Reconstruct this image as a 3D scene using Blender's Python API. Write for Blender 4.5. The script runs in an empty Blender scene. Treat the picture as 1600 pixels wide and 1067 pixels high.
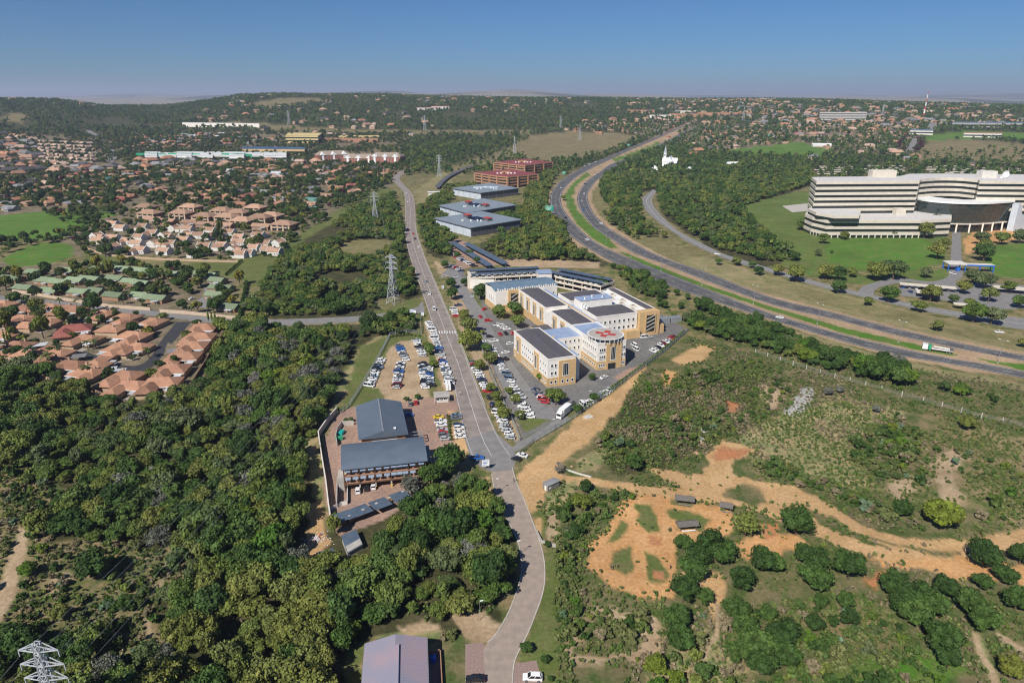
import bpy, bmesh, math, random
import numpy as np
from mathutils import Vector, Matrix
random.seed(7); RNG = np.random.default_rng(7)
SC = bpy.context.scene; COL = SC.collection
R = math.radians
# ---------------------------------------------------------------- camera, sky, sun, exposure
CAMZ = 125.0; F = 1600 * 24 / 36.0; YH = 147.0
PITCH = math.atan((533.5 - YH) / F)
cam = bpy.data.cameras.new('camera'); cam.lens = 24; cam.sensor_width = 36; cam.clip_start = 1; cam.clip_end = 120000
cam_o = bpy.data.objects.new('camera', cam); COL.objects.link(cam_o)
cam_o.location = (0, 0, CAMZ); cam_o.rotation_euler = (math.pi / 2 - PITCH, 0, 0); SC.camera = cam_o
SUN_EL = 43.0; SHADOW_AZ = 31.0       # shadows fall away from the camera, SHADOW_AZ degrees to the right of the view
sun_dir = Vector((-math.sin(R(SHADOW_AZ)) * math.cos(R(SUN_EL)), -math.cos(R(SHADOW_AZ)) * math.cos(R(SUN_EL)), math.sin(R(SUN_EL))))
sl = bpy.data.lights.new('sun', 'SUN'); sl.energy = 4.9; sl.angle = R(0.5); sl.color = (1.0, 0.95, 0.87)
so = bpy.data.objects.new('sun', sl); COL.objects.link(so); so.rotation_euler = (-sun_dir).to_track_quat('-Z', 'Y').to_euler()
so.location = (-60, -80, 400)
wd = bpy.data.worlds.new('World'); SC.world = wd; wd.use_nodes = True
wn = wd.node_tree; wn.nodes.clear()
sky = wn.nodes.new('ShaderNodeTexSky'); sky.sky_type = 'NISHITA'; sky.sun_disc = False
sky.sun_elevation = R(SUN_EL); sky.sun_rotation = math.atan2(sun_dir.x, sun_dir.y)
sky.altitude = 1400; sky.air_density = 1.0; sky.dust_density = 0.9; sky.ozone_density = 4.0
hs = wn.nodes.new('ShaderNodeMix'); hs.data_type = 'RGBA'; hs.blend_type = 'MULTIPLY'; hs.inputs[0].default_value = 1.0; hs.inputs[7].default_value = (.44, .73, 1.08, 1)   # clear, polarised-looking blue
bg = wn.nodes.new('ShaderNodeBackground'); bg.inputs['Strength'].default_value = 0.056
wo = wn.nodes.new('ShaderNodeOutputWorld')
wn.links.new(sky.outputs[0], hs.inputs[6]); wn.links.new(hs.outputs[2], bg.inputs[0]); wn.links.new(bg.outputs[0], wo.inputs[0])
SC.view_settings.view_transform = 'Standard'; SC.view_settings.look = 'None'; SC.view_settings.gamma = 1
SC.view_settings.use_curve_mapping = False; SC.view_settings.exposure = 0.22
SC.render.engine = 'CYCLES'
cy = SC.cycles; cy.max_bounces = 4; cy.diffuse_bounces = 2; cy.glossy_bounces = 2; cy.transmission_bounces = 2; cy.volume_bounces = 0
cy.transparent_max_bounces = 6; cy.caustics_reflective = False; cy.caustics_refractive = False
cy.use_denoising = True; cy.pixel_filter_type = 'BLACKMAN_HARRIS'; cy.filter_width = 1.15
# ---------------------------------------------------------------- terrain and projection
def sstep(a, b, x):
    t = np.clip((x - a) / (b - a), 0, 1); return t * t * (3 - 2 * t)
def vnoise(x, y, s, seed=0):
    x = np.asarray(x, float) / s; y = np.asarray(y, float) / s
    xi = np.floor(x).astype(np.int64); yi = np.floor(y).astype(np.int64)
    fx = x - xi; fy = y - yi; fx = fx * fx * (3 - 2 * fx); fy = fy * fy * (3 - 2 * fy)
    def hsh(a, b):
        n = (a * 374761393 + b * 668265263 + seed * 974634777) & 0xffffffff
        n = ((n ^ (n >> 13)) * 1274126177) & 0xffffffff
        return ((n ^ (n >> 16)) & 0xffff) / 65535.0
    a = hsh(xi, yi); b = hsh(xi + 1, yi); c = hsh(xi, yi + 1); d = hsh(xi + 1, yi + 1)
    return (a * (1 - fx) + b * fx) * (1 - fy) + (c * (1 - fx) + d * fx) * fy
def fbm(x, y, s, seed=0, o=3):
    v = 0; a = 1; t = 0
    for i in range(o):
        v = v + a * vnoise(x, y, s, seed + i * 17); t += a; a *= .5; s *= .5
    return v / t
CREST_X = [-900, -100, 0, 130, 200, 290, 350, 400, 470, 540, 620, 700, 900, 1100, 1250, 1400, 1600, 2600]
CREST_H = [96, 102, 106, 98, 74, 68, 92, 115, 119, 117, 116, 107, 100, 99, 94, 82, 72, 70]
def hgt(x, y):
    x = np.asarray(x, float); y = np.asarray(y, float); r = np.hypot(x, y)
    px = 800 + F * np.tan(np.clip(np.arctan2(x, np.maximum(y, 1e-3)), -1.3, 1.3))
    ch = np.interp(px, CREST_X, CREST_H)
    up = sstep(1300, 3300, r); dn = 1 - sstep(3500, 6500, r)
    near = ch * up * dn * (0.94 + 0.12 * fbm(x, y, 700, 3)) + 14 * (fbm(x, y, 420, 9) - .5) * up
    far = sstep(7000, 12000, r) * (150 * fbm(x, y, 5200, 21) ** 2.2 * 2.0)
    return near + far - 25 * sstep(4500, 7000, r) * (1 - sstep(12000, 20000, r))
def raydir(px, py):
    dx = (px - 800) / F; dy = -(py - 533.5) / F
    return (dx, math.cos(PITCH) + dy * math.sin(PITCH), -math.sin(PITCH) + dy * math.cos(PITCH))
def G(px, py, z=0.0):
    """pixel of the photograph -> point where that line of sight meets the ground (or the level z above it)"""
    d = raydir(px, py)
    if d[2] < -1e-4:
        t = (CAMZ - z) / -d[2]
        if math.hypot(d[0], d[1]) * t < 1300: return Vector((d[0] * t, d[1] * t, z))
    ts = np.geomspace(1000, 40000, 900)
    zz = CAMZ + d[2] * ts - hgt(d[0] * ts, d[1] * ts) - z
    k = int(np.argmax(zz < 0)) if (zz < 0).any() else len(ts) - 1
    if k > 0 and zz[k] < 0:
        f = zz[k - 1] / (zz[k - 1] - zz[k]); t = ts[k - 1] + f * (ts[k] - ts[k - 1])
    else: t = ts[k]
    x, y = d[0] * t, d[1] * t
    return Vector((x, y, float(hgt(x, y)) + z))
def GP(pts, z=0.0): return [G(p[0], p[1], z) for p in pts]
def ang(p, q, z=0.0):
    a, b = G(*p, z), G(*q, z); return math.atan2(b.y - a.y, b.x - a.x)
def inpoly(x, y, poly):
    x = np.asarray(x); y = np.asarray(y); ins = np.zeros(x.shape, bool); n = len(poly)
    for i in range(n):
        x1, y1 = poly[i][0], poly[i][1]; x2, y2 = poly[(i + 1) % n][0], poly[(i + 1) % n][1]
        if y1 == y2: continue
        c = ((y1 > y) != (y2 > y)) & (x < (x2 - x1) * (y - y1) / (y2 - y1) + x1); ins ^= c
    return ins
def edgedist(x, y, poly):
    d = np.full(x.shape, 1e9); n = len(poly)
    for i in range(n):
        x1, y1 = poly[i][0], poly[i][1]; x2, y2 = poly[(i + 1) % n][0], poly[(i + 1) % n][1]
        vx, vy = x2 - x1, y2 - y1; L = vx * vx + vy * vy + 1e-9
        t = np.clip(((x - x1) * vx + (y - y1) * vy) / L, 0, 1)
        d = np.minimum(d, np.hypot(x - x1 - t * vx, y - y1 - t * vy))
    return d
# ---------------------------------------------------------------- materials
MATS = {}
def nt(m):
    m.use_nodes = True; t = m.node_tree; return t, t.nodes['Principled BSDF']
def mat(name, col, rough=.75, col2=None, scale=.6, lo=.35, hi=.65, metal=0.0, spec=.3, stripe=None, bump=0.0, detail=5.0, vary=0.0):
    """flat procedural paint: two tones mixed by world-space noise; stripe=(axis angle, pitch, depth) gives sheet-metal seams"""
    m = bpy.data.materials.new(name); t, b = nt(m); N = t.nodes; L = t.links
    b.inputs['Roughness'].default_value = rough; b.inputs['Metallic'].default_value = metal
    b.inputs['Specular IOR Level'].default_value = spec
    c = (*col, 1); b.inputs['Base Color'].default_value = c
    if col2 is not None:
        g = N.new('ShaderNodeNewGeometry'); n = N.new('ShaderNodeTexNoise'); n.inputs['Scale'].default_value = scale; n.inputs['Detail'].default_value = detail
        mr = N.new('ShaderNodeMapRange'); mr.inputs[1].default_value = lo; mr.inputs[2].default_value = hi
        mx = N.new('ShaderNodeMix'); mx.data_type = 'RGBA'; mx.inputs[6].default_value = c; mx.inputs[7].default_value = (*col2, 1)
        L.new(g.outputs['Position'], n.inputs['Vector']); L.new(n.outputs[0], mr.inputs[0]); L.new(mr.outputs[0], mx.inputs[0]); L.new(mx.outputs[2], b.inputs['Base Color'])
        if bump:
            bp = N.new('ShaderNodeBump'); bp.inputs['Strength'].default_value = bump; bp.inputs['Distance'].default_value = .3
            L.new(n.outputs[0], bp.inputs['Height']); L.new(bp.outputs[0], b.inputs['Normal'])
    if vary:      # each thing's own age and bleaching
        oi = N.new('ShaderNodeObjectInfo'); r1 = N.new('ShaderNodeMapRange'); r1.inputs[3].default_value = 1 - vary; r1.inputs[4].default_value = 1 + vary; sc_ = N.new('ShaderNodeVectorMath'); sc_.operation = 'SCALE'
        L.new(oi.outputs['Random'], r1.inputs[0]); L.new(mx.outputs[2], sc_.inputs[0]); L.new(r1.outputs[0], sc_.inputs['Scale']); L.new(sc_.outputs[0], b.inputs['Base Color'])
    if stripe:
        a, pitch, dep = stripe
        g = N.new('ShaderNodeTexCoord'); mp = N.new('ShaderNodeMapping'); mp.inputs['Rotation'].default_value = (0, 0, a)
        w = N.new('ShaderNodeTexWave'); w.inputs['Scale'].default_value = .314 / pitch; w.wave_profile = 'SAW'
        bp = N.new('ShaderNodeBump'); bp.inputs['Strength'].default_value = dep; bp.inputs['Distance'].default_value = .08
        L.new(g.outputs['Object'], mp.inputs[0]); L.new(mp.outputs[0], w.inputs['Vector']); L.new(w.outputs['Fac'], bp.inputs['Height']); L.new(bp.outputs[0], b.inputs['Normal'])
    MATS[name] = m; return m
# ---------------------------------------------------------------- object helpers
def tag(o, label=None, cat=None, group=None, kind=None):
    if label: o['label'] = label
    if cat: o['category'] = cat
    if group: o['group'] = group
    if kind: o['kind'] = kind
    return o
def thing(name, label, cat, loc=(0, 0, 0), rz=0.0, group=None):
    o = bpy.data.objects.new(name, None); COL.objects.link(o); o.empty_display_size = .5
    o.location = loc; o.rotation_euler = (0, 0, rz); return tag(o, label, cat, group)
def link(name, me, parent=None, loc=(0, 0, 0), rz=0.0, scale=None):
    o = bpy.data.objects.new(name, me); COL.objects.link(o); o.location = loc; o.rotation_euler = (0, 0, rz)
    if scale is not None: o.scale = scale
    if parent is not None: o.parent = parent
    return o
class MB:
    """collects shapes of one part and links them as one mesh object"""
    def __init__(s): s.v = []; s.f = []; s.m = []
    def add(s, vs, fs, mi=0):
        k = len(s.v); s.v += [tuple(v) for v in vs]; s.f += [tuple(k + i for i in f) for f in fs]; s.m += [mi] * len(fs); return s
    def box(s, cx, cy, z0, w, d, h, a=0.0, mi=0, top=None):
        c, sn = math.cos(a), math.sin(a); tw = td = 1.0
        if top: tw, td = top
        vs = []
        for z, fw, fd in ((z0, 1, 1), (z0 + h, tw, td)):
            for sx, sy in ((-1, -1), (1, -1), (1, 1), (-1, 1)):
                x, y = sx * w / 2 * fw, sy * d / 2 * fd; vs.append((cx + x * c - y * sn, cy + x * sn + y * c, z))
        return s.add(vs, [(3, 2, 1, 0), (4, 5, 6, 7), (0, 1, 5, 4), (1, 2, 6, 5), (2, 3, 7, 6), (3, 0, 4, 7)], mi)
    def prism(s, poly, z0, z1, mi=0, cap=True):
        n = len(poly); a = sum(poly[i][0] * poly[(i + 1) % n][1] - poly[(i + 1) % n][0] * poly[i][1] for i in range(n))
        if a < 0: poly = poly[::-1]
        f0 = z0 if callable(z0) else (lambda p: z0); f1 = z1 if callable(z1) else (lambda p: z1)
        vs = [(p[0], p[1], f0(p)) for p in poly] + [(p[0], p[1], f1(p)) for p in poly]
        fs = [(i, (i + 1) % n, n + (i + 1) % n, n + i) for i in range(n)]
        if cap: fs += [tuple(range(n, 2 * n)), tuple(range(n - 1, -1, -1))]
        return s.add(vs, fs, mi)
    def bar(s, p, q, w=.1, mi=0, h=None):
        p = Vector(p); q = Vector(q); d = (q - p); L = d.length
        if L < 1e-6: return s
        d /= L; u = d.cross(Vector((0, 0, 1)))
        if u.length < 1e-3: u = Vector((1, 0, 0))
        u.normalize(); v = d.cross(u); h = h or w; u *= w / 2; v *= h / 2
        return s.add([p - u - v, p + u - v, p + u + v, p - u + v, q - u - v, q + u - v, q + u + v, q - u + v],
                     [(0, 1, 2, 3), (7, 6, 5, 4), (4, 5, 1, 0), (5, 6, 2, 1), (6, 7, 3, 2), (7, 4, 0, 3)], mi)
    def cyl(s, cx, cy, z0, r, h, n=8, mi=0, r2=None):
        r2 = r if r2 is None else r2
        vs = [(cx + r * math.cos(2 * math.pi * i / n), cy + r * math.sin(2 * math.pi * i / n), z0) for i in range(n)]
        vs += [(cx + r2 * math.cos(2 * math.pi * i / n), cy + r2 * math.sin(2 * math.pi * i / n), z0 + h) for i in range(n)]
        return s.add(vs, [(i, (i + 1) % n, n + (i + 1) % n, n + i) for i in range(n)] + [tuple(range(n, 2 * n)), tuple(range(n - 1, -1, -1))], mi)
    def gable(s, w, d, z0, rise, over=.4, th=.18, mi=0, cx=0, cy=0, hip=0.0, base=True):
        """ridge along x; hip = how far the ridge stops short of each end"""
        W, D = w / 2 + over, d / 2 + over; r = max(W - hip, .05)
        vs = [(cx - W, cy - D, z0), (cx + W, cy - D, z0), (cx + W, cy + D, z0), (cx - W, cy + D, z0), (cx - r, cy, z0 + rise), (cx + r, cy, z0 + rise)]
        lo = [(x, y, z - th) for x, y, z in vs[:4]]
        return s.add(vs + lo, [(0, 1, 5, 4), (2, 3, 4, 5), (1, 2, 5), (3, 0, 4), (6, 7, 1, 0), (7, 8, 2, 1), (8, 9, 3, 2), (9, 6, 0, 3), (9, 8, 7, 6)], mi)
    def mesh(s, name, mats):
        me = bpy.data.meshes.new(name); me.from_pydata(s.v, [], s.f)
        for m in (mats if isinstance(mats, (list, tuple)) else [mats]): me.materials.append(MATS[m] if isinstance(m, str) else m)
        if s.m: me.polygons.foreach_set('material_index', s.m)
        me.update(); return me
    def build(s, name, mats, parent=None, loc=(0, 0, 0), rz=0.0):
        return link(name, s.mesh(name, mats), parent, loc, rz)
def structure(o): o['kind'] = 'structure'; return o
# ---------------------------------------------------------------- ground: one sheet to the horizon, zones of soil and cover as colour attributes
CLS = {  # first and second tone of each kind of ground
 'veld': ((.095, .12, .036), (.27, .205, .11)), 'forest': ((.045, .05, .02), (.09, .08, .04)), 'scrub': ((.068, .102, .027), (.185, .155, .08)),
 'drygrass': ((.24, .20, .10), (.15, .15, .06)), 'lawn': ((.11, .145, .038), (.15, .155, .058)), 'park': ((.075, .19, .022), (.13, .18, .045)),
 'turf': ((.088, .155, .030), (.15, .165, .055)), 'verge': ((.20, .20, .085), (.30, .24, .13)), 'palegrass': ((.17, .20, .08), (.37, .285, .15)), 'median': ((.075, .18, .02), (.12, .17, .04)),
 'dirt': ((.54, .35, .178), (.48, .30, .14)), 'orange': ((.57, .33, .15), (.51, .27, .11)), 'red': ((.47, .195, .085), (.40, .20, .10)),
 'sand': ((.44, .33, .21), (.36, .26, .16)), 'paver': ((.37, .24, .18), (.31, .215, .17)), 'tarmac': ((.20, .19, .18), (.16, .155, .15)),
 'yard': ((.14, .125, .07), (.24, .185, .13)), 'farveg': ((.045, .055, .022), (.085, .08, .04)), 'farfield': ((.24, .19, .10), (.17, .15, .075)),
 'plain': ((.34, .28, .20), (.22, .19, .13)), 'shoulder': ((.42, .29, .18), (.34, .25, .16)), 'rock': ((.42, .40, .37), (.33, .31, .29))}
ZONES = [  # class, pixel outline, edge wander in metres
 ('yard', [(-60, 205), (640, 208), (640, 268), (560, 330), (470, 372), (380, 400), (130, 400), (0, 350), (-60, 350)], 6),
 ('yard', [(-60, 405), (120, 415), (200, 415), (370, 432), (362, 505), (300, 600), (250, 622), (190, 628), (100, 590), (-60, 575)], 1),
 ('yard', [(960, 200), (1180, 195), (1440, 190), (1430, 235), (1250, 245), (1100, 240), (1060, 225)], 8),
 ('park', [(-60, 345), (20, 335), (70, 330), (130, 325), (185, 335), (150, 345), (140, 352), (90, 375), (0, 375), (-60, 378)], 3),
 ('park', [(0, 405), (35, 388), (70, 378), (110, 382), (118, 398), (80, 412), (25, 418)], 2),
 ('lawn', [(128, 395), (240, 405), (370, 408), (410, 400), (385, 440), (350, 432), (240, 420), (140, 410)], 2),
 ('drygrass', [(200, 404), (300, 408), (290, 418), (215, 415)], 4),
 ('lawn', [(405, 395), (450, 375), (510, 340), (560, 305), (600, 290), (615, 300), (560, 335), (500, 365), (450, 395), (400, 450), (385, 440)], 3),
 ('forest', [(400, 460), (440, 400), (500, 360), (570, 320), (612, 300), (632, 340), (640, 400), (658, 450), (655, 480), (560, 497), (430, 500)], 3),
 ('drygrass', [(515, 395), (545, 376), (600, 374), (625, 380), (600, 400), (560, 408)], 3), ('drygrass', [(590, 335), (628, 318), (632, 345), (610, 350)], 3),
 ('lawn', [(570, 488), (610, 482), (650, 465), (662, 470), (655, 480), (600, 496)], 1.2), ('drygrass', [(580, 470), (620, 462), (640, 470), (600, 484)], 2),
 ('verge', [(645, 300), (690, 270), (720, 262), (700, 290), (670, 320), (650, 320)], 3), ('lawn', [(650, 350), (668, 350), (690, 400), (672, 400)], 2),
 ('forest', [(650, 320), (700, 315), (690, 350), (720, 390), (690, 405), (665, 395)], 2),
 ('forest', [(745, 385), (815, 345), (825, 300), (855, 305), (862, 335), (905, 390), (960, 412), (935, 418), (800, 412)], 3),
 ('sand', [(780, 408), (800, 404), (880, 406), (940, 410), (935, 420), (790, 416)], 1.5),
 ('forest', [(945, 270), (1000, 258), (1060, 258), (1160, 268), (1260, 258), (1270, 290), (1160, 322), (1180, 362), (1250, 412), (1190, 418), (1130, 396), (1080, 370), (1035, 335), (1024, 300), (1000, 300), (960, 300), (935, 290)], 4),
 ('drygrass', [(935, 330), (960, 340), (1000, 330), (1010, 345), (1060, 385), (1120, 405), (1060, 408), (1000, 385), (960, 365)], 3),
 ('drygrass', [(925, 300), (950, 270), (955, 280), (945, 310), (940, 330)], 2),
 ('lawn', [(990, 265), (1035, 252), (1040, 262), (1030, 275), (995, 280)], 4), ('park', [(1120, 235), (1250, 222), (1300, 235), (1280, 246), (1150, 245)], 6),
 ('turf', [(1150, 322), (1255, 298), (1300, 320), (1480, 365), (1478, 410), (1430, 425), (1350, 425), (1290, 420), (1210, 400), (1170, 350)], 2),
 ('park', [(1300, 375), (1350, 370), (1440, 372), (1475, 388), (1460, 412), (1420, 422), (1330, 420), (1285, 405)], 4),
 ('park', [(1545, 385), (1600, 380), (1680, 385), (1680, 440), (1560, 432), (1540, 420)], 2), ('orange', [(1525, 360), (1680, 350), (1680, 372), (1600, 372), (1535, 385), (1508, 400), (1505, 375)], 1),
 ('verge', [(1060, 408), (1100, 400), (1200, 430), (1290, 452), (1350, 470), (1450, 492), (1600, 525), (1680, 540), (1680, 575), (1500, 535), (1300, 485), (1180, 455), (1090, 425)], 1.5),
 ('drygrass', [(1180, 428), (1280, 455), (1420, 490), (1600, 530), (1600, 548), (1400, 502), (1250, 465)], 4),
 ('turf', [(1200, 400), (1330, 430), (1480, 420), (1480, 440), (1350, 445), (1260, 430)], 2),
 # motorway corridor: shoulders, then the green median
 ('shoulder', [(1090, 186), (1040, 208), (960, 242), (900, 268), (872, 285), (856, 305), (855, 328), (868, 352), (905, 388), (960, 412), (1030, 440), (1100, 468), (1200, 500), (1300, 533), (1420, 563), (1520, 580), (1680, 600), (1680, 566), (1600, 550), (1500, 532), (1400, 510), (1300, 485), (1200, 460), (1100, 426), (1030, 398), (990, 375), (955, 352), (935, 335), (925, 315), (926, 300), (945, 275), (965, 260), (1010, 240), (1060, 210)], 1),
 ('median', [(916, 270), (894, 287), (882, 305), (885, 322), (901, 350), (926, 373), (952, 388), (964, 387), (952, 373), (921, 350), (901, 327), (895, 307), (901, 289), (924, 272)], .6),
 ('median', [(964, 393), (992, 407), (1028, 423), (1091, 446), (1200, 484), (1326, 523), (1443, 549), (1490, 556), (1498, 554), (1453, 543), (1326, 514), (1200, 478), (1091, 440), (1020, 413), (980, 396)], .6),
 ('median', [(1526, 560), (1600, 569), (1680, 582), (1680, 594), (1600, 579), (1554, 568)], .6), ('median', [(948, 250), (990, 238), (1030, 221), (1033, 225), (1000, 242), (965, 252)], 1),
 ('scrub', [(1100, 478), (1200, 508), (1420, 572), (1680, 612), (1680, 668), (1590, 662), (1430, 622), (1280, 586), (1180, 550), (1090, 520), (1060, 495)], 2),
 ('verge', [(1110, 480), (1200, 506), (1420, 568), (1600, 600), (1680, 612), (1680, 622), (1560, 602), (1400, 572), (1240, 530), (1130, 494)], 2),
 # hospital grounds
 ('tarmac', [(690, 405), (720, 420), (742, 455), (780, 500), (1030, 490), (1075, 515), (1040, 545), (960, 600), (905, 645), (860, 668), (812, 700), (797, 680), (760, 600), (738, 520), (712, 450)], .3),
 ('sand', [(722, 440), (735, 450), (752, 520), (775, 590), (815, 680), (808, 690), (760, 610), (720, 520), (700, 450)], 1),
 ('lawn', [(726, 455), (745, 460), (760, 500), (745, 495)], .8), ('yard', [(750, 525), (760, 560), (780, 610), (812, 668), (800, 655), (768, 590)], 1),
 ('lawn', [(806, 655), (845, 640), (862, 655), (820, 676)], .8), ('lawn', [(820, 685), (900, 640), (960, 602), (1000, 570), (1005, 574), (960, 612), (900, 652), (835, 690)], .8),
 ('paver', [(985, 575), (1012, 570), (985, 598), (955, 590)], .4), ('sand', [(676, 405), (700, 418), (706, 432), (690, 432)], 1), ('paver', [(695, 372), (715, 372), (790, 412), (762, 416), (718, 420)], .5),
 # right-hand waste land
 ('scrub', [(1010, 560), (1080, 525), (1180, 550), (1280, 586), (1430, 622), (1600, 668), (1680, 685), (1680, 1100), (860, 1100), (870, 850), (830, 780), (850, 750), (900, 720), (960, 650)], 3),
 ('forest', [(985, 610), (1060, 590), (1180, 560), (1240, 620), (1200, 660), (1130, 690), (1030, 740), (960, 740), (930, 700), (960, 660)], 3),
 ('palegrass', [(1130, 690), (1210, 660), (1290, 620), (1400, 640), (1440, 700), (1400, 760), (1300, 765), (1230, 745), (1180, 730)], 5),
 ('scrub', [(1320, 690), (1400, 655), (1470, 660), (1440, 740), (1380, 760), (1330, 750)], 6),
 ('veld', [(1440, 650), (1600, 680), (1680, 700), (1680, 840), (1560, 830), (1450, 800), (1400, 770)], 6),
 ('sand', [(1480, 700), (1530, 720), (1500, 780), (1450, 790), (1460, 740)], 7), ('sand', [(1380, 750), (1430, 745), (1410, 775), (1385, 778)], 4),
 ('rock', [(1250, 608), (1268, 606), (1268, 625), (1258, 640), (1245, 652), (1225, 645), (1240, 632)], 1),
 ('red', [(1130, 620), (1160, 635), (1150, 650), (1132, 645)], 3), ('dirt', [(1050, 560), (1090, 540), (1120, 545), (1100, 565), (1070, 570)], 5), ('orange', [(1040, 575), (1060, 580), (1055, 600), (1035, 605)], 4), ('sand', [(1190, 600), (1240, 610), (1220, 640), (1195, 650)], 5),
 ('dirt', [(1010, 566), (985, 612), (960, 650), (900, 705), (868, 728), (880, 745), (858, 762), (842, 785), (832, 808), (808, 770), (808, 740), (850, 705), (900, 655), (960, 612), (995, 576)], 1.2),
 ('dirt', [(880, 742), (930, 748), (1000, 757), (1080, 766), (1140, 768), (1200, 783), (1270, 806), (1300, 830), (1360, 850), (1430, 862), (1500, 872), (1500, 905), (1420, 885), (1330, 862), (1260, 830), (1190, 800), (1130, 786), (1040, 780), (940, 762), (880, 755)], 1.0),
 ('dirt', [(1005, 730), (1040, 732), (1080, 745), (1100, 740), (1105, 710), (1130, 690), (1165, 695), (1180, 705), (1150, 718), (1140, 740), (1180, 752), (1260, 760), (1300, 790), (1360, 820), (1440, 845), (1520, 845), (1600, 822), (1680, 805), (1680, 880), (1600, 862), (1560, 875), (1500, 880), (1420, 868), (1340, 835), (1260, 790), (1200, 788), (1140, 780), (1080, 775)], 1.2),
 ('red', [(1108, 715), (1130, 700), (1170, 700), (1150, 715), (1115, 722)], 2), ('scrub', [(1150, 720), (1210, 722), (1300, 760), (1350, 790), (1300, 785), (1230, 758), (1160, 740)], 2),
 ('scrub', [(1130, 762), (1165, 757), (1200, 765), (1205, 782), (1170, 786), (1135, 778)], 2.5),
 ('scrub', [(1270, 806), (1298, 804), (1332, 829), (1377, 843), (1428, 856), (1466, 861), (1505, 863), (1508, 870), (1460, 868), (1400, 852), (1330, 832), (1278, 818)], .8),
 ('scrub', [(1222, 750), (1262, 765), (1308, 796), (1345, 820), (1405, 839), (1455, 846), (1515, 836), (1570, 822), (1560, 800), (1400, 780), (1300, 755)], 1.2),
 # bike track
 ('orange', [(975, 782), (1010, 772), (1080, 782), (1140, 795), (1145, 830), (1110, 845), (1060, 850), (1060, 880), (1050, 935), (1000, 935), (950, 915), (912, 880), (920, 855), (945, 830)], 1.2),
 ('lawn', [(995, 788), (1022, 790), (1035, 825), (1015, 835), (998, 810)], 1.5), ('lawn', [(1045, 797), (1075, 795), (1105, 812), (1095, 830), (1060, 828)], 1.5),
 ('lawn', [(970, 812), (982, 820), (970, 843), (952, 848)], .8), ('lawn', [(955, 862), (985, 853), (990, 890), (975, 898), (948, 882)], .8),
 ('lawn', [(1008, 862), (1030, 870), (1050, 900), (1035, 912), (1012, 908)], .8), ('red', [(1015, 838), (1035, 840), (1035, 855), (1016, 852)], .8), ('red', [(1022, 892), (1040, 893), (1038, 906), (1020, 904)], 1.0),
 ('lawn', [(1050, 780), (1085, 785), (1080, 792), (1048, 788)], .6),
 ('dirt', [(1060, 900), (1100, 880), (1140, 900), (1130, 940), (1105, 970), (1110, 930), (1085, 910)], 2), ('orange', [(1145, 850), (1190, 835), (1240, 840), (1260, 855), (1220, 875), (1160, 870)], 3),
 ('red', [(1190, 820), (1220, 815), (1215, 840), (1190, 845)], 2), ('orange', [(1350, 870), (1400, 880), (1520, 905), (1600, 918), (1680, 930), (1680, 900), (1560, 880), (1500, 870), (1400, 865)], 3), ('red', [(1360, 885), (1395, 885), (1400, 905), (1360, 918), (1345, 905)], 3),
 ('sand', [(1015, 960), (1040, 980), (1035, 1010), (1000, 1040), (960, 1045), (900, 1035), (880, 1020), (880, 1000), (895, 990), (900, 1020), (940, 1030), (985, 1020), (1005, 990)], 2.0),
 ('sand', [(905, 985), (940, 962), (985, 980), (1000, 960), (960, 950), (930, 955)], 3), ('palegrass', [(1040, 1040), (1120, 1000), (1200, 1060), (1100, 1100), (960, 1100)], 6), ('park', [(1290, 1000), (1420, 990), (1470, 1030), (1440, 1100), (1290, 1100)], 9),
 ('veld', [(1200, 920), (1350, 930), (1340, 1000), (1230, 990)], 8),
 ('palegrass', [(1520, 990), (1530, 988), (1545, 1030), (1570, 1075), (1556, 1075), (1530, 1030)], .4), ('sand', [(1518, 988), (1526, 988), (1536, 1020), (1556, 1050), (1566, 1080), (1556, 1080), (1544, 1050), (1526, 1022)], .3),
 ('sand', [(1553, 992), (1560, 989), (1600, 1012), (1600, 1022)], .3), ('sand', [(1118, 940), (1123, 940), (1125, 990), (1095, 1040), (1090, 1040), (1118, 985)], .3),
 # verge of the paved road and its lawn
 ('lawn', [(853, 856), (880, 858), (878, 900), (872, 960), (876, 1020), (880, 1100), (800, 1100), (812, 1020), (838, 965), (852, 905)], .6),
 ('scrub', [(878, 860), (900, 850), (905, 900), (890, 960), (885, 1010), (872, 1010), (872, 960)], 1.5), ('lawn', [(828, 800), (850, 790), (880, 800), (862, 830), (840, 850)], 1), ('palegrass', [(900, 720), (955, 690), (962, 700), (930, 735), (900, 740)], 1),
 ('sand', [(855, 805), (875, 800), (876, 835), (858, 848)], 1), ('dirt', [(832, 812), (845, 808), (850, 835), (842, 840)], .8), ('palegrass', [(840, 790), (880, 750), (900, 752), (880, 790), (850, 808)], 2),
 # left wood
 ('forest', [(-60, 560), (60, 575), (120, 600), (190, 632), (260, 622), (310, 600), (345, 540), (440, 512), (560, 505), (650, 500), (640, 525), (560, 540), (540, 570), (500, 660), (486, 720), (498, 790), (515, 835), (590, 810), (660, 770), (700, 740), (745, 740), (775, 775), (800, 800), (805, 880), (780, 965), (700, 990), (660, 990), (570, 1000), (540, 1100), (-60, 1100)], 2),
 ('veld', [(-60, 740), (40, 735), (90, 770), (60, 850), (130, 840), (230, 860), (290, 830), (285, 870), (250, 940), (250, 1030), (140, 1040), (0, 1000), (-60, 1010)], 4),
 ('scrub', [(60, 740), (150, 790), (130, 800), (60, 780)], 3), ('sand', [(32, 822), (46, 830), (38, 875), (22, 935), (4, 968), (-30, 1015), (-60, 1020), (-22, 950), (4, 905), (18, 860)], .5),
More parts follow.
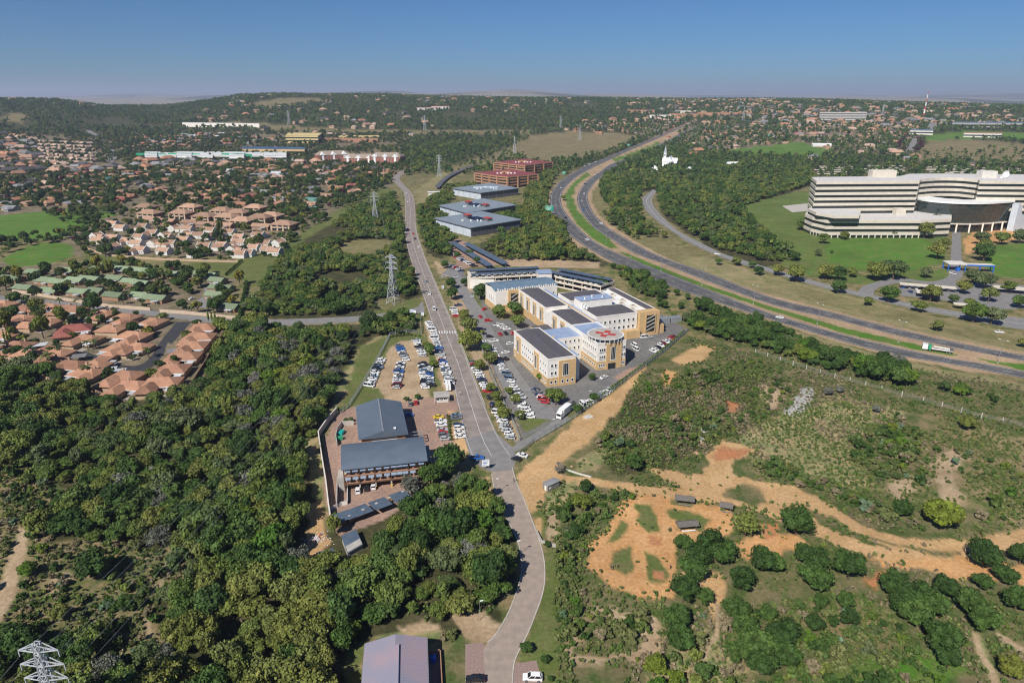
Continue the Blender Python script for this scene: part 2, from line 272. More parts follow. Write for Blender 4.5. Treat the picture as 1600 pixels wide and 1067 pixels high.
 ('sand', [(48, 905), (90, 890), (110, 900), (85, 920), (55, 922)], 4), ('sand', [(277, 836), (285, 836), (277, 862), (263, 896), (254, 896), (265, 862)], .3), ('sand', [(250, 905), (255, 905), (252, 918), (247, 918)], .3), ('sand', [(228, 965), (234, 965), (240, 1005), (228, 1012)], .5),
 ('palegrass', [(480, 690), (498, 680), (504, 740), (500, 790), (486, 760), (474, 720)], 1.5), ('palegrass', [(500, 660), (545, 570), (560, 545), (600, 520), (606, 525), (565, 560), (525, 640), (505, 672)], 1),
 ('dirt', [(478, 795), (512, 780), (510, 850), (488, 880), (460, 895), (455, 885), (478, 840)], 2), ('dirt', [(728, 765), (765, 745), (778, 775), (770, 790), (730, 785)], 1.5),
 # dirt car park and clinic site
 ('lawn', [(560, 545), (600, 528), (658, 522), (670, 540), (690, 600), (640, 640), (560, 640), (535, 640)], 1),
 ('sand', [(606, 545), (625, 532), (650, 532), (668, 560), (672, 618), (660, 640), (600, 642), (570, 625), (580, 605), (595, 575)], .8), ('sand', [(664, 505), (676, 505), (690, 540), (705, 570), (712, 615), (700, 640), (690, 600), (672, 540)], .6),
 ('lawn', [(535, 645), (548, 615), (590, 606), (605, 625), (600, 640), (560, 650)], 1), ('lawn', [(670, 545), (682, 560), (684, 605), (672, 605)], .5),
 ('paver', [(505, 760), (508, 690), (525, 645), (560, 632), (640, 628), (690, 618), (712, 620), (735, 690), (738, 705), (700, 715), (665, 745), (640, 780), (520, 805), (510, 790)], .3),
 ('paver', [(510, 800), (560, 790), (640, 765), (660, 770), (600, 812), (530, 838)], .3), ('dirt', [(700, 640), (722, 645), (736, 700), (725, 710), (705, 680)], .5),
 ('lawn', [(698, 650), (722, 640), (726, 652), (702, 668)], .5),
 ('lawn', [(545, 1010), (569, 1000), (566, 1100), (535, 1100)], .8), ('palegrass', [(570, 1000), (615, 985), (690, 985), (690, 1000), (615, 992)], .8), ('sand', [(622, 972), (672, 972), (674, 984), (628, 988)], 1.5),
 ('sand', [(705, 970), (745, 955), (785, 970), (770, 1000), (735, 1003), (715, 990)], 2), ('scrub', [(690, 985), (720, 990), (728, 1010), (730, 1100), (690, 1100)], .8),
 # farther country
 ('farfield', [(790, 232), (820, 212), (900, 205), (960, 208), (1000, 212), (960, 232), (900, 250), (850, 252), (800, 245)], 15),
 ('farfield', [(1430, 240), (1450, 220), (1520, 218), (1600, 225), (1680, 240), (1680, 262), (1560, 255), (1500, 250), (1440, 256)], 10), ('park', [(1440, 212), (1510, 205), (1680, 207), (1680, 222), (1560, 216), (1450, 220)], 8),
 ('farfield', [(700, 262), (760, 240), (800, 232), (800, 250), (750, 262), (720, 275)], 12), ('farfield', [(395, 160), (440, 154), (500, 153), (505, 160), (440, 166), (400, 168)], 20),
 ('farfield', [(290, 196), (400, 192), (470, 198), (640, 204), (830, 204), (830, 209), (640, 210), (460, 205), (300, 200)], 15), ('farfield', [(0, 180), (30, 176), (50, 186), (30, 192), (0, 190)], 20)]
def build_ground():
    na = 620
    th = np.radians(np.linspace(-64, 64, na))
    rr = [25.0]
    while rr[-1] < 1150: rr.append(rr[-1] + max(1.15, rr[-1] * .0052))
    while rr[-1] < 46000: rr.append(rr[-1] * 1.025)
    rr = np.array(rr); nr = len(rr)
    X = rr[:, None] * np.sin(th)[None]; Y = rr[:, None] * np.cos(th)[None]
    x = X.ravel(); y = Y.ravel(); z = hgt(x, y); r = np.hypot(x, y)
    A = np.empty((x.size, 3)); B = np.empty((x.size, 3))
    A[:] = CLS['veld'][0]; B[:] = CLS['veld'][1]
    w1 = sstep(1000, 1600, r)[:, None]
    A = A * (1 - w1) + np.array(CLS['farveg'][0]) * w1; B = B * (1 - w1) + np.array(CLS['farveg'][1]) * w1
    w2 = (sstep(4200, 6000, r) * sstep(.44, .53, fbm(x, y * .7, 2200, 5, 5)))[:, None]
    A = A * (1 - w2) + np.array(CLS['plain'][0]) * w2; B = B * (1 - w2) + np.array(CLS['plain'][1]) * w2
    nx1 = fbm(x, y, 9, 31, 4) - .5; ny1 = fbm(x, y, 9, 57, 4) - .5; nx2 = fbm(x, y, 26, 71, 5) - .5; ny2 = fbm(x, y, 26, 83, 5) - .5
    nx3 = fbm(x, y, 3.2, 91, 2) - .5; ny3 = fbm(x, y, 3.2, 97, 2) - .5
    for cl, pts, wob in ZONES:
        poly = GP(pts); px = np.array([p.x for p in poly]); py = np.array([p.y for p in poly]); m = wob * 3 + 4
        idx = np.nonzero((x > px.min() - m) & (x < px.max() + m) & (y > py.min() - m) & (y < py.max() + m))[0]
        if not len(idx): continue
        if wob > 3: qx = x[idx] + nx2[idx] * wob * 3.2 + nx3[idx] * 3; qy = y[idx] + ny2[idx] * wob * 3.2 + ny3[idx] * 3
        else: qx = x[idx] + nx1[idx] * wob * 3.2 + nx3[idx] * wob * 1.6; qy = y[idx] + ny1[idx] * wob * 3.2 + ny3[idx] * wob * 1.6
        ins = inpoly(qx, qy, poly); d = edgedist(qx, qy, poly); sd = np.where(ins, d, -d)
        soft = .3 + .2 * wob
        w = sstep(-soft, soft, sd)[:, None]
        A[idx] = A[idx] * (1 - w) + np.array(CLS[cl][0]) * w; B[idx] = B[idx] * (1 - w) + np.array(CLS[cl][1]) * w
    me = bpy.data.meshes.new('ground')
    i = np.arange(nr - 1)[:, None] * na + np.arange(na - 1)[None]
    quads = np.stack([i, i + 1, i + na + 1, i + na], -1).reshape(-1, 4)[:, ::-1]
    me.vertices.add(x.size); me.vertices.foreach_set('co', np.stack([x, y, z], 1).astype(np.float32).ravel())
    me.loops.add(quads.size); me.loops.foreach_set('vertex_index', quads.astype(np.int32).ravel())
    me.polygons.add(len(quads)); me.polygons.foreach_set('loop_start', np.arange(0, quads.size, 4, dtype=np.int32))
    me.polygons.foreach_set('use_smooth', np.ones(len(quads), bool))
    me.update(); me.validate()
    for nm, C in (('tone_a', A), ('tone_b', B)):
        at = me.attributes.new(nm, 'FLOAT_COLOR', 'POINT'); at.data.foreach_set('color', np.concatenate([C, np.ones((x.size, 1))], 1).astype(np.float32).ravel())
    m = bpy.data.materials.new('ground'); t, b = nt(m); N = t.nodes; L = t.links
    b.inputs['Roughness'].default_value = .95; b.inputs['Specular IOR Level'].default_value = .1
    g = N.new('ShaderNodeNewGeometry'); ca = N.new('ShaderNodeAttribute'); ca.attribute_name = 'tone_a'; cb = N.new('ShaderNodeAttribute'); cb.attribute_name = 'tone_b'
    def noise(s, d, dist=0.0):
        n = N.new('ShaderNodeTexNoise'); n.inputs['Scale'].default_value = s; n.inputs['Detail'].default_value = d; n.inputs['Roughness'].default_value = .65
        n.inputs['Distortion'].default_value = dist; L.new(g.outputs['Position'], n.inputs['Vector']); return n
    n1 = noise(.14, 10, .3); n2 = noise(.9, 8); n3 = noise(.03, 6)
    mr = N.new('ShaderNodeMapRange'); mr.inputs[1].default_value = .40; mr.inputs[2].default_value = .60; L.new(n1.outputs[0], mr.inputs[0])
    mx = N.new('ShaderNodeMix'); mx.data_type = 'RGBA'; L.new(mr.outputs[0], mx.inputs[0]); L.new(ca.outputs['Color'], mx.inputs[6]); L.new(cb.outputs['Color'], mx.inputs[7])
    v = N.new('ShaderNodeMapRange'); v.inputs[1].default_value = .25; v.inputs[2].default_value = .75; v.inputs[3].default_value = .64; v.inputs[4].default_value = 1.28; L.new(n2.outputs[0], v.inputs[0])
    v3 = N.new('ShaderNodeMapRange'); v3.inputs[1].default_value = .3; v3.inputs[2].default_value = .7; v3.inputs[3].default_value = .80; v3.inputs[4].default_value = 1.2; L.new(n3.outputs[0], v3.inputs[0])
    mu = N.new('ShaderNodeMath'); mu.operation = 'MULTIPLY'; L.new(v.outputs[0], mu.inputs[0]); L.new(v3.outputs[0], mu.inputs[1])
    vm = N.new('ShaderNodeVectorMath'); vm.operation = 'SCALE'; L.new(mx.outputs[2], vm.inputs[0]); L.new(mu.outputs[0], vm.inputs['Scale'])
    L.new(vm.outputs[0], b.inputs['Base Color'])
    bp = N.new('ShaderNodeBump'); bp.inputs['Strength'].default_value = .6; bp.inputs['Distance'].default_value = .35; L.new(n2.outputs[0], bp.inputs['Height']); L.new(bp.outputs[0], b.inputs['Normal'])
    me.materials.append(m); o = link('ground', me); structure(o); return o
build_ground()
# ---------------------------------------------------------------- roads
mat('asphalt_dark', (.075, .075, .08), .8, (.135, .13, .125), .1, .35, .65, detail=9.0); mat('asphalt_worn', (.29, .245, .215), .9, (.215, .185, .165), .22, .38, .62)
mat('asphalt_grey', (.24, .23, .22), .85, (.19, .185, .18), .3); mat('asphalt_black', (.04, .04, .045), .7, (.06, .06, .06), .4)
mat('brick_paving', (.365, .29, .235), .9, (.27, .225, .19), .5, .3, .7, detail=9.0); mat('brick_paving_brown', (.24, .16, .135), .9, (.33, .24, .21), 2.2, .3, .7)
mat('kerb_concrete', (.52, .48, .42), .9, (.40, .37, .33), .8); mat('road_paint', (.72, .72, .70), .6, (.5, .5, .48), .9, .4, .8); mat('road_paint_yellow', (.62, .45, .10), .6)
ROADPOLY = []      # outlines used to keep trees off the roads
def spl(pts, n):
    """smooth line through the points, n samples"""
    P = [Vector((p[0], p[1], 0)) for p in pts]; k = len(P)
    L = [0]
    for i in range(1, k): L.append(L[-1] + (P[i] - P[i - 1]).length)
    out = []
    for j in range(n):
        s = L[-1] * j / (n - 1); i = 0
        while i < k - 2 and L[i + 1] < s: i += 1
        t = (s - L[i]) / max(L[i + 1] - L[i], 1e-6)
        p1, p2 = P[i], P[i + 1]; p0 = P[i - 1] if i else p1 - (p2 - p1); p3 = P[i + 2] if i + 2 < k else p2 + (p2 - p1)
        out.append(.5 * ((2 * p1) + (-p0 + p2) * t + (2 * p0 - 5 * p1 + 4 * p2 - p3) * t * t + (-p0 + 3 * p1 - 3 * p2 + p3) * t ** 3))
    return out
def zg(p, dz): return float(hgt(p.x, p.y)) + dz
def strip(name, Lp, Rp, m, dz=.02, n=None, kind=True):
    n = n or max(8, int(len(Lp) * 8))
    mb = MB(); vs = []
    for a, b in zip(Lp, Rp): e = .55 * float(sstep(1150, 1400, a.length)); vs += [(a.x, a.y, zg(a, dz + e)), (b.x, b.y, zg(b, dz + e))]
    mb.add(vs, [(2 * i, 2 * i + 1, 2 * i + 3, 2 * i + 2) for i in range(len(Lp) - 1)])
    me = mb.mesh(name, m)
    me.update()
    if me.polygons[0].normal.z < 0: me.flip_normals()
    o = link(name, me); structure(o); return o
def road(name, Lpx, Rpx, m, n=40, dz=.02, margin=1.0):
    Lp = spl(GP(Lpx), n); Rp = spl(GP(Rpx), n); o = strip(name, Lp, Rp, m, dz)
    ROADPOLY.append([(p.x, p.y) for p in Lp] + [(p.x, p.y) for p in reversed(Rp)]); return Lp, Rp
def off(Lp, Rp, f): return [a.lerp(b, f) for a, b in zip(Lp, Rp)]
def band(line, w):
    """two edges of a stripe of width w along a line"""
    l, r = [], []
    for i, p in enumerate(line):
        d = (line[min(i + 1, len(line) - 1)] - line[max(i - 1, 0)]); nrm = Vector((-d.y, d.x, 0)).normalized() * w / 2; l.append(p + nrm); r.append(p - nrm)
    return l, r
def dens(line, step):
    out = [line[0]]
    for a, b in zip(line, line[1:]):
        k = max(1, int((b - a).length / step))
        out += [a.lerp(b, (j + 1) / k) for j in range(k)]
    return out
def paint(name, specs, dz=.03, m='road_paint'):
    """specs: (line, width, dash, gap) -> one mesh of painted lines"""
    mb = MB()
    for line, w, dash, gap in specs:
        if dash:
            ln = dens(line, 1.0); i = 0; D = int(dash); S = int(dash + gap)
            segs = [ln[k:k + D + 1] for k in range(0, len(ln) - D, S)]
        else: segs = [line]
        for s in segs:
            if len(s) < 2: continue
            l, r = band(s, w); k = [(p.x, p.y, zg(p, dz + .55 * float(sstep(1150, 1400, p.length)))) for ab in zip(r, l) for p in ab]
            mb.add(k, [(2 * i, 2 * i + 2, 2 * i + 3, 2 * i + 1) for i in range(len(s) - 1)])
    me = mb.mesh(name, m)
    o = link(name, me); structure(o); return o
def kerb(name, line, w=.3, h=.13, parent=None, m='kerb_concrete'):
    l, r = band(line, w); mb = MB(); n = len(line); vs = []
    for a, b in zip(l, r): vs += [(a.x, a.y, 0), (a.x, a.y, h), (b.x, b.y, h), (b.x, b.y, 0)]
    fs = []
    for i in range(n - 1):
        k = 4 * i; fs += [(k, k + 4, k + 5, k + 1), (k + 1, k + 5, k + 6, k + 2), (k + 2, k + 6, k + 7, k + 3)]
    mb.add(vs, fs); o = mb.build(name, m); structure(o); return o
# main road
ML = [(736, 712), (728, 690), (711, 615), (697, 562), (681, 522), (658, 453), (638, 393), (632, 358), (633, 332), (631, 302), (620, 289), (614, 280), (622, 270), (640, 263)]
MR = [(800, 712), (778, 680), (750, 615), (730, 562), (714, 522), (686, 456), (662, 398), (650, 358), (649, 332), (645, 305), (632, 290), (624, 279), (630, 272), (644, 266)]
mL, mR = road('road', ML, MR, 'asphalt_worn', 90)
paint('road_markings', [(off(mL, mR, .5), .16, 0, 0), (off(mL, mR, .04), .12, 0, 0), (off(mL, mR, .955), .12, 0, 0), (off(mL[18:52], mR[18:52], .27), .12, 3, 4)])
kerb('kerb', off(mL[4:44], mR[4:44], 1.02))
# side street to the estates
road('side_street', [(660, 470), (645, 482), (577, 492), (539, 495), (433, 499), (362, 499), (278, 490), (177, 479), (76, 469), (0, 462), (-60, 457)], [(664, 487), (640, 492), (577, 501), (539, 504), (433, 509), (362, 508), (278, 498), (177, 487), (76, 477), (0, 470), (-60, 465)], 'asphalt_grey', 60, .016)
# paved road down to the camera
pL, pR = road('paved_road', [(768, 733), (772, 760), (785, 795), (800, 825), (812, 855), (815, 895), (807, 925), (797, 952), (785, 975), (772, 995), (757, 1010), (757, 1040), (762, 1075), (764, 1120)], [(800, 730), (806, 752), (816, 775), (826, 800), (842, 843), (850, 878), (850, 912), (844, 938), (835, 962), (826, 985), (815, 1007), (803, 1035), (800, 1075), (800, 1120)], 'brick_paving', 70, .024)
kerb('kerb', off(pL[2:56], pR[2:56], -.012), .28); kerb('kerb', off(pL, pR, 1.012), .28)
def patch(name, pts, m, dz=.012, excl=True):
    P = GP(pts); mb = MB(); k = [(p.x, p.y, dz) for p in P]; a = sum(k[i][0] * k[(i + 1) % len(k)][1] - k[(i + 1) % len(k)][0] * k[i][1] for i in range(len(k)))
    mb.add(k if a > 0 else k[::-1], [tuple(range(len(k)))]); o = mb.build(name, m); structure(o)
    if excl: ROADPOLY.append([(p.x, p.y) for p in P])
    return o
patch('road_apron', [(726, 686), (731, 702), (738, 718), (752, 730), (768, 737), (801, 734), (808, 716), (802, 700), (782, 682), (772, 672)], 'asphalt_grey', .028)
patch('parking_bay', [(727, 1006), (755, 1003), (764, 1072), (766, 1120), (727, 1120)], 'brick_paving_brown', .016)
patch('parking_bay', [(801, 1037), (838, 1031), (845, 1056), (856, 1110), (800, 1120)], 'brick_paving_brown', .016)
# motorway
H1L = [(1084, 191), (1053, 203), (1015, 219), (977, 234), (940, 250), (909, 263), (881, 279), (864, 297), (859, 312), (862, 330), (873, 348), (891, 368), (916, 386), (962, 412), (1028, 440), (1091, 463), (1200, 498), (1301, 529), (1402, 555), (1504, 572), (1600, 591), (1680, 606)]
H1R = [(1088, 191), (1058, 203), (1022, 219), (984, 235), (950, 251), (925, 263), (901, 277), (883, 294), (877, 307), (878, 322), (891, 342), (911, 363), (939, 384), (985, 404), (1050, 430), (1114, 455), (1200, 488), (1326, 525), (1453, 554), (1530, 567), (1600, 580), (1680, 596)]
H2L = [(1100, 193), (1072, 205), (1038, 222), (1000, 240), (957, 256), (937, 269), (916, 284), (904, 302), (902, 315), (909, 332), (927, 355), (957, 375), (992, 396), (1033, 411), (1078, 429), (1200, 474), (1301, 498), (1402, 524), (1504, 546), (1600, 564), (1680, 580)]
H2R = [(1104, 194), (1078, 206), (1046, 223), (1008, 241), (965, 259), (947, 272), (931, 284), (919, 302), (920, 317), (929, 335), (949, 355), (982, 375), (1025, 398), (1060, 411), (1110, 428), (1200, 463), (1301, 488), (1402, 514), (1504, 537), (1600, 555), (1680, 570)]
aL, aR = road('motorway_carriageway', H1L, H1R, 'asphalt_dark', 160); bL, bR = road('motorway_carriageway', H2L, H2R, 'asphalt_dark', 160)
paint('motorway_markings', [(off(aL, aR, f), .22, d, g) for f, d, g in ((.12, 0, 0), (.9, 0, 0), (.5, 4, 8))] + [(off(bL, bR, f), .22, d, g) for f, d, g in ((.1, 0, 0), (.88, 0, 0), (.5, 4, 8))])
# service road on the far side of the motorway
sL, sR = road('service_road', [(1020, 296), (1002, 312), (1004, 320), (1014, 334), (1033, 350), (1055, 365), (1078, 380), (1120, 399), (1154, 411), (1200, 425), (1276, 447), (1321, 458), (1352, 465), (1402, 477), (1453, 488), (1504, 497), (1564, 510), (1640, 520)], [(1026, 299), (1020, 308), (1019, 318), (1030, 334), (1053, 356), (1070, 367), (1090, 377), (1126, 395), (1160, 406), (1206, 420), (1280, 441), (1325, 452), (1356, 459), (1404, 470), (1455, 480), (1506, 488), (1564, 494), (1640, 500)], 'asphalt_grey', 80)
paint('service_road_markings', [(off(sL, sR, .5), .25, 0, 0), (off(sL, sR, .95), .15, 0, 0)])
road('gate_road', [(1340, 456), (1352, 446), (1400, 434), (1450, 440), (1478, 434), (1484, 420), (1486, 396), (1488, 362)], [(1364, 462), (1372, 450), (1420, 440), (1460, 446), (1500, 436), (1504, 420), (1502, 396), (1501, 362)], 'asphalt_grey', 40, .026)
patch('car_park', [(1404, 446), (1500, 440), (1600, 446), (1680, 450), (1680, 478), (1560, 484), (1480, 470), (1408, 462)], 'asphalt_grey', .01)
patch('office_terrace', [(1222, 322), (1262, 318), (1262, 330), (1238, 332)], 'kerb_concrete', .03)
# hospital roads and parking
eL, eR = road('hospital_road', [(690, 428), (702, 432), (712, 452), (728, 480), (744, 510), (752, 530), (770, 570), (788, 610), (806, 640), (822, 652)], [(700, 420), (716, 426), (728, 446), (752, 482), (768, 510), (776, 526), (800, 566), (836, 615), (866, 640), (866, 656)], 'asphalt_grey', 40, .022)
road('hospital_exit_road', [(798, 700), (820, 686), (856, 664), (880, 648)], [(806, 706), (830, 692), (868, 670), (892, 654)], 'asphalt_grey', 14, .03)
paint('crossing_stripes', [([G(682 + i * 4.1, 517), G(682.8 + i * 4.1, 521)], .6, 0, 0) for i in range(8)] + [([G(754 + i * 4, 531.5 - i * .5), G(755 + i * 4, 534.5 - i * .5)], .5, 0, 0) for i in range(5)], .04)
patch('estate_street_head', [(281, 503), (299, 503), (268, 538), (255, 530)], 'asphalt_black', .02)
road('estate_street', [(100, 543), (130, 556), (160, 570), (185, 584), (215, 586), (240, 572), (256, 552), (262, 536), (284, 504)], [(106, 536), (134, 549), (166, 561), (190, 570), (215, 571), (230, 563), (240, 551), (252, 532), (276, 503)], 'asphalt_black', 40, .028)
road('office_lane', [(1410, 241), (1420, 228), (1426, 217)], [(1424, 241), (1431, 228), (1433, 217)], 'asphalt_grey', 20, .03)
road('suburban_road', [(166, 254), (170, 244), (158, 226), (146, 214), (134, 205)], [(177, 254), (186, 243), (168, 224), (154, 212), (141, 204)], 'asphalt_grey', 24, .03)
road('suburban_road', [(1446, 205), (1452, 193), (1454, 186)], [(1464, 205), (1463, 193), (1461, 186)], 'asphalt_grey', 16, .03)
patch('green_estate_drive', [(295, 478), (320, 462), (318, 450), (330, 450), (330, 470), (322, 482)], 'asphalt_grey', .02)
# ---------------------------------------------------------------- building materials and helpers
mat('roof_slate', (.095, .125, .165), .55, (.115, .145, .18), .25, spec=.4, stripe=(0, .9, .35)); mat('roof_slate_long', (.095, .125, .165), .55, (.115, .145, .185), .25, spec=.4, stripe=(0, .8, .35))
mat('roof_mauve', (.26, .25, .31), .5, (.33, .26, .29), .12, .42, .62, spec=.5, stripe=(0, .75, .5)); mat('roof_charcoal', (.085, .08, .092), .85, (.11, .10, .11), .5)
mat('roof_silver', (.26, .34, .50), .35, (.34, .42, .56), .3, spec=.6); mat('roof_blue', (.12, .185, .25), .5, (.15, .21, .27), .3, stripe=(0, 1.0, .3))
mat('plaster_white', (.78, .74, .68), .85, (.70, .66, .60), .25); mat('plaster_tan', (.58, .39, .19), .85, (.50, .34, .17), .5); mat('plaster_cream', (.66, .59, .49), .8, (.58, .52, .43), .2); mat('terrace_pale', (.62, .60, .57), .8, (.54, .52, .50), .3)
mat('plaster_pale', (.70, .66, .60), .85, (.58, .55, .50), .3); mat('wall_brick', (.40, .22, .14), .9, (.30, .17, .11), 1.5); mat('wall_grey', (.36, .34, .33), .9, (.28, .27, .26), .5)
mat('glass_dark', (.018, .026, .026), .12, spec=.6); mat('glass_green', (.02, .035, .033), .06, (.035, .05, .045), .15, spec=.8); mat('white_paint', (.82, .82, .80), .5, (.74, .74, .72), .4)
mat('concrete', (.45, .42, .38), .9, (.35, .33, .30), .4); mat('concrete_dark', (.22, .21, .20), .9, (.16, .155, .15), .5); mat('steel', (.48, .50, .52), .4, metal=.7); mat('steel_grey', (.30, .32, .34), .5, (.4, .42, .44), 2.0, metal=.4)
mat('wood_brown', (.16, .085, .05), .8, (.10, .055, .035), 3.0); mat('sunshade_blue', (.20, .25, .33), .5, (.25, .30, .38), .5); mat('canopy_blue', (.075, .105, .15), .5, (.10, .135, .18), .4, stripe=(0, .7, .3)); mat('red_paint', (.48, .06, .045), .6, (.40, .06, .05), .8); mat('yellow_paint', (.65, .45, .06), .6)
mat('green_paint', (.03, .32, .16), .6, (.04, .25, .14), 1.0); mat('teal_paint', (.02, .40, .38), .6); mat('blue_paint', (.02, .13, .50), .5); mat('solar_panel', (.02, .035, .08), .15, (.03, .05, .10), 2.0, spec=.8)
mat('brick_brown', (.42, .235, .135), .85, (.36, .20, .12), .6); mat('roof_maroon', (.22, .05, .055), .7, (.27, .075, .07), .3); mat('panel_white_blue', (.52, .57, .62), .6, (.46, .50, .55), .2); mat('panel_dark', (.09, .09, .10), .6, (.13, .13, .14), .5)
mat('roof_warehouse', (.205, .25, .285), .5, (.25, .29, .32), .12, .4, .6, spec=.4, stripe=(0, 1.5, .25)); mat('roof_taupe', (.34, .27, .21), .85, (.28, .22, .17), .6)
mat('brick_red', (.36, .12, .08), .9, (.28, .10, .07), .6); mat('plaster_yellow', (.66, .52, .24), .85, (.58, .46, .22), .3); mat('thatch', (.17, .155, .14), .95, (.10, .09, .08), 4.0); mat('timber_grey', (.22, .20, .18), .9)
BPOLY = []         # building outlines in metres: no trees inside
def bpoly(root, pts, grow=1.0):
    c, s = math.cos(root.rotation_euler.z), math.sin(root.rotation_euler.z); q = [(root.location.x + x * c - y * s, root.location.y + x * s + y * c) for x, y in pts]
    mx = sum(p[0] for p in q) / len(q); my = sum(p[1] for p in q) / len(q)
    BPOLY.append([(x + (x - mx) / max(math.hypot(x - mx, y - my), .1) * grow, y + (y - my) / max(math.hypot(x - mx, y - my), .1) * grow) for x, y in q])
def rect(u0, u1, v0, v1): return [(u0, v0), (u1, v0), (u1, v1), (u0, v1)]
def bx(mb, u0, u1, v0, v1, z0, z1, mi=0): return mb.prism(rect(u0, u1, v0, v1), z0, z1, mi)
def P(root, name, mats, *boxes, mi=None):
    mb = MB()
    for b in boxes: bx(mb, *b)
    return mb.build(name, mats, root)
_win = {}
def window_mesh(w, h, fr='white_paint', gl='glass_dark', mull=1):
    """glass pane behind a proud frame, looking along -y, base centre at the origin"""
    k = (round(w, 2), round(h, 2), fr, gl, mull)
    if k not in _win:
        mb = MB(); f = .12; mb.box(0, .02, f, w - 2 * f, .06, h - 2 * f, mi=1)
        for x in (-w / 2 + f / 2, w / 2 - f / 2): mb.box(x, 0, 0, f, .16, h)
        for z in (0, h - f): mb.box(0, 0, z, w - 2 * f, .16, f)
        for i in range(mull): mb.box(-w / 2 + w * (i + 1) / (mull + 1), .004, f, .07, .14, h - 2 * f)
        mb.box(0, -.04, -.1, w + .2, .26, .09); _win[k] = mb.mesh('window', [fr, gl])
    return _win[k]
def windows(root, p, q, z, n, w, h, name='window', **kw):
    """n windows spaced from p to q along a wall whose outside is to the right of p->q"""
    a = math.atan2(q[1] - p[1], q[0] - p[0]); me = window_mesh(w, h, **kw)
    for i in range(n):
        t = (i + .5) / n; link(name, me, root, (p[0] + (q[0] - p[0]) * t + .03 * math.sin(a), p[1] + (q[1] - p[1]) * t - .03 * math.cos(a), z), a)
def lowroof(root, u0, u1, v0, v1, z, rise, m, along='v', name='roof', over=.0, th=.25):
    """shallow gabled sheet roof, ridge along v or u"""
    U0, U1, V0, V1 = u0 - over, u1 + over, v0 - over, v1 + over; mb = MB()
    if along == 'v':
        um = (U0 + U1) / 2; vs = [(U0, V0, z), (um, V0, z + rise), (U1, V0, z), (U0, V1, z), (um, V1, z + rise), (U1, V1, z)]
    else:
        vm = (V0 + V1) / 2; vs = [(U0, V1, z), (U0, vm, z + rise), (U0, V0, z), (U1, V1, z), (U1, vm, z + rise), (U1, V0, z)]
    lo = [(x, y, zz - th) for x, y, zz in vs]
    mb.add(vs + lo, [(0, 1, 4, 3), (1, 2, 5, 4), (6, 9, 10, 7), (7, 10, 11, 8), (0, 3, 9, 6), (2, 8, 11, 5), (0, 6, 7, 1), (1, 7, 8, 2), (3, 4, 10, 9), (4, 5, 11, 10)])
    return mb.build(name, m, root)
def dish(root, loc, r=.5, m='white_paint', rz=0.0):
    mb = MB(); n = 12
    vs = [(0, .12 * r, 0)] + [(r * .55 * math.cos(t), .2 * r, r * .55 * math.sin(t)) for t in [2 * math.pi * i / n for i in range(n)]] + [(r * math.cos(t), .45 * r, r * math.sin(t)) for t in [2 * math.pi * i / n for i in range(n)]]
    mb.add([(x, -y, z + r * 1.2) for x, y, z in vs], [(0, 1 + (i + 1) % n, 1 + i) for i in range(n)] + [(1 + i, 1 + (i + 1) % n, 13 + (i + 1) % n, 13 + i) for i in range(n)])
    mb.bar((0, 0, 0), (0, 0, r * 1.2), .1); return mb.build('satellite_dish', m, root, loc, rz)
def aircon(root, loc, rz=0.0, s=1.0):
    mb = MB(); mb.box(0, 0, 0, .9 * s, .45 * s, .7 * s); mb.cyl(0, 0, .7 * s, .18 * s, .05, 10, 1); mb.box(0, -.235 * s, .1 * s, .5 * s, .02, .5 * s, mi=1)
    return mb.build('air_conditioner', ['white_paint', 'concrete_dark'], root, loc, rz)
# ---------------------------------------------------------------- buildings beside the dirt car park
t = thing('gabled_building', 'slate blue gabled metal-roofed building with brick end wall beside the paved yard', 'building', (-51, 239.5, 0), R(14))
P(t, 'wall', 'plaster_pale', (-8, 8, -13.6, 13.6, 0, 5.6)); P(t, 'brick_panel', 'wall_brick', (-8.06, -4.6, -13.75, -13.6, .1, 5.3)); P(t, 'brick_panel', 'wall_brick', (5.0, 8.06, -13.75, -13.6, .1, 5.3))
mb = MB(); mb.gable(28.6, 17.2, 6, 2.4, .5, .25); o = mb.build('roof', 'roof_slate', t, rz=R(90)); mb = MB(); mb.box(0, 0, 8.36, 29.4, .5, .12); mb.build('ridge_cap', 'steel_grey', t, rz=R(90))
mb = MB(); mb.add([(-8, -13.6, 5.6), (8, -13.6, 5.6), (0, -13.6, 8.0), (-8, -13.4, 5.6), (8, -13.4, 5.6), (0, -13.4, 8.0)], [(0, 1, 2), (5, 4, 3), (1, 4, 5, 2), (3, 0, 2, 5)]); mb.build('gable_wall', 'plaster_pale', t)
for x in (-2.6, -1.2, .3): aircon(t, (x, -14.2, .4), 0)
dish(t, (4.3, -11.5, 7.0), .55); P(t, 'louvre', 'panel_dark', (-.6, .6, -13.72, -13.62, 5.2, 6.8)); windows(t, (-4, -13.62), (4.5, -13.62), 1.2, 3, 1.4, 1.2)
P(t, 'gutter', 'steel_grey', (-9.2, -9.0, -14, 14, 5.6, 5.8), (9.0, 9.2, -14, 14, 5.6, 5.8)); bpoly(t, rect(-9, 9, -15, 15))
mb = MB()
for y in (-13, -10.5, -8): mb.bar((9.3, y, 3.1), (14.5, y, 3.1), .25); mb.bar((14.5, y, 0), (14.5, y, 3.1), .2)
for x in (10.5, 14.5): mb.bar((x, -13, 3.28), (x, -8, 3.28), .22)
mb.build('pergola', 'steel_grey', t)
t = thing('long_building', 'long building with curved slate blue roof and tiers of window sunshades', 'building', (-44, 207.2, 0), R(12.5))
P(t, 'wall', 'plaster_tan', (-13.4, 13.4, -5.6, 7.2, 3.0, 8.6)); P(t, 'undercroft_wall', 'wall_grey', (-13.2, 13.2, .5, 7.0, 0, 3.0))
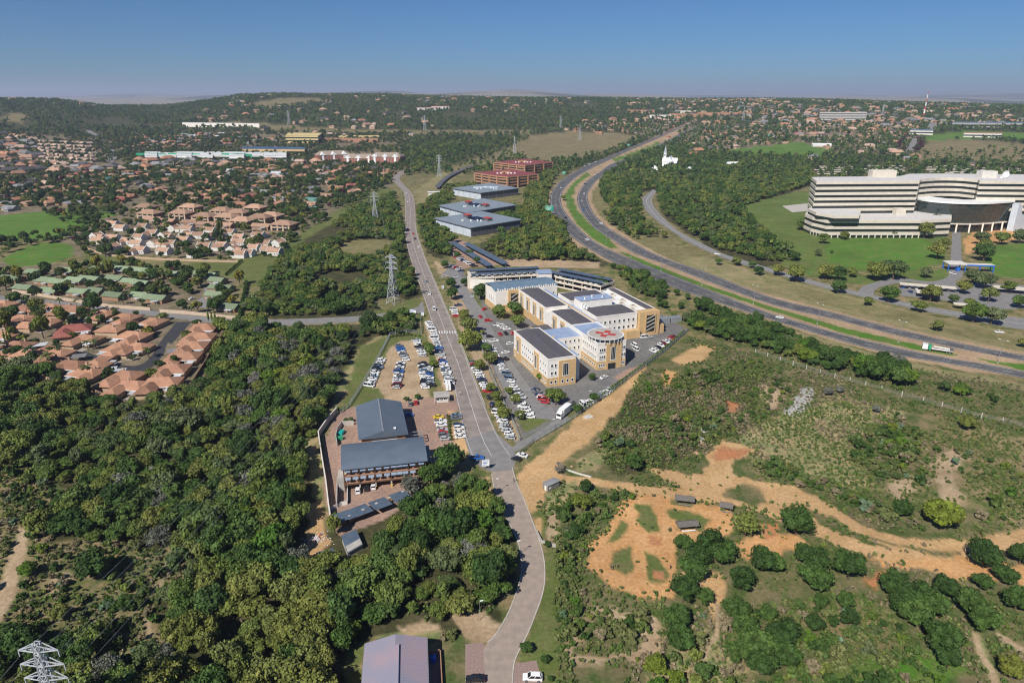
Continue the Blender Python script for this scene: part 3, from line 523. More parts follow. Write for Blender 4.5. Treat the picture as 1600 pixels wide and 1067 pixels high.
mb = MB(); n = 10; prof = [(-8.0 + 16.0 * i / n, 9.0 + 2.0 * (1 - ((i / n - .58) / .58) ** 2)) for i in range(n + 1)]
vs = [(x, y, z) for x in (-14.2, 14.2) for y, z in prof] + [(x, y, z - .22) for x in (-14.2, 14.2) for y, z in prof]; k = n + 1
mb.add(vs, [(i, k + i, k + i + 1, i + 1) for i in range(n)] + [(2 * k + i + 1, 3 * k + i + 1, 3 * k + i, 2 * k + i) for i in range(n)] + [(i, i + 1, 2 * k + i + 1, 2 * k + i) for i in range(n)] + [(k + i + 1, k + i, 3 * k + i, 3 * k + i + 1) for i in range(n)] + [(0, 2 * k, 3 * k, k), (k - 1, 2 * k - 1, 4 * k - 1, 3 * k - 1)])
mb.build('roof', 'roof_slate_long', t)
for s in (-13.3, 13.3):
    mb = MB(); mb.prism([(-5.6, 8.6), (7.2, 8.6), (7.2, 9.9), (1, 10.7), (-5.6, 9.3)], 0, .2); o = mb.build('end_wall', 'plaster_tan', t, (s - .1, 0, 0)); o.rotation_euler = (R(90), 0, R(90))
for z in (3.0, 5.9): P(t, 'floor_slab', 'wall_brick', (-13.6, 13.6, -7.2, -5.6, z - .3, z))
P(t, 'fascia_beam', 'wood_brown', (-13.7, 13.7, -7.32, -7.2, 2.55, 3.05))
bay = [-13.5, -8.6, -3.4, 1.8, 7.6, 13.5]; sl_m = MB(); sl_m.add([(-.92, 0, 0), (.92, 0, 0), (.92, -1.0, -.55), (-.92, -1.0, -.55), (-.92, 0, -.08), (.92, 0, -.08), (.92, -1.0, -.63), (-.92, -1.0, -.63)], [(3, 2, 1, 0), (4, 5, 6, 7), (0, 1, 5, 4), (1, 2, 6, 5), (2, 3, 7, 6), (3, 0, 4, 7)]); sl_m = sl_m.mesh('sunshade', 'sunshade_blue')
pm = MB(); pm.box(0, 0, 0, .35, .35, 8.7); pm = pm.mesh('pillar', 'wood_brown'); cm = MB(); cm.box(0, 0, 0, .5, .5, 2.6); cm.box(0, 0, 0, .54, .54, 1.1, mi=1); cm = cm.mesh('column', ['concrete', 'yellow_paint'])
for i, x in enumerate(bay):
    o = link('pillar', pm, t, (x, -7.0, 0 if i in (0, 5) else 3)); o.scale = (1, 1, 1 if i in (0, 5) else .66)
    if 0 < i < 5: link('column', cm, t, (x, -6.9, 0))
for i in range(5):
    n = 3 if i == 3 else 2; w = bay[i + 1] - bay[i]
    for z in (5.5, 8.4):
        for j in range(n):
            x = bay[i] + w * (j + .5) / n; link('sunshade', sl_m, t, (x, -6.9, z)); b = MB(); b.bar((x - .8, -6.0, z - 1.6), (x - .8, -7.3, z - .3), .1); b.build('bracket', 'wood_brown', t)
            windows(t, (x - .8, -5.62), (x + .8, -5.62), z - 2.1, 1, 1.5, 1.5)
bpoly(t, rect(-16, 16, -13, 9)); P(t, 'stair_tower', 'concrete', (14.3, 15.8, -4, 4.5, 0, 8)); P(t, 'porch', 'concrete', (-15.6, -13.7, -6.5, -1, 0, 5.4), (-16.2, -15.9, -16, -1, 0, 2.6))
aircon(t, (16.6, 1, 0), 1.2, 1.3); aircon(t, (16.6, -1.5, 0), 1.2, 1.3)
# carports below the long building
def carport(p, L, D, rz, label, group=None, h=2.6, m='canopy_blue', tilt=.35, cat='carport', name='carport', z=0.0):
    t = thing(name, label, cat, (p[0], p[1], z), rz, group); mb = MB()
    mb.add([(-L / 2, -D / 2, h), (L / 2, -D / 2, h), (L / 2, D / 2, h + tilt), (-L / 2, D / 2, h + tilt)] + [(-L / 2, -D / 2, h - .12), (L / 2, -D / 2, h - .12), (L / 2, D / 2, h + tilt - .12), (-L / 2, D / 2, h + tilt - .12)], [(0, 1, 2, 3), (7, 6, 5, 4), (0, 4, 5, 1), (1, 5, 6, 2), (2, 6, 7, 3), (3, 7, 4, 0)])
    mb.build('canopy', m, t); n = max(2, int(L / 8) + 1); pm = MB(); pm.box(0, 0, 0, .14, .14, h + tilt * .45); pm = pm.mesh('post', 'steel_grey')
    for i in range(n): link('post', pm, t, (-L / 2 + .6 + (L - 1.2) * i / (n - 1), .1, 0))
    BPOLY.append([(p[0] + x * math.cos(rz) - y * math.sin(rz), p[1] + x * math.sin(rz) + y * math.cos(rz)) for x, y in rect(-L / 2, L / 2, -D / 2, D / 2)]); return t
a0 = ang((530, 808), (625, 772), 2.6)
for i, (px, py) in enumerate(((537, 805), (564, 795.5), (594, 785), (625, 773.5))):
    p = G(px, py, 2.6); carport((p.x, p.y), 5.8, 6.0, a0, 'slate blue carport canopy in the row along the brick-piered fence', 'carports along the brick-piered fence', tilt=-.5)
t = thing('pier_fence', 'low fence of brick piers and grey steel panels below the carports', 'fence', G(522, 825)); q0 = G(522, 825)
pm = MB(); pm.box(0, 0, 0, .75, .75, 2.3); pm.box(0, 0, 2.3, .9, .9, .15, mi=1); pm = pm.mesh('pier', ['wall_brick', 'concrete']); prev = None
for px, py in ((523, 824), (547, 816), (568, 806), (589, 796), (609, 787), (630, 777)):
    q = G(px, py) - q0; link('pier', pm, t, q, a0)
    if prev is not None:
        mb = MB(); L = (q - prev).length; d = (q - prev) / L
        mb.bar(prev + d * .4 + Vector((0, 0, .35)), q - d * .4 + Vector((0, 0, .35)), .3, 1, .7)
        for zz in (.9, 2.0): mb.bar(prev + d * .4 + Vector((0, 0, zz)), q - d * .4 + Vector((0, 0, zz)), .07)
        for j in range(int(L / .45)): w = prev + d * (.6 + j * .45); mb.bar(w + Vector((0, 0, .7)), w + Vector((0, 0, 2.0)), .06)
        mb.build('fence_panel', ['steel', 'wall_brick'], t)
    prev = q
def shed(name, label, quad, h, mats, cat='shed', drop=.5, group=None):
    q = GP(quad, h); c = sum((Vector((p.x, p.y, 0)) for p in q), Vector()) / 4; t = thing(name, label, cat, c, 0, group); pl = [(p.x - c.x, p.y - c.y) for p in q]
    mb = MB(); mb.prism([(x * .94, y * .94) for x, y in pl], 0, h - drop * .6); mb.build('wall', mats[0], t); mb = MB(); mb.prism(pl, lambda p: h - .2 - drop * (p[1] < 0), lambda p: h - drop * (p[1] < 0)); mb.build('roof', mats[1], t); bpoly(t, pl, .5); return t
shed('blue_shed', 'shed with flat slate blue roof half hidden by the wood', [(533, 837), (556, 826), (567, 848), (543, 862)], 2.4, ('concrete', 'canopy_blue'))
shed('small_shed', 'small lean-to shed with grey blue roof at the edge of the rubbish heap', [(494, 863), (521, 856), (523, 867), (498, 875)], 2.8, ('plaster_white', 'canopy_blue'))
def wallrun(name, label, pts, h, w, m, cat='wall', cap=None, group=None, z0=0.0):
    q = GP(pts); t = thing(name, label, cat, q[0], 0, group); ln = [p - q[0] for p in q]
    for i in range(len(ln) - 1):
        a, b = ln[i], ln[i + 1]; mb = MB(); mb.bar(a + Vector((0, 0, h / 2)), b + Vector((0, 0, h / 2)), w, 0, h); mb.build('wall_section', m, t)
        if cap: mb = MB(); mb.bar(a + Vector((0, 0, h + .05)), b + Vector((0, 0, h + .05)), w + .12, 0, .1); mb.build('coping', cap, t)
    return t
wallrun('boundary_wall', 'tall pale boundary wall bending round the slate-roofed buildings', [(518, 822), (514, 796), (510, 760), (504, 724), (498, 683), (513, 661), (527, 645)], 2.6, .3, 'concrete', cap='plaster_pale')
wallrun('yard_wall', 'curved low wall screening the bins in the paved yard', [(527, 697), (525, 686), (528, 674), (534, 665), (553, 664)], 2.0, .25, 'concrete'); wallrun('planter_wall', 'low wall beside the undercroft planter', [(516, 798), (534, 789), (543, 788), (543, 762)], 1.3, .25, 'plaster_pale')
def skip(p, m, label, rz):
    t = thing('rubbish_skip', label, 'skip', p, rz); mb = MB(); mb.box(0, 0, .1, 2.4, 1.4, 1.2, top=(1.2, 1.1)); mb.build('bin', m, t); mb = MB(); mb.box(0, 0, 1.3, 2.9, .12, .12); mb.box(0, -.7, 1.3, 2.8, .1, .1); mb.box(0, .7, 1.3, 2.8, .1, .1); mb.build('rim', m, t)
skip(G(530, 687), 'green_paint', 'green steel rubbish skip behind the curved yard wall', .3); skip(G(534, 678), 'teal_paint', 'teal rubbish bin standing behind the green skip', 1.4)
# guard house at the yard gate
c = G(690, 626); t = thing('gate_house', 'flat concrete-roofed gate house at the entrance of the paved yard', 'gate house', c, R(8)); P(t, 'wall', 'plaster_pale', (-2.6, 2.8, -1.6, 2.4, 0, 2.7)); P(t, 'roof', 'concrete', (-3.3, 3.4, -2.6, 3.0, 2.7, 3.05)); windows(t, (-2.4, -1.62), (2.4, -1.62), .9, 3, 1.4, 1.3)
pm = MB(); pm.box(0, 0, 0, .3, .3, 2.7); pm = pm.mesh('post', 'concrete')
for x in (-3.0, 3.1): link('post', pm, t, (x, -2.3, 0))
bpoly(t, rect(-3, 3, -3, 3), 0)
# hall at the foot of the picture
t = thing('metal_hall', 'mauve blue ribbed metal-roofed hall beside the paved road', 'hall', (-25.0, 111.0, 0), R(98)); P(t, 'wall', 'wall_brick', (-14.6, 14.6, -6.4, 6.4, 0, 4.9))
mb = MB(); mb.gable(30, 13.6, 5.0, 1.9, .4, .2); mb.build('roof', 'roof_mauve', t)
mb = MB(); vs = [(-15.3, -.9, 6.72), (12, -.9, 6.72), (-15.3, -.9, 7.12), (12, -.9, 7.12), (-15.3, 1.3, 6.6), (12, 1.3, 6.6)]; mb.add(vs, [(0, 1, 3, 2), (2, 3, 5, 4), (1, 5, 3), (0, 2, 4)]); mb.build('ridge_vent', 'roof_mauve', t); P(t, 'gutter', 'steel_grey', (-15.4, 15.4, -7.35, -7.2, 4.75, 4.95))
bpoly(t, rect(-16, 16, -11, 8)); P(t, 'paved_walk', 'brick_paving_brown', (-15.3, 14.5, -10, -6.5, 0, .04)); P(t, 'screen_wall', 'wall_brick', (-15.3, 15, -10.3, -10.05, 0, 1.2)); P(t, 'end_screen', 'wall_brick', (14.8, 15.05, -10, -6.8, 0, 1.5))
tk = thing('water_tank', 'small blue tank standing in the passage beside the mauve-roofed hall', 'tank', tuple(t.matrix_basis @ Vector((13, -8.4, .04)))); mb = MB(); mb.cyl(0, 0, 0, .8, 1.6, 14); mb.cyl(0, 0, 1.6, .8, .3, 14, r2=.3); mb.build('drum', 'blue_paint', tk); mb = MB(); mb.cyl(0, 0, 1.9, .28, .1, 10); mb.build('lid', 'panel_dark', tk)
# ---------------------------------------------------------------- hospital (local u, v axes along its wings)
t = HOSP = thing('hospital', 'three-storey cream and tan hospital with charcoal roofs and rooftop helipad', 'hospital', (16, 284, 0), R(21)); H = 13.0
WINGS = [('front_wing', 0, 13.8, 0, 42), ('heli_wing', 30.5, 45.7, 10, 40), ('middle_wing', 30.5, 44, 40, 66), ('back_wing', 30.5, 44, 72, 113), ('side_wing', 49, 74, 47, 64), ('far_side_wing', 49, 74, 79, 96), ('outer_wing', 84, 90, 50, 100)]
for nm, u0, u1, v0, v1 in WINGS:
    h = 11.2 if nm == 'outer_wing' else H
    o = P(t, nm, 'plaster_white', (u0, u1, v0, v1, 0, h)); P(o, 'plinth', 'plaster_tan', (u0 - .15, u1 + .15, v0 - .15, v1 + .15, 0, 4.3))
    P(o, 'parapet', 'plaster_white', (u0 - .1, u0 + .35, v0 - .1, v1 + .1, h, h + .7), (u1 - .35, u1 + .1, v0 - .1, v1 + .1, h, h + .7), (u0 + .35, u1 - .35, v1 - .25, v1 + .1, h, h + .7), (u0 + .35, u1 - .35, v0 - .1, v0 + .25, h, h + .7))
    if nm != 'heli_wing': lowroof(o, u0 + .36, u1 - .36, v0 + .26, v1 - .26, h + .4, .45, 'roof_charcoal')
    bpoly(t, rect(u0, u1, v0, v1), .5)
o = P(t, 'link_roof', 'plaster_white', (13.9, 17.4, 3, 42, 0, 12.0), (17.4, 30.4, 27, 42, 0, 12.0), (30.4, 44, 66.1, 71.9, 0, 12), (44.1, 48.9, 40, 113, 0, 12.0), (74.1, 83.9, 52, 100, 0, 11), (49, 74, 64.1, 78.9, 0, 11.6)); P(o, 'silver_sheet', 'roof_silver', (14.2, 17.1, 3.3, 41.7, 12, 12.15), (17.1, 30.1, 27.3, 41.7, 12, 12.15), (30.8, 45.4, 10.3, 39.7, 13, 13.2), (44.4, 48.6, 40.2, 112.7, 12, 12.15), (49.2, 74, 64.4, 78.6, 11.6, 11.75))
P(o, 'white_sheet', 'white_paint', (74.3, 83.6, 52.3, 99.7, 11, 11.12)); P(o, 'walkway', 'plaster_tan', (45.6, 47.2, 42, 90, 12.16, 12.35)); P(o, 'rail', 'yellow_paint', (13.6, 17, 30, 30.25, 12.16, 12.6)); P(o, 'rail', 'yellow_paint', (13.6, 17, 12, 12.25, 12.16, 12.6))
bpoly(t, rect(0, 90, 3, 113), 0)
o = P(t, 'plant_room', 'plaster_white', (50, 70, 68, 76, 11.7, 16.5)); P(o, 'plant_roof', 'roof_silver', (49.7, 70.3, 67.7, 76.3, 16.5, 16.7)); mb = MB()
for k in range(7): mb.cyl(50.8 + (k % 2) * 1.6, 67 + k * 1.5 - 5, 11.8, .65, 3.2, 10)
mb.build('vent_stack', 'white_paint', t)
for u, v in ((54, 70), (60, 73), (65, 70)): aircon(t, (u, v, 16.7), .3, 1.6)
for k in range(7): mb = MB(); mb.box(76 + (k % 2) * 4, 56 + k * 6, 11.13, 3.4, 2.0, 1.5); mb.cyl(76 + (k % 2) * 4, 56 + k * 6, 12.63, .8, .25, 10, 1); mb.build('roof_unit', ['plaster_cream', 'concrete_dark'], t)
# rear block with blue roof
o = P(t, 'rear_block', 'plaster_white', (16.5, 57, 114.5, 134, 0, 13)); lowroof(o, 16.5, 57, 115.5, 134, 13.6, 1.6, 'roof_blue', 'u', over=.6); P(o, 'plinth', 'plaster_tan', (16.3, 57.2, 114.3, 134.2, 0, 4.2)); bpoly(t, rect(16, 57, 114, 134), .5)
for k in range(26): mb = MB(); mb.box(18 + k * 1.5, 114.9, 13.0, .8, .5, 1.0 + .5 * (k % 3 == 0)); mb.build('roof_vent', 'plaster_white', t)
P(t, 'stair_frame', 'plaster_tan', (24, 31, 112.6, 114.5, 0, 13.3)); P(t, 'stair_glass', 'glass_dark', (25.4, 29.6, 112.3, 112.6, 3, 11.5))
for k in range(3): mb = MB(); mb.bar((25.6, 112.0, 4 + k * 2.6), (29.4, 112.0, 6.2 + k * 2.6), .45); mb.build('stair_flight', 'concrete', t)
# tan stair tower at the side
P(t, 'stair_tower', 'plaster_tan', (74.5, 87, 45, 50, 0, 13.6)); P(t, 'tower_glass', 'glass_dark', (78.5, 84, 44.7, 45, 2.5, 11.8)); P(t, 'tower_frame', 'plaster_tan', (77.9, 78.5, 44.55, 45, 1.5, 12.6), (84, 84.6, 44.55, 45, 1.5, 12.6), (78.5, 84, 44.55, 45, 11.8, 12.6))
for k in range(4): mb = MB(); mb.bar((78.7, 44.5, 3 + k * 2.2), (83.8, 44.5, 5 + k * 2.2), .4); mb.build('stair_flight', 'concrete', t)
P(t, 'service_porch', 'plaster_tan', (66, 74.4, 43.5, 46.8, 0, 4.4)); P(t, 'service_porch', 'plaster_tan', (87.1, 91, 46, 52, 0, 5)); P(t, 'gas_tank', 'white_paint', (90.2, 91.6, 55, 56.4, 0, 9))
# helipad
mb = MB(); n = 40; cx, cy, rr_ = 38.0, 16.7, 9.0
mb.cyl(cx, cy, 15.2, rr_, .35, n); o = mb.build('helipad', 'concrete', t); mb = MB()
mb.add([(cx + r_ * math.cos(2 * math.pi * i / n), cy + r_ * math.sin(2 * math.pi * i / n), 15.565) for r_ in (rr_ - .15, rr_ - .65) for i in range(n)], [(i, (i + 1) % n, n + (i + 1) % n, n + i) for i in range(n)]); mb.build('helipad_ring', 'white_paint', o)
mb = MB()
for k in range(4):
    a = R(45 + 90 * k); c_, s_ = math.cos(a), math.sin(a); mb.add([(cx + x * c_ - y * s_, cy + x * s_ + y * c_, 15.58) for x, y in ((1.2, -1.5), (5.0, -1.5), (5.0, 1.5), (1.2, 1.5))], [(0, 1, 2, 3)])
mb.build('helipad_cross', 'red_paint', o); mb = MB()
for i in range(24): a = 2 * math.pi * i / 24; mb.bar((cx + 8.6 * math.cos(a), cy + 8.6 * math.sin(a), 13.2), (cx + 8.9 * math.cos(a), cy + 8.9 * math.sin(a), 15.2), .25)
mb.build('helipad_support', 'plaster_white', o)
# facade bays and windows
def bay_(u0, u1, v0, v1, z1, name='facade_bay'): return P(t, name, 'plaster_tan', (u0, u1, v0, v1, 0, z1))
for v0 in (2, 24.5): bay_(-.5, .1, v0 + 8, v0 + 13, 12.4); windows(t, (-.52, v0 + 12), (-.52, v0 + 9), 4.6, 1, 2.2, 6.6, mull=1)
for v0, v1 in ((0, 9.5), (15.6, 32), (38, 42)): windows(t, (.0 - .02, v1 - .5), (-.02, v0 + .5), 9.2, max(1, int((v1 - v0) / 2.6)), 1.1, 1.5, mull=0); windows(t, (-.02, v1 - .5), (-.02, v0 + .5), 5.6, max(1, int((v1 - v0) / 2.6)), 1.1, 1.5, mull=0); windows(t, (-.17, v1 - .5), (-.17, v0 + .5), 1.4, max(1, int((v1 - v0) / 2.6)), 1.1, 1.5, mull=0)
bay_(5.4, 13.9, -.55, 0, 12.2); windows(t, (7.2, -.58), (10.2, -.58), 4.8, 1, 2.8, 6.0, mull=2)
for z in (9.2, 5.6): windows(t, (1.2, -.02), (4.8, -.02), z, 2, 1.1, 1.7, mull=0)
windows(t, (6, -.57), (13.4, -.57), 1.4, 3, 1.2, 1.6, mull=0); windows(t, (.8, -.17), (5, -.17), 1.4, 2, 1.2, 1.6, mull=0)

bay_(35.0, 43.2, 9.4, 10, 13.0); windows(t, (37.2, 9.38), (40, 9.38), 4.6, 1, 2.6, 6.8, mull=2); P(t, 'entrance', 'glass_dark', (36, 40, 9.2, 9.4, .1, 3.0))
for z in (9.2, 5.6, 1.4): windows(t, (31.2, 9.83), (34.6, 9.83), z, 3, .9, 1.7, mull=0); windows(t, (43.6, 9.83), (45.4, 9.83), z, 2, .9, 1.7, mull=0); windows(t, (30.33, 26), (30.33, 11), z, 7, 1.0, 1.5, mull=0); windows(t, (45.87, 11), (45.87, 38), z, 10, 1.0, 1.5, mull=0); windows(t, (18, 26.98), (30, 26.98), z, 5, 1.0, 1.5, mull=0)
for v0, v1, L in ((44, 66, 22), (72, 113, 41)):
    for k in range(int(L / 10)): bay_(30.0, 30.6, v0 + 3 + k * 10, v0 + 7.5 + k * 10, 12.4); windows(t, (29.98, v0 + 6.6 + k * 10), (29.98, v0 + 3.9 + k * 10), 4.6, 1, 2.2, 6.6)
    for z in (9.2, 5.6): windows(t, (30.47, v1 - .4), (30.47, v0 + .4), z, int(L / 5), 1.1, 1.5, mull=0)
for z in (9.0, 5.2): windows(t, (50, 46.97), (73, 46.97), z, 8, 1.3, 1.7, mull=0)
windows(t, (16.47, 133), (16.47, 116), 5, 4, 1.2, 4, mull=1); windows(t, (32, 114.47), (56, 114.47), 7, 7, 1.2, 2.4, mull=0)
P(t, 'porch', 'plaster_tan', (20, 30, 60, 68.5, 0, 5.0)); P(t, 'porch_roof', 'roof_charcoal', (20.3, 29.8, 60.3, 68.2, 5.0, 5.3)); bpoly(t, rect(20, 30, 60, 68.5), .5)
# generator yard beside the hospital
t2 = thing('generator_yard', 'grey steel generator containers behind the tan hospital stair tower', 'generator', G(1046, 503), R(21)); P(t2, 'container', 'steel_grey', (-9, -1, -2, 1.5, 0, 3.4)); P(t2, 'small_container', 'steel_grey', (0, 7, -2, 1.5, 0, 3.0)); P(t2, 'exhaust', 'steel', (-6, -5.6, -.5, -.1, 3.4, 4.8), (3, 3.4, -.5, -.1, 3, 4.4))
# ---------------------------------------------------------------- parking garage: two arms of open decks
t = thing('parking_garage', 'cream two-deck parking garage behind the hospital with shade roofs on top', 'parking garage', (0, 0, 0)); bpl = []
def deck_arm(p, q, D, levels, walls):
    p = Vector((*p, 0)); q = Vector((*q, 0)); d = (q - p); L = d.length; a = math.atan2(d.y, d.x)
    def lp(x, y): return (p.x + x * math.cos(a) - y * math.sin(a), p.y + x * math.sin(a) + y * math.cos(a))
    for k in range(levels + 1):
        z = k * 3.3
        if k: mb = MB(); mb.prism([lp(*c) for c in rect(0, L, 0, D)], z - .3, z); mb.build('deck', 'concrete', t)
        for (x0, x1, y0, y1) in ((0, L, -.25, -.01), (0, L, D + .01, D + .25), (-.25, -.01, 0, D), (L + .01, L + .25, 0, D)):
            mb = MB(); mb.prism([lp(*c) for c in rect(x0, x1, y0, y1)], max(z - .3, 0), z + 1.0); mb.build('parapet', 'plaster_cream', t)
    n = int(L / 7.5); cm = MB(); cm.box(0, 0, 0, .5, .5, levels * 3.3); cm = cm.mesh('column', 'plaster_cream')
    for i in range(n + 1):
        for y in (.4, D - .4): x_, y_ = lp(.4 + (L - .8) * i / n, y); link('column', cm, t, (x_, y_, 0), a)
    for y0 in (.6, D - 5.6):
        mb = MB(); mb.prism([lp(*c) for c in rect(.5, L - .5, y0, y0 + 5.0)], levels * 3.3 + 2.4, levels * 3.3 + 2.55); mb.build('shade_roof', 'canopy_blue', t)
        for i in range(n):
            x_, y_ = lp(1 + (L - 2) * i / (n - 1), y0 + 2.5); mb = MB(); mb.box(x_, y_, levels * 3.3, .14, .14, 2.4, a); mb.build('shade_post', 'steel_grey', t)
    BPOLY.append([lp(*c) for c in rect(-2, L + 2, -2, D + 2)]); return lp, L, a
GAR = [deck_arm((-28, 452), (22, 462), 17, 2, 0), deck_arm((24, 461), (58, 431), 16, 2, 0)]
mb = MB(); mb.prism([(17, 460), (26, 462), (27, 452), (18, 450)], 0, 10.5); mb.build('lift_tower', 'plaster_white', t); mb = MB(); mb.prism([(16.6, 460.4), (26.4, 462.4), (27.4, 451.6), (17.6, 449.6)], 10.5, 10.8); mb.build('lift_tower_roof', 'roof_silver', t); windows(t, (20.5, 450.4), (23.5, 450.9), 6, 2, .9, 2.2)
mb = MB(); mb.prism([(-30.4, 452), (-28.3, 452), (-24, 470), (-30, 468)], 0, 8.2); mb.build('ramp_tower', 'plaster_cream', t); P(t, 'end_wall', 'plaster_white', (-28.6, -12, 451.2, 451.7, 0, 6.4))
# solar / shade carports north of the garage
for (p, q, D, lab) in (((728, 380), (790, 412), 6, 'long slate blue carport canopy beside the wood behind the garage'), ((706, 378), (765, 415), 6, 'long slate blue carport canopy between trees and paved strip')):
    P0, P1 = G(*p, 3), G(*q, 3); carport(((P0.x + P1.x) / 2, (P0.y + P1.y) / 2), (P1 - P0).length, D, ang(p, q, 3), lab, None, 3.0)
# ---------------------------------------------------------------- warehouses, brown offices
def pquad(pts, z): return [(p.x, p.y) for p in GP(pts, z)]
def off_poly(pl, d):
    mx = sum(p[0] for p in pl) / len(pl); my = sum(p[1] for p in pl) / len(pl)
    return [(x + (x - mx) / math.hypot(x - mx, y - my) * d, y + (y - my) / math.hypot(x - mx, y - my) * d) for x, y in pl]
def rel(pl, c): return [(x - c[0], y - c[1]) for x, y in pl]
def mid(pl): return (sum(p[0] for p in pl) / len(pl), sum(p[1] for p in pl) / len(pl))
def lerp2(a, b, t): return (a[0] + (b[0] - a[0]) * t, a[1] + (b[1] - a[1]) * t)
for pts, h, lab, solar in (([(678, 341), (735, 356), (816, 343), (753, 330)], 9, 'flat blue-grey warehouse in front of its two twins, solar array on roof', 1), ([(685, 321), (729, 333), (808, 320), (755, 310)], 9, 'flat blue-grey warehouse between its two neighbours, red-capped roof vents', 1), ([(706, 294), (751, 301.5), (812, 294), (766, 286)], 9, 'flat blue-grey warehouse below the terracotta offices, pale roof lights', 0)):
    q = pquad(pts, h); c = mid(q); t = thing('warehouse', lab, 'warehouse', (c[0], c[1], 0), 0, 'three flat-roofed warehouses'); q = rel(q, c); BPOLY.append([(x + c[0], y + c[1]) for x, y in off_poly(q, 4)])
    mb = MB(); mb.prism(off_poly(q, -2), 0, h - .6); mb.build('wall', 'panel_white_blue', t); mb = MB(); mb.prism(q, h - .5, h); mb.build('roof', 'roof_warehouse', t); mb = MB(); mb.prism(off_poly(q, .3), h - .8, h - .15); mb.build('fascia', 'panel_dark', t)
    w = off_poly(q, -1.8)
    for i, (a, b) in enumerate(((w[0], w[1]), (w[1], w[2]))):
        for k in range(5):
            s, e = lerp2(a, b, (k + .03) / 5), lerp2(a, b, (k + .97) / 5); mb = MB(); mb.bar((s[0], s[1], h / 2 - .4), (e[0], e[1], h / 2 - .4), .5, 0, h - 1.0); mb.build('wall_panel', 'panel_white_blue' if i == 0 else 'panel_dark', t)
    d = (Vector((*q[1], 0)) - Vector((*q[0], 0))).normalized(); a = math.atan2(d.y, d.x)
    if solar:
        pm = MB(); pm.add([(-1.6, -1, .15), (1.6, -1, .15), (1.6, 1, .7), (-1.6, 1, .7)], [(0, 1, 2, 3), (3, 2, 1, 0)]); pm = pm.mesh('solar_panel', 'solar_panel')
        for i in range(6):
            for j in range(5): x, y = (i - 2.5) * 3.5, (j - 2) * 2.6; link('solar_panel', pm, t, (x * math.cos(a) - y * math.sin(a), x * math.sin(a) + y * math.cos(a), h), a)
        for k, (x, y) in enumerate(((-14, -2), (14, 3))):
            mb = MB(); mb.box(0, 0, 0, 8, 5, 2.4, a); o = mb.build('roof_vent', 'panel_dark', t, (x * math.cos(a) - y * math.sin(a), x * math.sin(a) + y * math.cos(a), h)); mb = MB(); mb.box(0, 0, 2.4, 9, 6, .4, a); mb.build('vent_cap', 'red_paint', o)
    else:
        for k in range(4): mb = MB(); mb.box((k - 1.5) * 7, 8 - abs(k - 1.5) * 3, h, 6, 12, 1.0, a, top=(.7, .9)); mb.build('roof_light', 'panel_white_blue', t)
    for k in range(5): x, y = random.uniform(-15, 15), random.uniform(-14, -8); mb = MB(); mb.box(x, y, h, 1.5, 1.2, 1.4, a); mb.build('roof_unit', 'white_paint', t)
for pts, h, lab in (([(742, 270), (777, 275), (793, 276.5), (841, 272), (798, 264.5)], 16, 'terracotta three-storey office with maroon roof next to the warehouses'), ([(772, 253.5), (808, 257.5), (820, 258.5), (864, 253.5), (820, 248.8)], 16, 'terracotta three-storey office with maroon roof on the motorway side')):
    q = pquad(pts, h); c = mid(q); t = thing('office_block', lab, 'office', (c[0], c[1], 0), 0, 'pair of terracotta offices'); q = rel(q, c); BPOLY.append([(x + c[0], y + c[1]) for x, y in off_poly(q, 3)])
    for k in range(4):
        mb = MB(); mb.prism(off_poly(q, -1.6), k * 4.0, k * 4.0 + 4.0 if k < 3 else h - .5); mb.build('window_band', 'glass_dark', t)
        if k: mb = MB(); mb.prism(q, k * 4.0 - .9 if k else 0, k * 4.0 + .9); mb.build('spandrel', 'brick_brown', t)
    mb = MB(); mb.prism(off_poly(q, .4), h - 1.6, h); mb.build('parapet', 'brick_brown', t); mb = MB(); mb.prism(off_poly(q, -1), h, h + .35); mb.build('roof', 'roof_maroon', t)
    for a, b in ((q[0], q[1]), (q[2], q[3])):
        for k in range(4): s = lerp2(a, b, k / 3); mb = MB(); mb.box(s[0], s[1], 0, 2.2, 2.2, h - .2, math.atan2(b[1] - a[1], b[0] - a[0])); mb.build('pier', 'brick_brown', t)
    mb = MB(); mb.box(0, 0, h + .35, 14, 6, 3); mb.build('plant_room', 'brick_brown', t)
    for k in range(6): mb = MB(); mb.box(-12 + k * 5, -4 + (k % 3), h + .35, 2.4, 2, 1.6); mb.build('roof_unit', 'white_paint', t)
# ---------------------------------------------------------------- great curved office with stacked bands and glass drum
def arc(pts, n=16): return [(p.x, p.y) for p in spl([Vector((x, y, 0)) for x, y in pts], n)]
Z2 = 16.5; Z3 = 21.6; ZT = 47.0
t = thing('banded_office', 'vast cream office with stacked ribbon-window bands, curved recess and dark glass drum', 'office', (0, 0, 0))
podium = pquad([(1262, 330), (1258, 334), (1270, 339), (1293, 344), (1440, 344), (1487, 342), (1487, 332), (1400, 326)], Z2)
tier = pquad([(1268, 324), (1262, 326), (1275, 332), (1304, 337), (1343, 337), (1345, 330), (1320, 324)], Z3)
fl = GP([(1276, 284), (1437, 283)], ZT); fr = GP([(1440, 280), (1465, 278.2), (1500, 278.5), (1528, 281)], ZT); fe = GP([(1531, 283), (1660, 284)], ZT)
front = [(p.x, p.y) for p in fl] + arc([(p.x, p.y) for p in fr], 10) + [(p.x, p.y) for p in fe]
bk = GP([(1660, 273.5), (1470, 271.5), (1420, 272), (1405, 275.5), (1268, 277)], ZT); upper = front + [(p.x, p.y) for p in bk]
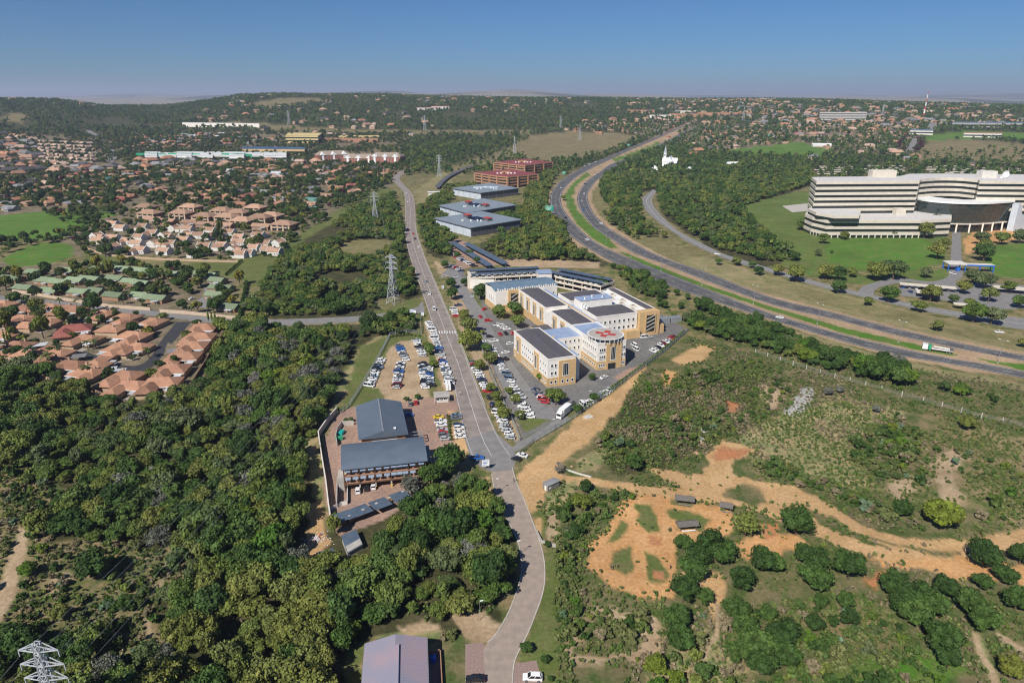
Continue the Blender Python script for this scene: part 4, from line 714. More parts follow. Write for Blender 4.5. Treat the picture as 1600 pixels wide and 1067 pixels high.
def bands(poly, z0, z1, n, glass='glass_dark', inset=.5):
    fh = (z1 - z0) / n
    for k in range(n):
        zb = z0 + k * fh; mb = MB(); mb.prism(poly_in(poly, inset), zb, zb + fh * .50); mb.build('ribbon_window', glass, t)
        mb = MB(); mb.prism(poly, zb + fh * .48, zb + fh); mb.build('spandrel', 'plaster_cream', t)
def poly_in(poly, d):
    n = len(poly); ar = sum(poly[i][0] * poly[(i + 1) % n][1] - poly[(i + 1) % n][0] * poly[i][1] for i in range(n)); s = 1 if ar > 0 else -1; out = []
    for i in range(n):
        a, b, c = Vector(poly[i - 1]), Vector(poly[i]), Vector(poly[(i + 1) % n]); e1 = (b - a).normalized(); e2 = (c - b).normalized(); n1 = Vector((-e1.y, e1.x)) * s; n2 = Vector((-e2.y, e2.x)) * s
        m = n1 + n2; m = m / max(m.length_squared, .3) * 2; p = b + m * d; out.append((p.x, p.y))
    return out
bands(podium, 0, Z2, 3); cm = MB(); cm.box(0, 0, 0, .9, .7, 2.7); cm = cm.mesh('pier', 'plaster_cream')
for k in range(16): s = lerp2(podium[3], podium[4], k / 15); link('pier', cm, t, (s[0] + .3, s[1] + .3, 0))
for k in range(5): s = lerp2(podium[2], podium[3], k / 5); link('pier', cm, t, (s[0] + .5, s[1] + .5, 0))
bands(tier, Z2, Z3, 1); bands(upper, Z2 + .2, ZT, 6)
mb = MB(); mb.prism(poly_in(podium, .6), Z2, Z2 + .15); mb.build('terrace', 'terrace_pale', t); mb = MB(); mb.prism(poly_in(tier, .6), Z3, Z3 + .15); mb.build('terrace', 'terrace_pale', t); mb = MB(); mb.prism(poly_in(upper, .8), ZT, ZT + .2); mb.build('roof', 'terrace_pale', t)
for p in (podium, tier, upper): BPOLY.append(off_poly(p, 2))
p = G(1385, 273, 50); mb = MB(); mb.box(p.x, p.y + 8, ZT + .2, 24, 9, 6.5); mb.build('plant_room', 'plaster_cream', t); p = G(1548, 274, 50); mb = MB(); mb.box(p.x, p.y + 6, ZT + .2, 15, 9, 6.5); mb.build('plant_room', 'plaster_pale', t); dish(t, (p.x + 12, p.y - 2, ZT), 3.6); dish(t, (p.x + 8.5, p.y - 3, ZT), 1.5)
p = G(1405, 330, 20); mb = MB(); mb.box(p.x, p.y, Z2 + .15, 9, 7, 6.2); mb.build('stair_head', 'plaster_cream', t)
# drum
da = [(p.x, p.y) for p in (G(1414, 306, 28), G(1440, 313, 28), G(1470, 316.5, 28), G(1505, 318.3, 28), G(1545, 318.2, 28), G(1586, 315.5, 28))]; outer = arc(da, 40); inner = arc([(p.x, p.y) for p in (G(1583, 314, 28), G(1540, 313.5, 28), G(1500, 314, 28), G(1465, 310.5, 28), G(1440, 307, 28), G(1418, 304.5, 28))], 40)
gl = [(x, y + 1.2) for x, y in outer]; vs = []; fs = []; n = len(gl)
for k in range(6):
    z = 8.5 + (27.4 - 8.5) * k / 5; sh = (5 - k) * .9
    vs += [(x, y + sh, z) for x, y in gl]
for k in range(5): fs += [(k * n + i, k * n + i + 1, (k + 1) * n + i + 1, (k + 1) * n + i) for i in range(n - 1)]
mb = MB(); mb.add(vs, fs); mb.build('glass_drum', 'glass_green', t)
mb = MB()
for i in range(0, n, 2): mb.bar((gl[i][0], gl[i][1] + 4.3, 8.5), (gl[i][0], gl[i][1] - .25, 27.4), .18)
for k in range(1, 5):
    z = 8.5 + 18.9 * k / 5; sh = (5 - k) * .9 - .2
    for i in range(n - 1): mb.bar((gl[i][0], gl[i][1] + sh, z), (gl[i + 1][0], gl[i + 1][1] + sh, z), .16)
mb.build('drum_mullion', 'panel_dark', t)
mb = MB(); m_ = len(inner); mb.prism(outer + inner, 27.5, 29.2); mb.build('drum_roof', 'white_paint', t)
mb = MB(); mb.prism([(x, y + 6.5) for x, y in outer[4:]] + [(outer[-1][0], outer[-1][1] + 30), (outer[4][0], outer[4][1] + 20)], 0, 8.4); mb.build('drum_base', 'glass_dark', t); mb = MB(); mb.prism([(x, y + 3.5) for x, y in outer[4:]] + [(outer[-1][0], outer[-1][1] + 22), (outer[4][0], outer[4][1] + 12)], 7.6, 8.5); mb.build('drum_soffit', 'plaster_cream', t)
for k in range(6): x, y = outer[17 + k * 4]; mb = MB(); mb.bar((x - 1.2, y + 1.0, 0), (x + .9, y + 4.6, 8.6), 1.3, 0, 1.6); mb.build('raking_column', 'plaster_cream', t)
BPOLY.append([(x, y - 8) for x, y in outer] + [(500, 720), (380, 720)])
p = G(1565, 308, 20); mb = MB(); mb.box(p.x + 8, p.y + 10, 0, 42, 14, 29.5); mb.build('side_block', 'panel_white_blue', t); mb = MB(); mb.prism([(outer[-1][0] - 1, outer[-1][1] + 1), (outer[-1][0] + 4, outer[-1][1] - 1), (outer[-1][0] + 40, outer[-1][1] + 14), (outer[-1][0] + 30, outer[-1][1] + 24)], 0, lambda p: 27 if p[0] < outer[-1][0] + 6 else 6); mb.build('sloping_wing', 'panel_white_blue', t)
fm = MB(); fm.cyl(0, 0, 0, .14, 14, 6, r2=.08); fm = fm.mesh('flagpole', 'white_paint')
for i in range(4): p = G(1485 + i * 1.8, 354); tag(link('flagpole', fm, None, p), 'thin white flagpole in the cluster before the glass drum', 'flagpole', 'flagpoles before the glass drum')
# shade canopies behind the office
k = 0
for (x0, x1, ys) in ((1276, 1332, (268.5, 271.5, 265.5, 262.5, 259.8)), (1352, 1412, (258, 261, 264, 267, 269.5)), (1450, 1520, (257.5, 260, 262.5, 265, 268, 270)), (1525, 1680, (261.5, 265, 268))):
    for y in ys: A, B = G(x0 + random.uniform(-4, 4), y, 3), G(x1 + random.uniform(-4, 4), y + .6, 3); carport(((A.x + B.x) / 2, (A.y + B.y) / 2), (B - A).length, 7, math.atan2(B.y - A.y, B.x - A.x), 'long white shade canopy in the car park behind the banded office', 'shade canopies behind the banded office', 3.0, 'plaster_cream', .3)
# gatehouse, canopies by the service road
p = G(1497, 424); t = thing('gatehouse', 'blue and white security gatehouse canopy spanning the drive to the banded office', 'gatehouse', p, R(-8)); P(t, 'canopy', 'plaster_pale', (-8, 5, -1, 9, 5.2, 6.0)); P(t, 'blue_fascia', 'blue_paint', (5.1, 24, -1.5, 4, 4.6, 5.6)); P(t, 'canopy_top', 'plaster_cream', (5.3, 23.8, -1.3, 3.8, 5.6, 5.8)); P(t, 'booth', 'blue_paint', (-1.2, 1.2, 0, 3, 0, 3)); pm = MB(); pm.box(0, 0, 0, .6, .6, 5.2); pm = pm.mesh('post', 'blue_paint')
for x, y in ((-7.5, -.5), (-7.5, 8), (4.3, -.5), (4.3, 8), (23.4, -1), (23.4, 3), (14, -1)): link('post', pm, t, (x, y, 0))
bpoly(t, rect(-8, 24, -3, 9))
for (p, q, D, lab) in (((1406, 443), (1494, 450), 6, 'long cream shade canopy beside the gate drive'), ((1432, 455), (1470, 459), 9, 'short cream shade canopy in the middle of the gate car park'), ((1552, 448), (1640, 455), 9, 'cream shade canopy under trees at the end of the gate car park'), ((1490, 474), (1520, 477), 5, 'small white shade canopy beside the service road')):
    A, B = G(*p, 3), G(*q, 3); carport(((A.x + B.x) / 2, (A.y + B.y) / 2), (B - A).length, D, math.atan2(B.y - A.y, B.x - A.x), lab, None, 3.0, 'plaster_cream', .2)
# ---------------------------------------------------------------- church and white chapel buildings
def gabled(name, label, cat, p, L, D, eave, rise, rz, wall, roof, group=None, hip=0.0, over=.5, z=None, parts=True):
    t = thing(name, label, cat, (p.x, p.y, p.z), rz, group); mb = MB(); bx(mb, -L / 2, L / 2, -D / 2, D / 2, -1, eave)
    if hip == 0: mb.add([(s * L / 2, y, zz) for s in (-1, 1) for y, zz in ((-D / 2, eave), (D / 2, eave), (0, eave + rise * .93))], [(0, 2, 1), (3, 4, 5)])
    mb.build('wall', wall, t); mb = MB(); mb.gable(L, D, eave, rise, over, .2, hip=hip); mb.build('roof', roof, t); bpoly(t, rect(-L / 2, L / 2, -D / 2, D / 2), 1.0); return t
mat('chapel_white', (.85, .85, .84), .5, (.8, .8, .8), .3)
p = G(1046, 262); t = gabled('church', 'white church with steep gabled front and slender spire among dark trees', 'church', p, 26, 12, 12, 8, R(70), 'chapel_white', 'chapel_white'); P(t, 'transept', 'chapel_white', (-4, 6, -13, 13, 0, 11)); mb = MB(); mb.gable(26, 10, 11, 6, .4); mb.build('transept_roof', 'chapel_white', t, (1, 0, 0), R(90)); P(t, 'tower', 'chapel_white', (-2, 2.5, 7, 11.5, 0, 25)); mb = MB(); mb.cyl(.2, 9.2, 25, 2.6, 14, 4, r2=.08); mb.build('spire', 'panel_white_blue', t); P(t, 'belfry', 'glass_dark', (-2.1, 2.6, 8.2, 10.3, 20, 23.5)); windows(t, (-13.02, 3), (-13.02, -3), 3, 3, 1.4, 6)
p = G(1023, 268); gabled('chapel', 'small white gabled chapel on the lawn near the spired church', 'chapel', p, 9, 10, 5, 5, R(80), 'chapel_white', 'chapel_white'); p = G(1145, 262); gabled('white_hall', 'low white gabled hall standing alone among trees', 'hall', p, 22, 14, 5, 5, R(5), 'chapel_white', 'chapel_white'); p = G(1283, 229); gabled('white_shed', 'long low white-roofed pavilion beside the far playing field', 'pavilion', p, 40, 14, 4, 3, R(-8), 'plaster_pale', 'chapel_white'); p = G(1077, 268); gabled('white_hall', 'tiny white gable peeping from trees beside the church', 'hall', p, 8, 8, 4, 4, R(60), 'chapel_white', 'chapel_white')
# ---------------------------------------------------------------- brick apartments with white gables, school, shops
for (x, y, L, D, h, rz, lab) in ((520, 252, 62, 30, 13, 25, 'red brick apartment block with white gables, farthest from the dual road'), (563, 254, 62, 24, 9, -5, 'low red brick apartment range with white gables between two taller blocks'), (606, 255, 60, 34, 13, -8, 'red brick apartment block with white gables nearest the main road')):
    p = G(x, y); t = gabled('apartment_block', lab, 'apartments', p, L, D, h, 7, R(rz), 'brick_red', 'roof_taupe', 'white-gabled brick apartments', hip=9); 
    for k in range(3):
        xx = -L / 3 + k * L / 3; mb = MB(); mb.add([(xx - 6, -D / 2 - 1.2, h), (xx + 6, -D / 2 - 1.2, h), (xx, -D / 2 - 1.2, h + 5), (xx, 0, h + 6)], [(0, 1, 2), (1, 3, 2), (0, 2, 3)]); mb.build('white_gable', 'chapel_white', t); P(t, 'bay', 'chapel_white', (xx - 2, xx + 2, -D / 2 - .5, -D / 2, 0, h))
    for zz in range(3 if h > 10 else 2): windows(t, (-L / 2 + 2, -D / 2 - .02), (L / 2 - 2, -D / 2 - .02), 1.5 + zz * 4, 9, 2.2, 2.2)
def flatblock(name, label, cat, pts, h, wall, roof, group=None, rows=0, z0=0):
    q = GP(pts, h); c = mid([(p.x, p.y) for p in q]); zb = float(hgt(c[0], c[1])); t = thing(name, label, cat, (c[0], c[1], zb), 0, group); pl = rel([(p.x, p.y) for p in q], c); mb = MB(); mb.prism(pl, -3, h - .4); mb.build('wall', wall, t); mb = MB(); mb.prism(off_poly(pl, .6), h - .4, h); mb.build('roof', roof, t); BPOLY.append([(x + c[0], y + c[1]) for x, y in off_poly(pl, 2)])
    for k in range(rows): z = 1.2 + k * (h - 1) / max(rows, 1); mb = MB(); mb.prism(off_poly(pl, .15), z, z + (h - 1) / rows * .45); mb.build('window_band', 'glass_dark', t)
    return t
mat('roof_solar', (.05, .09, .17), .3, (.08, .13, .2), .1); mat('retail_white', (.74, .74, .72), .6, (.62, .62, .60), .06, .4, .6); mat('terracotta', (.42, .22, .13), .85, (.36, .19, .12), .2)
flatblock('school_block', 'yellow school block with flat stepped roofs above the wood', 'school', [(446, 214), (497, 216), (503, 206), (450, 204)], 14, 'plaster_yellow', 'plaster_yellow', rows=2); flatblock('school_wing', 'long low yellow-roofed school wing beyond the brick apartments', 'school', [(528, 213.5), (592, 213.5), (592, 211), (530, 211)], 6, 'plaster_yellow', 'plaster_yellow'); flatblock('terracotta_range', 'long low terracotta range beside the yellow school wing', 'school', [(500, 217), (590, 219), (590, 216), (503, 213.5)], 6, 'terracotta', 'terracotta')
flatblock('solar_block', 'long tan block with blue solar-panelled roof above the white shops', 'building', [(378, 233), (476, 235), (477, 230), (380, 227)], 10, 'plaster_tan', 'roof_solar', rows=1)
for i, (x0, x1) in enumerate(((226, 246), (246, 276), (276, 300), (300, 333), (333, 360), (358, 382), (380, 412), (412, 448))):
    hh = (9, 7, 10, 8, 7, 11, 7, 8)[i]; s = flatblock('shop_unit', ['white shop front with green coping at the car park end', 'white flat-roofed shop unit beside the green-coped shop', 'tall white shop unit with green fascia', 'white shop unit with tall glazed porch', 'plain low white shop unit', 'tallest white shop unit, framed in green', 'low white shop unit beside the green-framed tower', 'white shop unit at the end near the brick apartments'][i], 'shop', [(x0, 243.5 + (i % 2)), (x1 - .6, 244 + (i % 2)), (x1 - .6, 236), (x0, 236)], hh, 'retail_white', 'retail_white', 'row of white shops', rows=1)
    if i in (0, 2, 5): f = bpy.data.objects.new('green_fascia', s.children[1].data.copy()); COL.objects.link(f); f.parent = s; f.location = (0, -.5, .5); f.scale = (1.01, .2, 1); f.data.materials.clear(); f.data.materials.append(MATS['green_paint'])
# far landmarks
flatblock('slab_block', 'long grey slab block of flats on the far suburban ridge', 'flats', [(1281, 177), (1355, 176), (1355, 174), (1281, 175)], 26, 'plaster_pale', 'concrete', rows=5); flatblock('blue_roof_hall', 'long blue-roofed hall beyond the playing fields', 'hall', [(1488, 194), (1600, 193), (1600, 189), (1488, 190)], 10, 'concrete', 'roof_blue', rows=1); flatblock('school_range', 'terracotta and white range beside the far playing field', 'school', [(1506, 209), (1566, 210), (1566, 206.5), (1508, 205.5)], 8, 'plaster_white', 'terracotta', rows=1); flatblock('blue_roof_house', 'white range with dark blue roof near the purple-leaved avenue', 'school', [(1422, 205), (1458, 206), (1458, 201), (1424, 200.5)], 8, 'plaster_white', 'roof_blue', rows=1)
for (x, y, w, c, lab) in ((668, 168, 34, 'red_paint', 'long red roof on the wooded ridge'), (688, 166, 28, 'red_paint', 'second long red roof on the wooded ridge'), (1000, 172, 46, 'terracotta', 'long terracotta block on the ridge above the motorway'), (1075, 178, 60, 'terracotta', 'broad terracotta flats above the motorway bend'), (1120, 176, 60, 'terracotta', 'broad terracotta flats beside the motorway bend block'), (1035, 180, 40, 'plaster_white', 'long white-roofed block near the motorway bend'), (1075, 173, 30, 'plaster_cream', 'cream flats behind the terracotta motorway flats'), (345, 194, 120, 'plaster_white', 'very long white wall-like range below the bare hill')):
    flatblock('far_block', lab, 'building', [(x - w / 2, y + 1), (x + w / 2, y + 1), (x + w / 2, y - 1), (x - w / 2, y - 1)], 8, 'plaster_pale' if c == 'red_paint' else c, c)
# ---------------------------------------------------------------- houses
mat('tile_brown', (.30, .155, .095), .85, (.375, .205, .13), .35, .35, .65, vary=.26); mat('tile_red', (.30, .095, .075), .85, (.36, .13, .10), .35, vary=.26); mat('tile_tan', (.33, .20, .135), .85, (.40, .255, .175), .35, vary=.26); mat('tile_orange', (.36, .17, .095), .85, (.42, .21, .13), .3, vary=.26); mat('tile_pink', (.38, .26, .20), .85, (.46, .33, .26), .3, vary=.26)
mat('sheet_green', (.175, .23, .135), .7, (.215, .265, .165), .4, stripe=(0, .8, .3), vary=.26); mat('roof_grey', (.17, .17, .18), .8, (.23, .23, .23), .4, vary=.26); mat('roof_dark', (.07, .065, .07), .8, (.10, .09, .09), .4, vary=.26); mat('roof_teal', (.10, .24, .20), .6, (.13, .27, .23), .3, vary=.26); mat('roof_white', (.52, .53, .54), .6, (.44, .46, .48), .3, vary=.26); mat('house_tan', (.46, .34, .23), .9, (.40, .29, .20), .5); mat('house_brick', (.27, .16, .10), .9, (.33, .20, .13), .8); mat('house_white', (.66, .64, .60), .85, (.56, .54, .50), .5); mat('house_cream', (.52, .40, .29), .9, (.46, .36, .27), .4)
HOUSES = []; HX = []; mat('drive_pale', (.38, .33, .28), .9, (.30, .26, .22), 1.0)
def wallbox(L, D, h, mats, gable=0.0):
    mb = MB(); bx(mb, -L / 2, L / 2, -D / 2, D / 2, -1.5, h)
    if gable: mb.add([(s * L / 2, y, zz) for s in (-1, 1) for y, zz in ((-D / 2, h), (D / 2, h), (0, h + gable))], [(0, 2, 1), (3, 4, 5)])
    return mb
def hproto(kind, wall, roof, v=0):
    """list of (part name, mesh, offset, turn) of one kind of house, sharing its meshes between copies"""
    out = []
    if kind == 'hip':          # brown estate house: hipped main roof, hipped wing, veranda, windows, chimney
        L, D = (15, 10.5) if v % 2 == 0 else (13, 11); wl, wd = 8.5, 7.5; s = -1 if v in (1, 2) else 1
        out.append(('wall', wallbox(L, D, 2.8, 0).mesh('wall', wall), (0, 0, 0), 0)); out.append(('wing_wall', wallbox(wl, wd, 2.8, 0).mesh('wing_wall', wall), (s * (L / 2 - wd / 2 - .3), -D / 2 - 2.2, 0), R(90)))
        mb = MB(); mb.gable(L, D, 2.85, 2.5, .6, .22, hip=D / 2 - .4); out.append(('roof', mb.mesh('roof', roof), (0, 0, 0), 0)); mb = MB(); mb.gable(wl + 3, wd, 2.82, 2.0, .6, .2, hip=wd / 2); out.append(('wing_roof', mb.mesh('wing_roof', roof), (s * (L / 2 - wd / 2 - .3), -D / 2 - 1.2, 0), R(90)))
        mb = MB(); bx(mb, -L / 2 - .62, L / 2 + .62, -D / 2 - .72, -D / 2 - .62, 2.55, 2.85); out.append(('fascia', mb.mesh('fascia', 'white_paint'), (0, 0, 0), 0))
        mb = MB(); mb.add([(-2.4, -4, .06), (2.4, -4, .06), (2.4, 1, .06), (-2.4, 1, .06)], [(0, 1, 2, 3)]); out.append(('driveway', mb.mesh('driveway', 'drive_pale'), (-s * (L / 2 - 2.6), -D / 2 - 3.8, 0), 0))
        for k in range(2): out.append(('window', window_mesh(1.8, 1.3), (-s * (1.2 + 3.2 * k), -D / 2 - .03, .9), 0))
        mb = MB(); bx(mb, -1.6, 1.6, -1.5, 1.5, 2.3, 2.45); bx(mb, -1.5, -1.4, -1.4, -1.3, 0, 2.3); out.append(('veranda', mb.mesh('veranda', 'roof_white'), (-s * (L / 2 - 2), -D / 2 - 2.3, 0), 0))
        mb = MB(); bx(mb, -.4, .4, -.3, .3, 2.5, 5.6); out.append(('chimney', mb.mesh('chimney', wall), (s * L / 5, D / 5, 0), 0))
    elif kind == 'gable':
        L, D = ((16, 8.5), (13, 8), (11, 8))[v % 3]; out.append(('wall', wallbox(L, D, 2.7, 0, 1.9).mesh('wall', wall), (0, 0, 0), 0)); mb = MB(); mb.gable(L, D, 2.7, 2.1, .5, .18); out.append(('roof', mb.mesh('roof', roof), (0, 0, 0), 0))
        for k in range(3): out.append(('window', window_mesh(1.6, 1.2), (-L / 2 + (k + .5) * L / 3, -D / 2 - .03, 1.0), 0))
        mb = MB(); bx(mb, -2.2, 2.2, -1.1, 1.1, 2.2, 2.34); bx(mb, -2.1, -2.0, -1, -.9, 0, 2.2); bx(mb, 2.0, 2.1, -1, -.9, 0, 2.2); out.append(('awning', mb.mesh('awning', 'roof_white'), (L / 4, -D / 2 - 1.5, 0), 0))
    elif kind == 'parapet':    # white townhouse with gable walls standing above the tiles
        L, D = ((11, 7.5), (9, 7))[v % 2]; out.append(('wall', wallbox(L, D, 3.0, 0, 2.6).mesh('wall', wall), (0, 0, 0), 0)); mb = MB(); mb.gable(L - .7, D, 3.05, 2.5, .22, .18); out.append(('roof', mb.mesh('roof', roof), (0, 0, 0), 0)); mb = MB()
        for s in (-1, 1): mb = MB(); mb.add([(s * L / 2 - .2, y, z) for y, z in ((-D / 2 - .3, 2.6), (D / 2 + .3, 2.6), (D / 2 + .3, 3.3), (0, 6.1), (-D / 2 - .3, 3.3))] + [(s * L / 2 + .2, y, z) for y, z in ((-D / 2 - .3, 2.6), (D / 2 + .3, 2.6), (D / 2 + .3, 3.3), (0, 6.1), (-D / 2 - .3, 3.3))], [(0, 1, 2, 3, 4), (9, 8, 7, 6, 5), (2, 7, 8, 3), (3, 8, 9, 4), (4, 9, 5, 0), (1, 6, 7, 2)]); out.append(('gable_parapet', mb.mesh('gable_parapet', wall), (0, 0, 0), 0))
        if v < 2: mb = MB(); bx(mb, -2.6, 2.6, -2.4, 2.4, 0, 2.6); mb.add([(-2.6, -2.4, 2.6), (2.6, -2.4, 2.6), (0, -2.4, 4.3)], [(0, 1, 2)]); out.append(('porch_wing', mb.mesh('porch_wing', wall), (-L / 2 + 3, -D / 2 - 2.2, 0), 0)); mb = MB(); mb.gable(5.2, 5.0, 2.62, 1.8, .2, .15); out.append(('wing_roof', mb.mesh('wing_roof', roof), (-L / 2 + 3, -D / 2 - 2.0, 0), R(90)))
        for k in range(2): out.append(('window', window_mesh(1.3, 1.3), (L / 2 - 1.4 - 2.2 * k, -D / 2 - .03, .9), 0))
    elif kind == 'villa':      # two-storey hipped block with balconies
        L, D = 21, 15; out.append(('wall', wallbox(L, D, 6.0, 0).mesh('wall', wall), (0, 0, 0), 0)); mb = MB(); mb.gable(L, D, 6.05, 3.6, 1.0, .3, hip=D / 2 - .5); out.append(('roof', mb.mesh('roof', roof), (0, 0, 0), 0))
        for z in (.4, 3.4):
            for x in (-6, 0, 6): mb = MB(); bx(mb, -2.2, 2.2, -.2, .1, 0, 2.2); out.append(('balcony_opening', mb.mesh('balcony_opening', 'glass_dark'), (x, -D / 2 - .02, z), 0)); mb = MB(); bx(mb, -2.4, 2.4, -1.3, .1, -.2, .9); out.append(('balcony', mb.mesh('balcony', 'house_cream'), (x, -D / 2 - .05, z - .2), 0)) if z > 1 else None
        for x in (-L / 2 + 1, L / 2 - 1, -3, 3): mb = MB(); bx(mb, -.8, .8, -.5, .2, 0, 6); out.append(('pier', mb.mesh('pier', 'house_cream'), (x, -D / 2 - .1, 0), 0))
    elif kind == 'plain':      # suburban house, too far for its windows to show
        L, D = ((17, 11), (14, 10), (20, 9), (12, 12))[v % 4]; hip = (D / 2 - .6) if v % 2 else 0; out.append(('wall', wallbox(L, D, 3.0, 0, 0 if hip else 2.2).mesh('wall', wall), (0, 0, 0), 0)); mb = MB(); mb.gable(L, D, 3.0, 2.6, .7, .2, hip=hip); out.append(('roof', mb.mesh('roof', roof), (0, 0, 0), 0)); mb = MB(); mb.gable(8, 7, 3.0, 2.0, .5, .2, hip=2.5); bx(mb, -4, 4, -3.5, 3.5, -1, 2.8); out.append(('garage', mb.mesh('garage', roof), (L / 2 - 2, -D / 2 - 2.5, 0), R(90)))
    return out
HP = {}
def house(name, key, p, rz, label, group, s=1.0, cat='house', r=9.0):
    if key not in HP: HP[key] = hproto(*key)
    t = thing(name, label, cat, p, rz, group); t.scale = (s, s, s)
    for nm, me, loc, a in HP[key]: link(nm, me, t, loc, a)
    HX.append((p[0], p[1], r * s)); return t
# estate of brown hipped houses
BE = [(5, 482), (40, 489), (81, 486), (37, 505), (40, 515), (78, 509), (114, 490), (165, 496), (199, 502), (177, 521), (139, 536), (186, 551), (210, 532), (218, 549), (48, 560), (30, 548), (78, 570), (93, 559), (115, 579), (150, 579), (138, 590), (199, 596), (208, 610), (242, 509), (-20, 500), (-30, 530), (8, 530)]
BR = [(319, 519), (312, 534), (303, 548), (288, 565), (272, 585), (255, 606)]
WH = ['veranda on the street side', 'white veranda', 'wing roof towards the wood', 'chimney by the ridge']
for i, (x, y) in enumerate(BE):
    near = 'between the side street and the black loop road' if y < 500 else ('inside the black loop road' if 120 < x < 225 and y < 560 else ('backing onto the wood' if y > 560 else 'among the yellow-green garden trees'))
    rz = R(-14 if y < 512 else -8) + random.uniform(-.05, .05) + (math.pi if i % 5 == 4 else 0)
    house('brown_house', ('hip', 'house_tan', 'tile_brown', i % 4), G(x, y), rz, ('wide' if i % 2 == 0 else 'square') + (' brown-tiled bungalow ' if i % 3 else ' large brown-tiled bungalow ') + near, 'brown-tiled estate bungalows', .92 if i % 3 else 1.02)
for i, (x, y) in enumerate(BR): house('brown_house', ('hip', 'house_tan', 'tile_brown', 1 + i % 2), G(x, y), R(6), 'brown-tiled bungalow in the walled row, ' + ['at its end by the estate gate', 'second from the estate gate', 'third from the estate gate', 'beside the dark glazed roof', 'second from its end by the wood', 'at its end by the wood'][i], 'brown-tiled bungalows along the estate wall', 1.0)
house('red_roof_house', ('hip', 'house_tan', 'tile_red', 2), G(118, 522), R(22), 'bungalow with bright red-brown sheet roof among brown-tiled houses', None, 1.1)
for (x, y, lab) in ((64, 545, 'flat white carport roof beside a palm in the brown estate'), (172, 584, 'flat white garage roof on the outer bend of the black loop road'), (186, 587, 'second flat white garage roof on the outer bend of the loop road'), (95, 531, 'flat white carport of the red-roofed bungalow'), (125, 563, 'blue-grey solar roof between two estate bungalows'), (273, 555, 'dark glazed roof between bungalows of the walled row')):
    p = G(x, y); carport((p.x, p.y), 6.5, 5.5, R(18), lab, None, 2.5, 'roof_grey' if 'blue' in lab or 'dark' in lab else 'roof_white', .1)
# green-roofed townhouses
for i, (x, y) in enumerate([(75, 443), (94, 446), (193, 425), (215, 427), (237, 429), (269, 433), (309, 433), (326, 435), (341, 443), (347, 455), (339, 466), (220, 467), (245, 471), (180, 467), (152, 460), (142, 441), (182, 440), (205, 445), (124, 461), (81, 460), (109, 428), (157, 423), (359, 485), (223, 448), (168, 422), (40, 455), (55, 430), (20, 440), (120, 443)]):
    near = 'facing the open green strip' if y < 436 else ('behind the side-street wall' if y > 458 else 'in the middle of the leafy estate')
    house('green_roof_house', ('gable', 'house_brick', 'sheet_green', i % 3), G(x, y), R(-16 + (180 if i % 4 == 1 else 0)), 'sage green sheet-roofed townhouse ' + near, 'green-roofed townhouses', 1.0, r=8)
# white townhouses with parapet gables
for i, (x, y) in enumerate([(177, 354), (152, 373), (177, 376), (155, 380), (200, 381), (176, 391), (221, 395), (219, 375), (215, 385), (243, 385), (269, 385), (258, 397), (288, 379), (290, 370), (312, 372), (321, 389), (309, 400), (330, 373), (359, 367), (348, 388), (344, 391), (366, 394), (375, 375), (375, 402), (375, 383), (273, 361), (294, 362), (329, 364), (225, 358), (396, 380), (415, 385), (398, 392), (420, 395), (436, 384), (390, 400), (190, 360), (240, 368), (258, 372), (430, 398), (405, 372)]):
    near = 'overlooking the open green' if y > 388 else ('below the villas' if y < 366 else 'in the middle of its cluster')
    house('white_townhouse', ('parapet', 'house_white', 'tile_tan', i % 3), G(x, y), R((-12, 78, -12, 168)[i % 4]) + random.uniform(-.08, .08), ('white townhouse with porch wing and ' if i % 3 < 2 else 'plain white townhouse with ') + ('gable end-on, ' if i % 4 == 1 else 'tan tiles in front, ') + near, 'white parapet-gabled townhouses', 1.05, r=7)
# two-storey villas
for i, (x, y) in enumerate([(230, 331), (236, 341), (299, 331), (285, 341), (348, 337), (321, 346), (356, 347), (374, 340), (380, 353), (400, 332), (408, 348), (445, 359), (425, 345)]):
    house('villa_block', ('villa', 'house_brick', 'tile_tan', 0), G(x, y), R(-14), 'two-storey brick villa block under a tan hipped roof ' + ('near the green park' if x < 260 else ('beside the grassy strip' if x > 390 else 'in the middle of its row')), 'two-storey tan-roofed villa blocks', 1.0, 'villa', 12)
for i, (x, y) in enumerate([(262, 350), (300, 352), (325, 355), (352, 356), (410, 358), (240, 347)]): house('garage_row', ('gable', 'house_brick', 'tile_tan', 0), G(x, y), R(-14), 'low tan-roofed garage row below the two-storey villas', 'garage rows below the villas', 1.2, 'garage', 9)
# pale cluster houses on the slope
k = 0
for row in range(7):
    for j in range(8):
        x = 62 + j * 11 + row * 1.5 + random.uniform(-2, 2) - (row == 6) * 8; y = 224 + row * 5.2 + j * .5 + random.uniform(-.6, .6)
        if x > 152: continue
        house('cluster_house', ('parapet', 'house_cream', 'tile_pink', 2 + (k % 2)), G(x, y), R((-25, 65)[k % 2]) + random.uniform(-.1, .1), 'pale pink-tiled cluster house on the slope beside the dual road' if j > 4 else 'pale pink-tiled cluster house in the rows near the leafy gardens', 'pale cluster houses', 1.35, r=5); k += 1
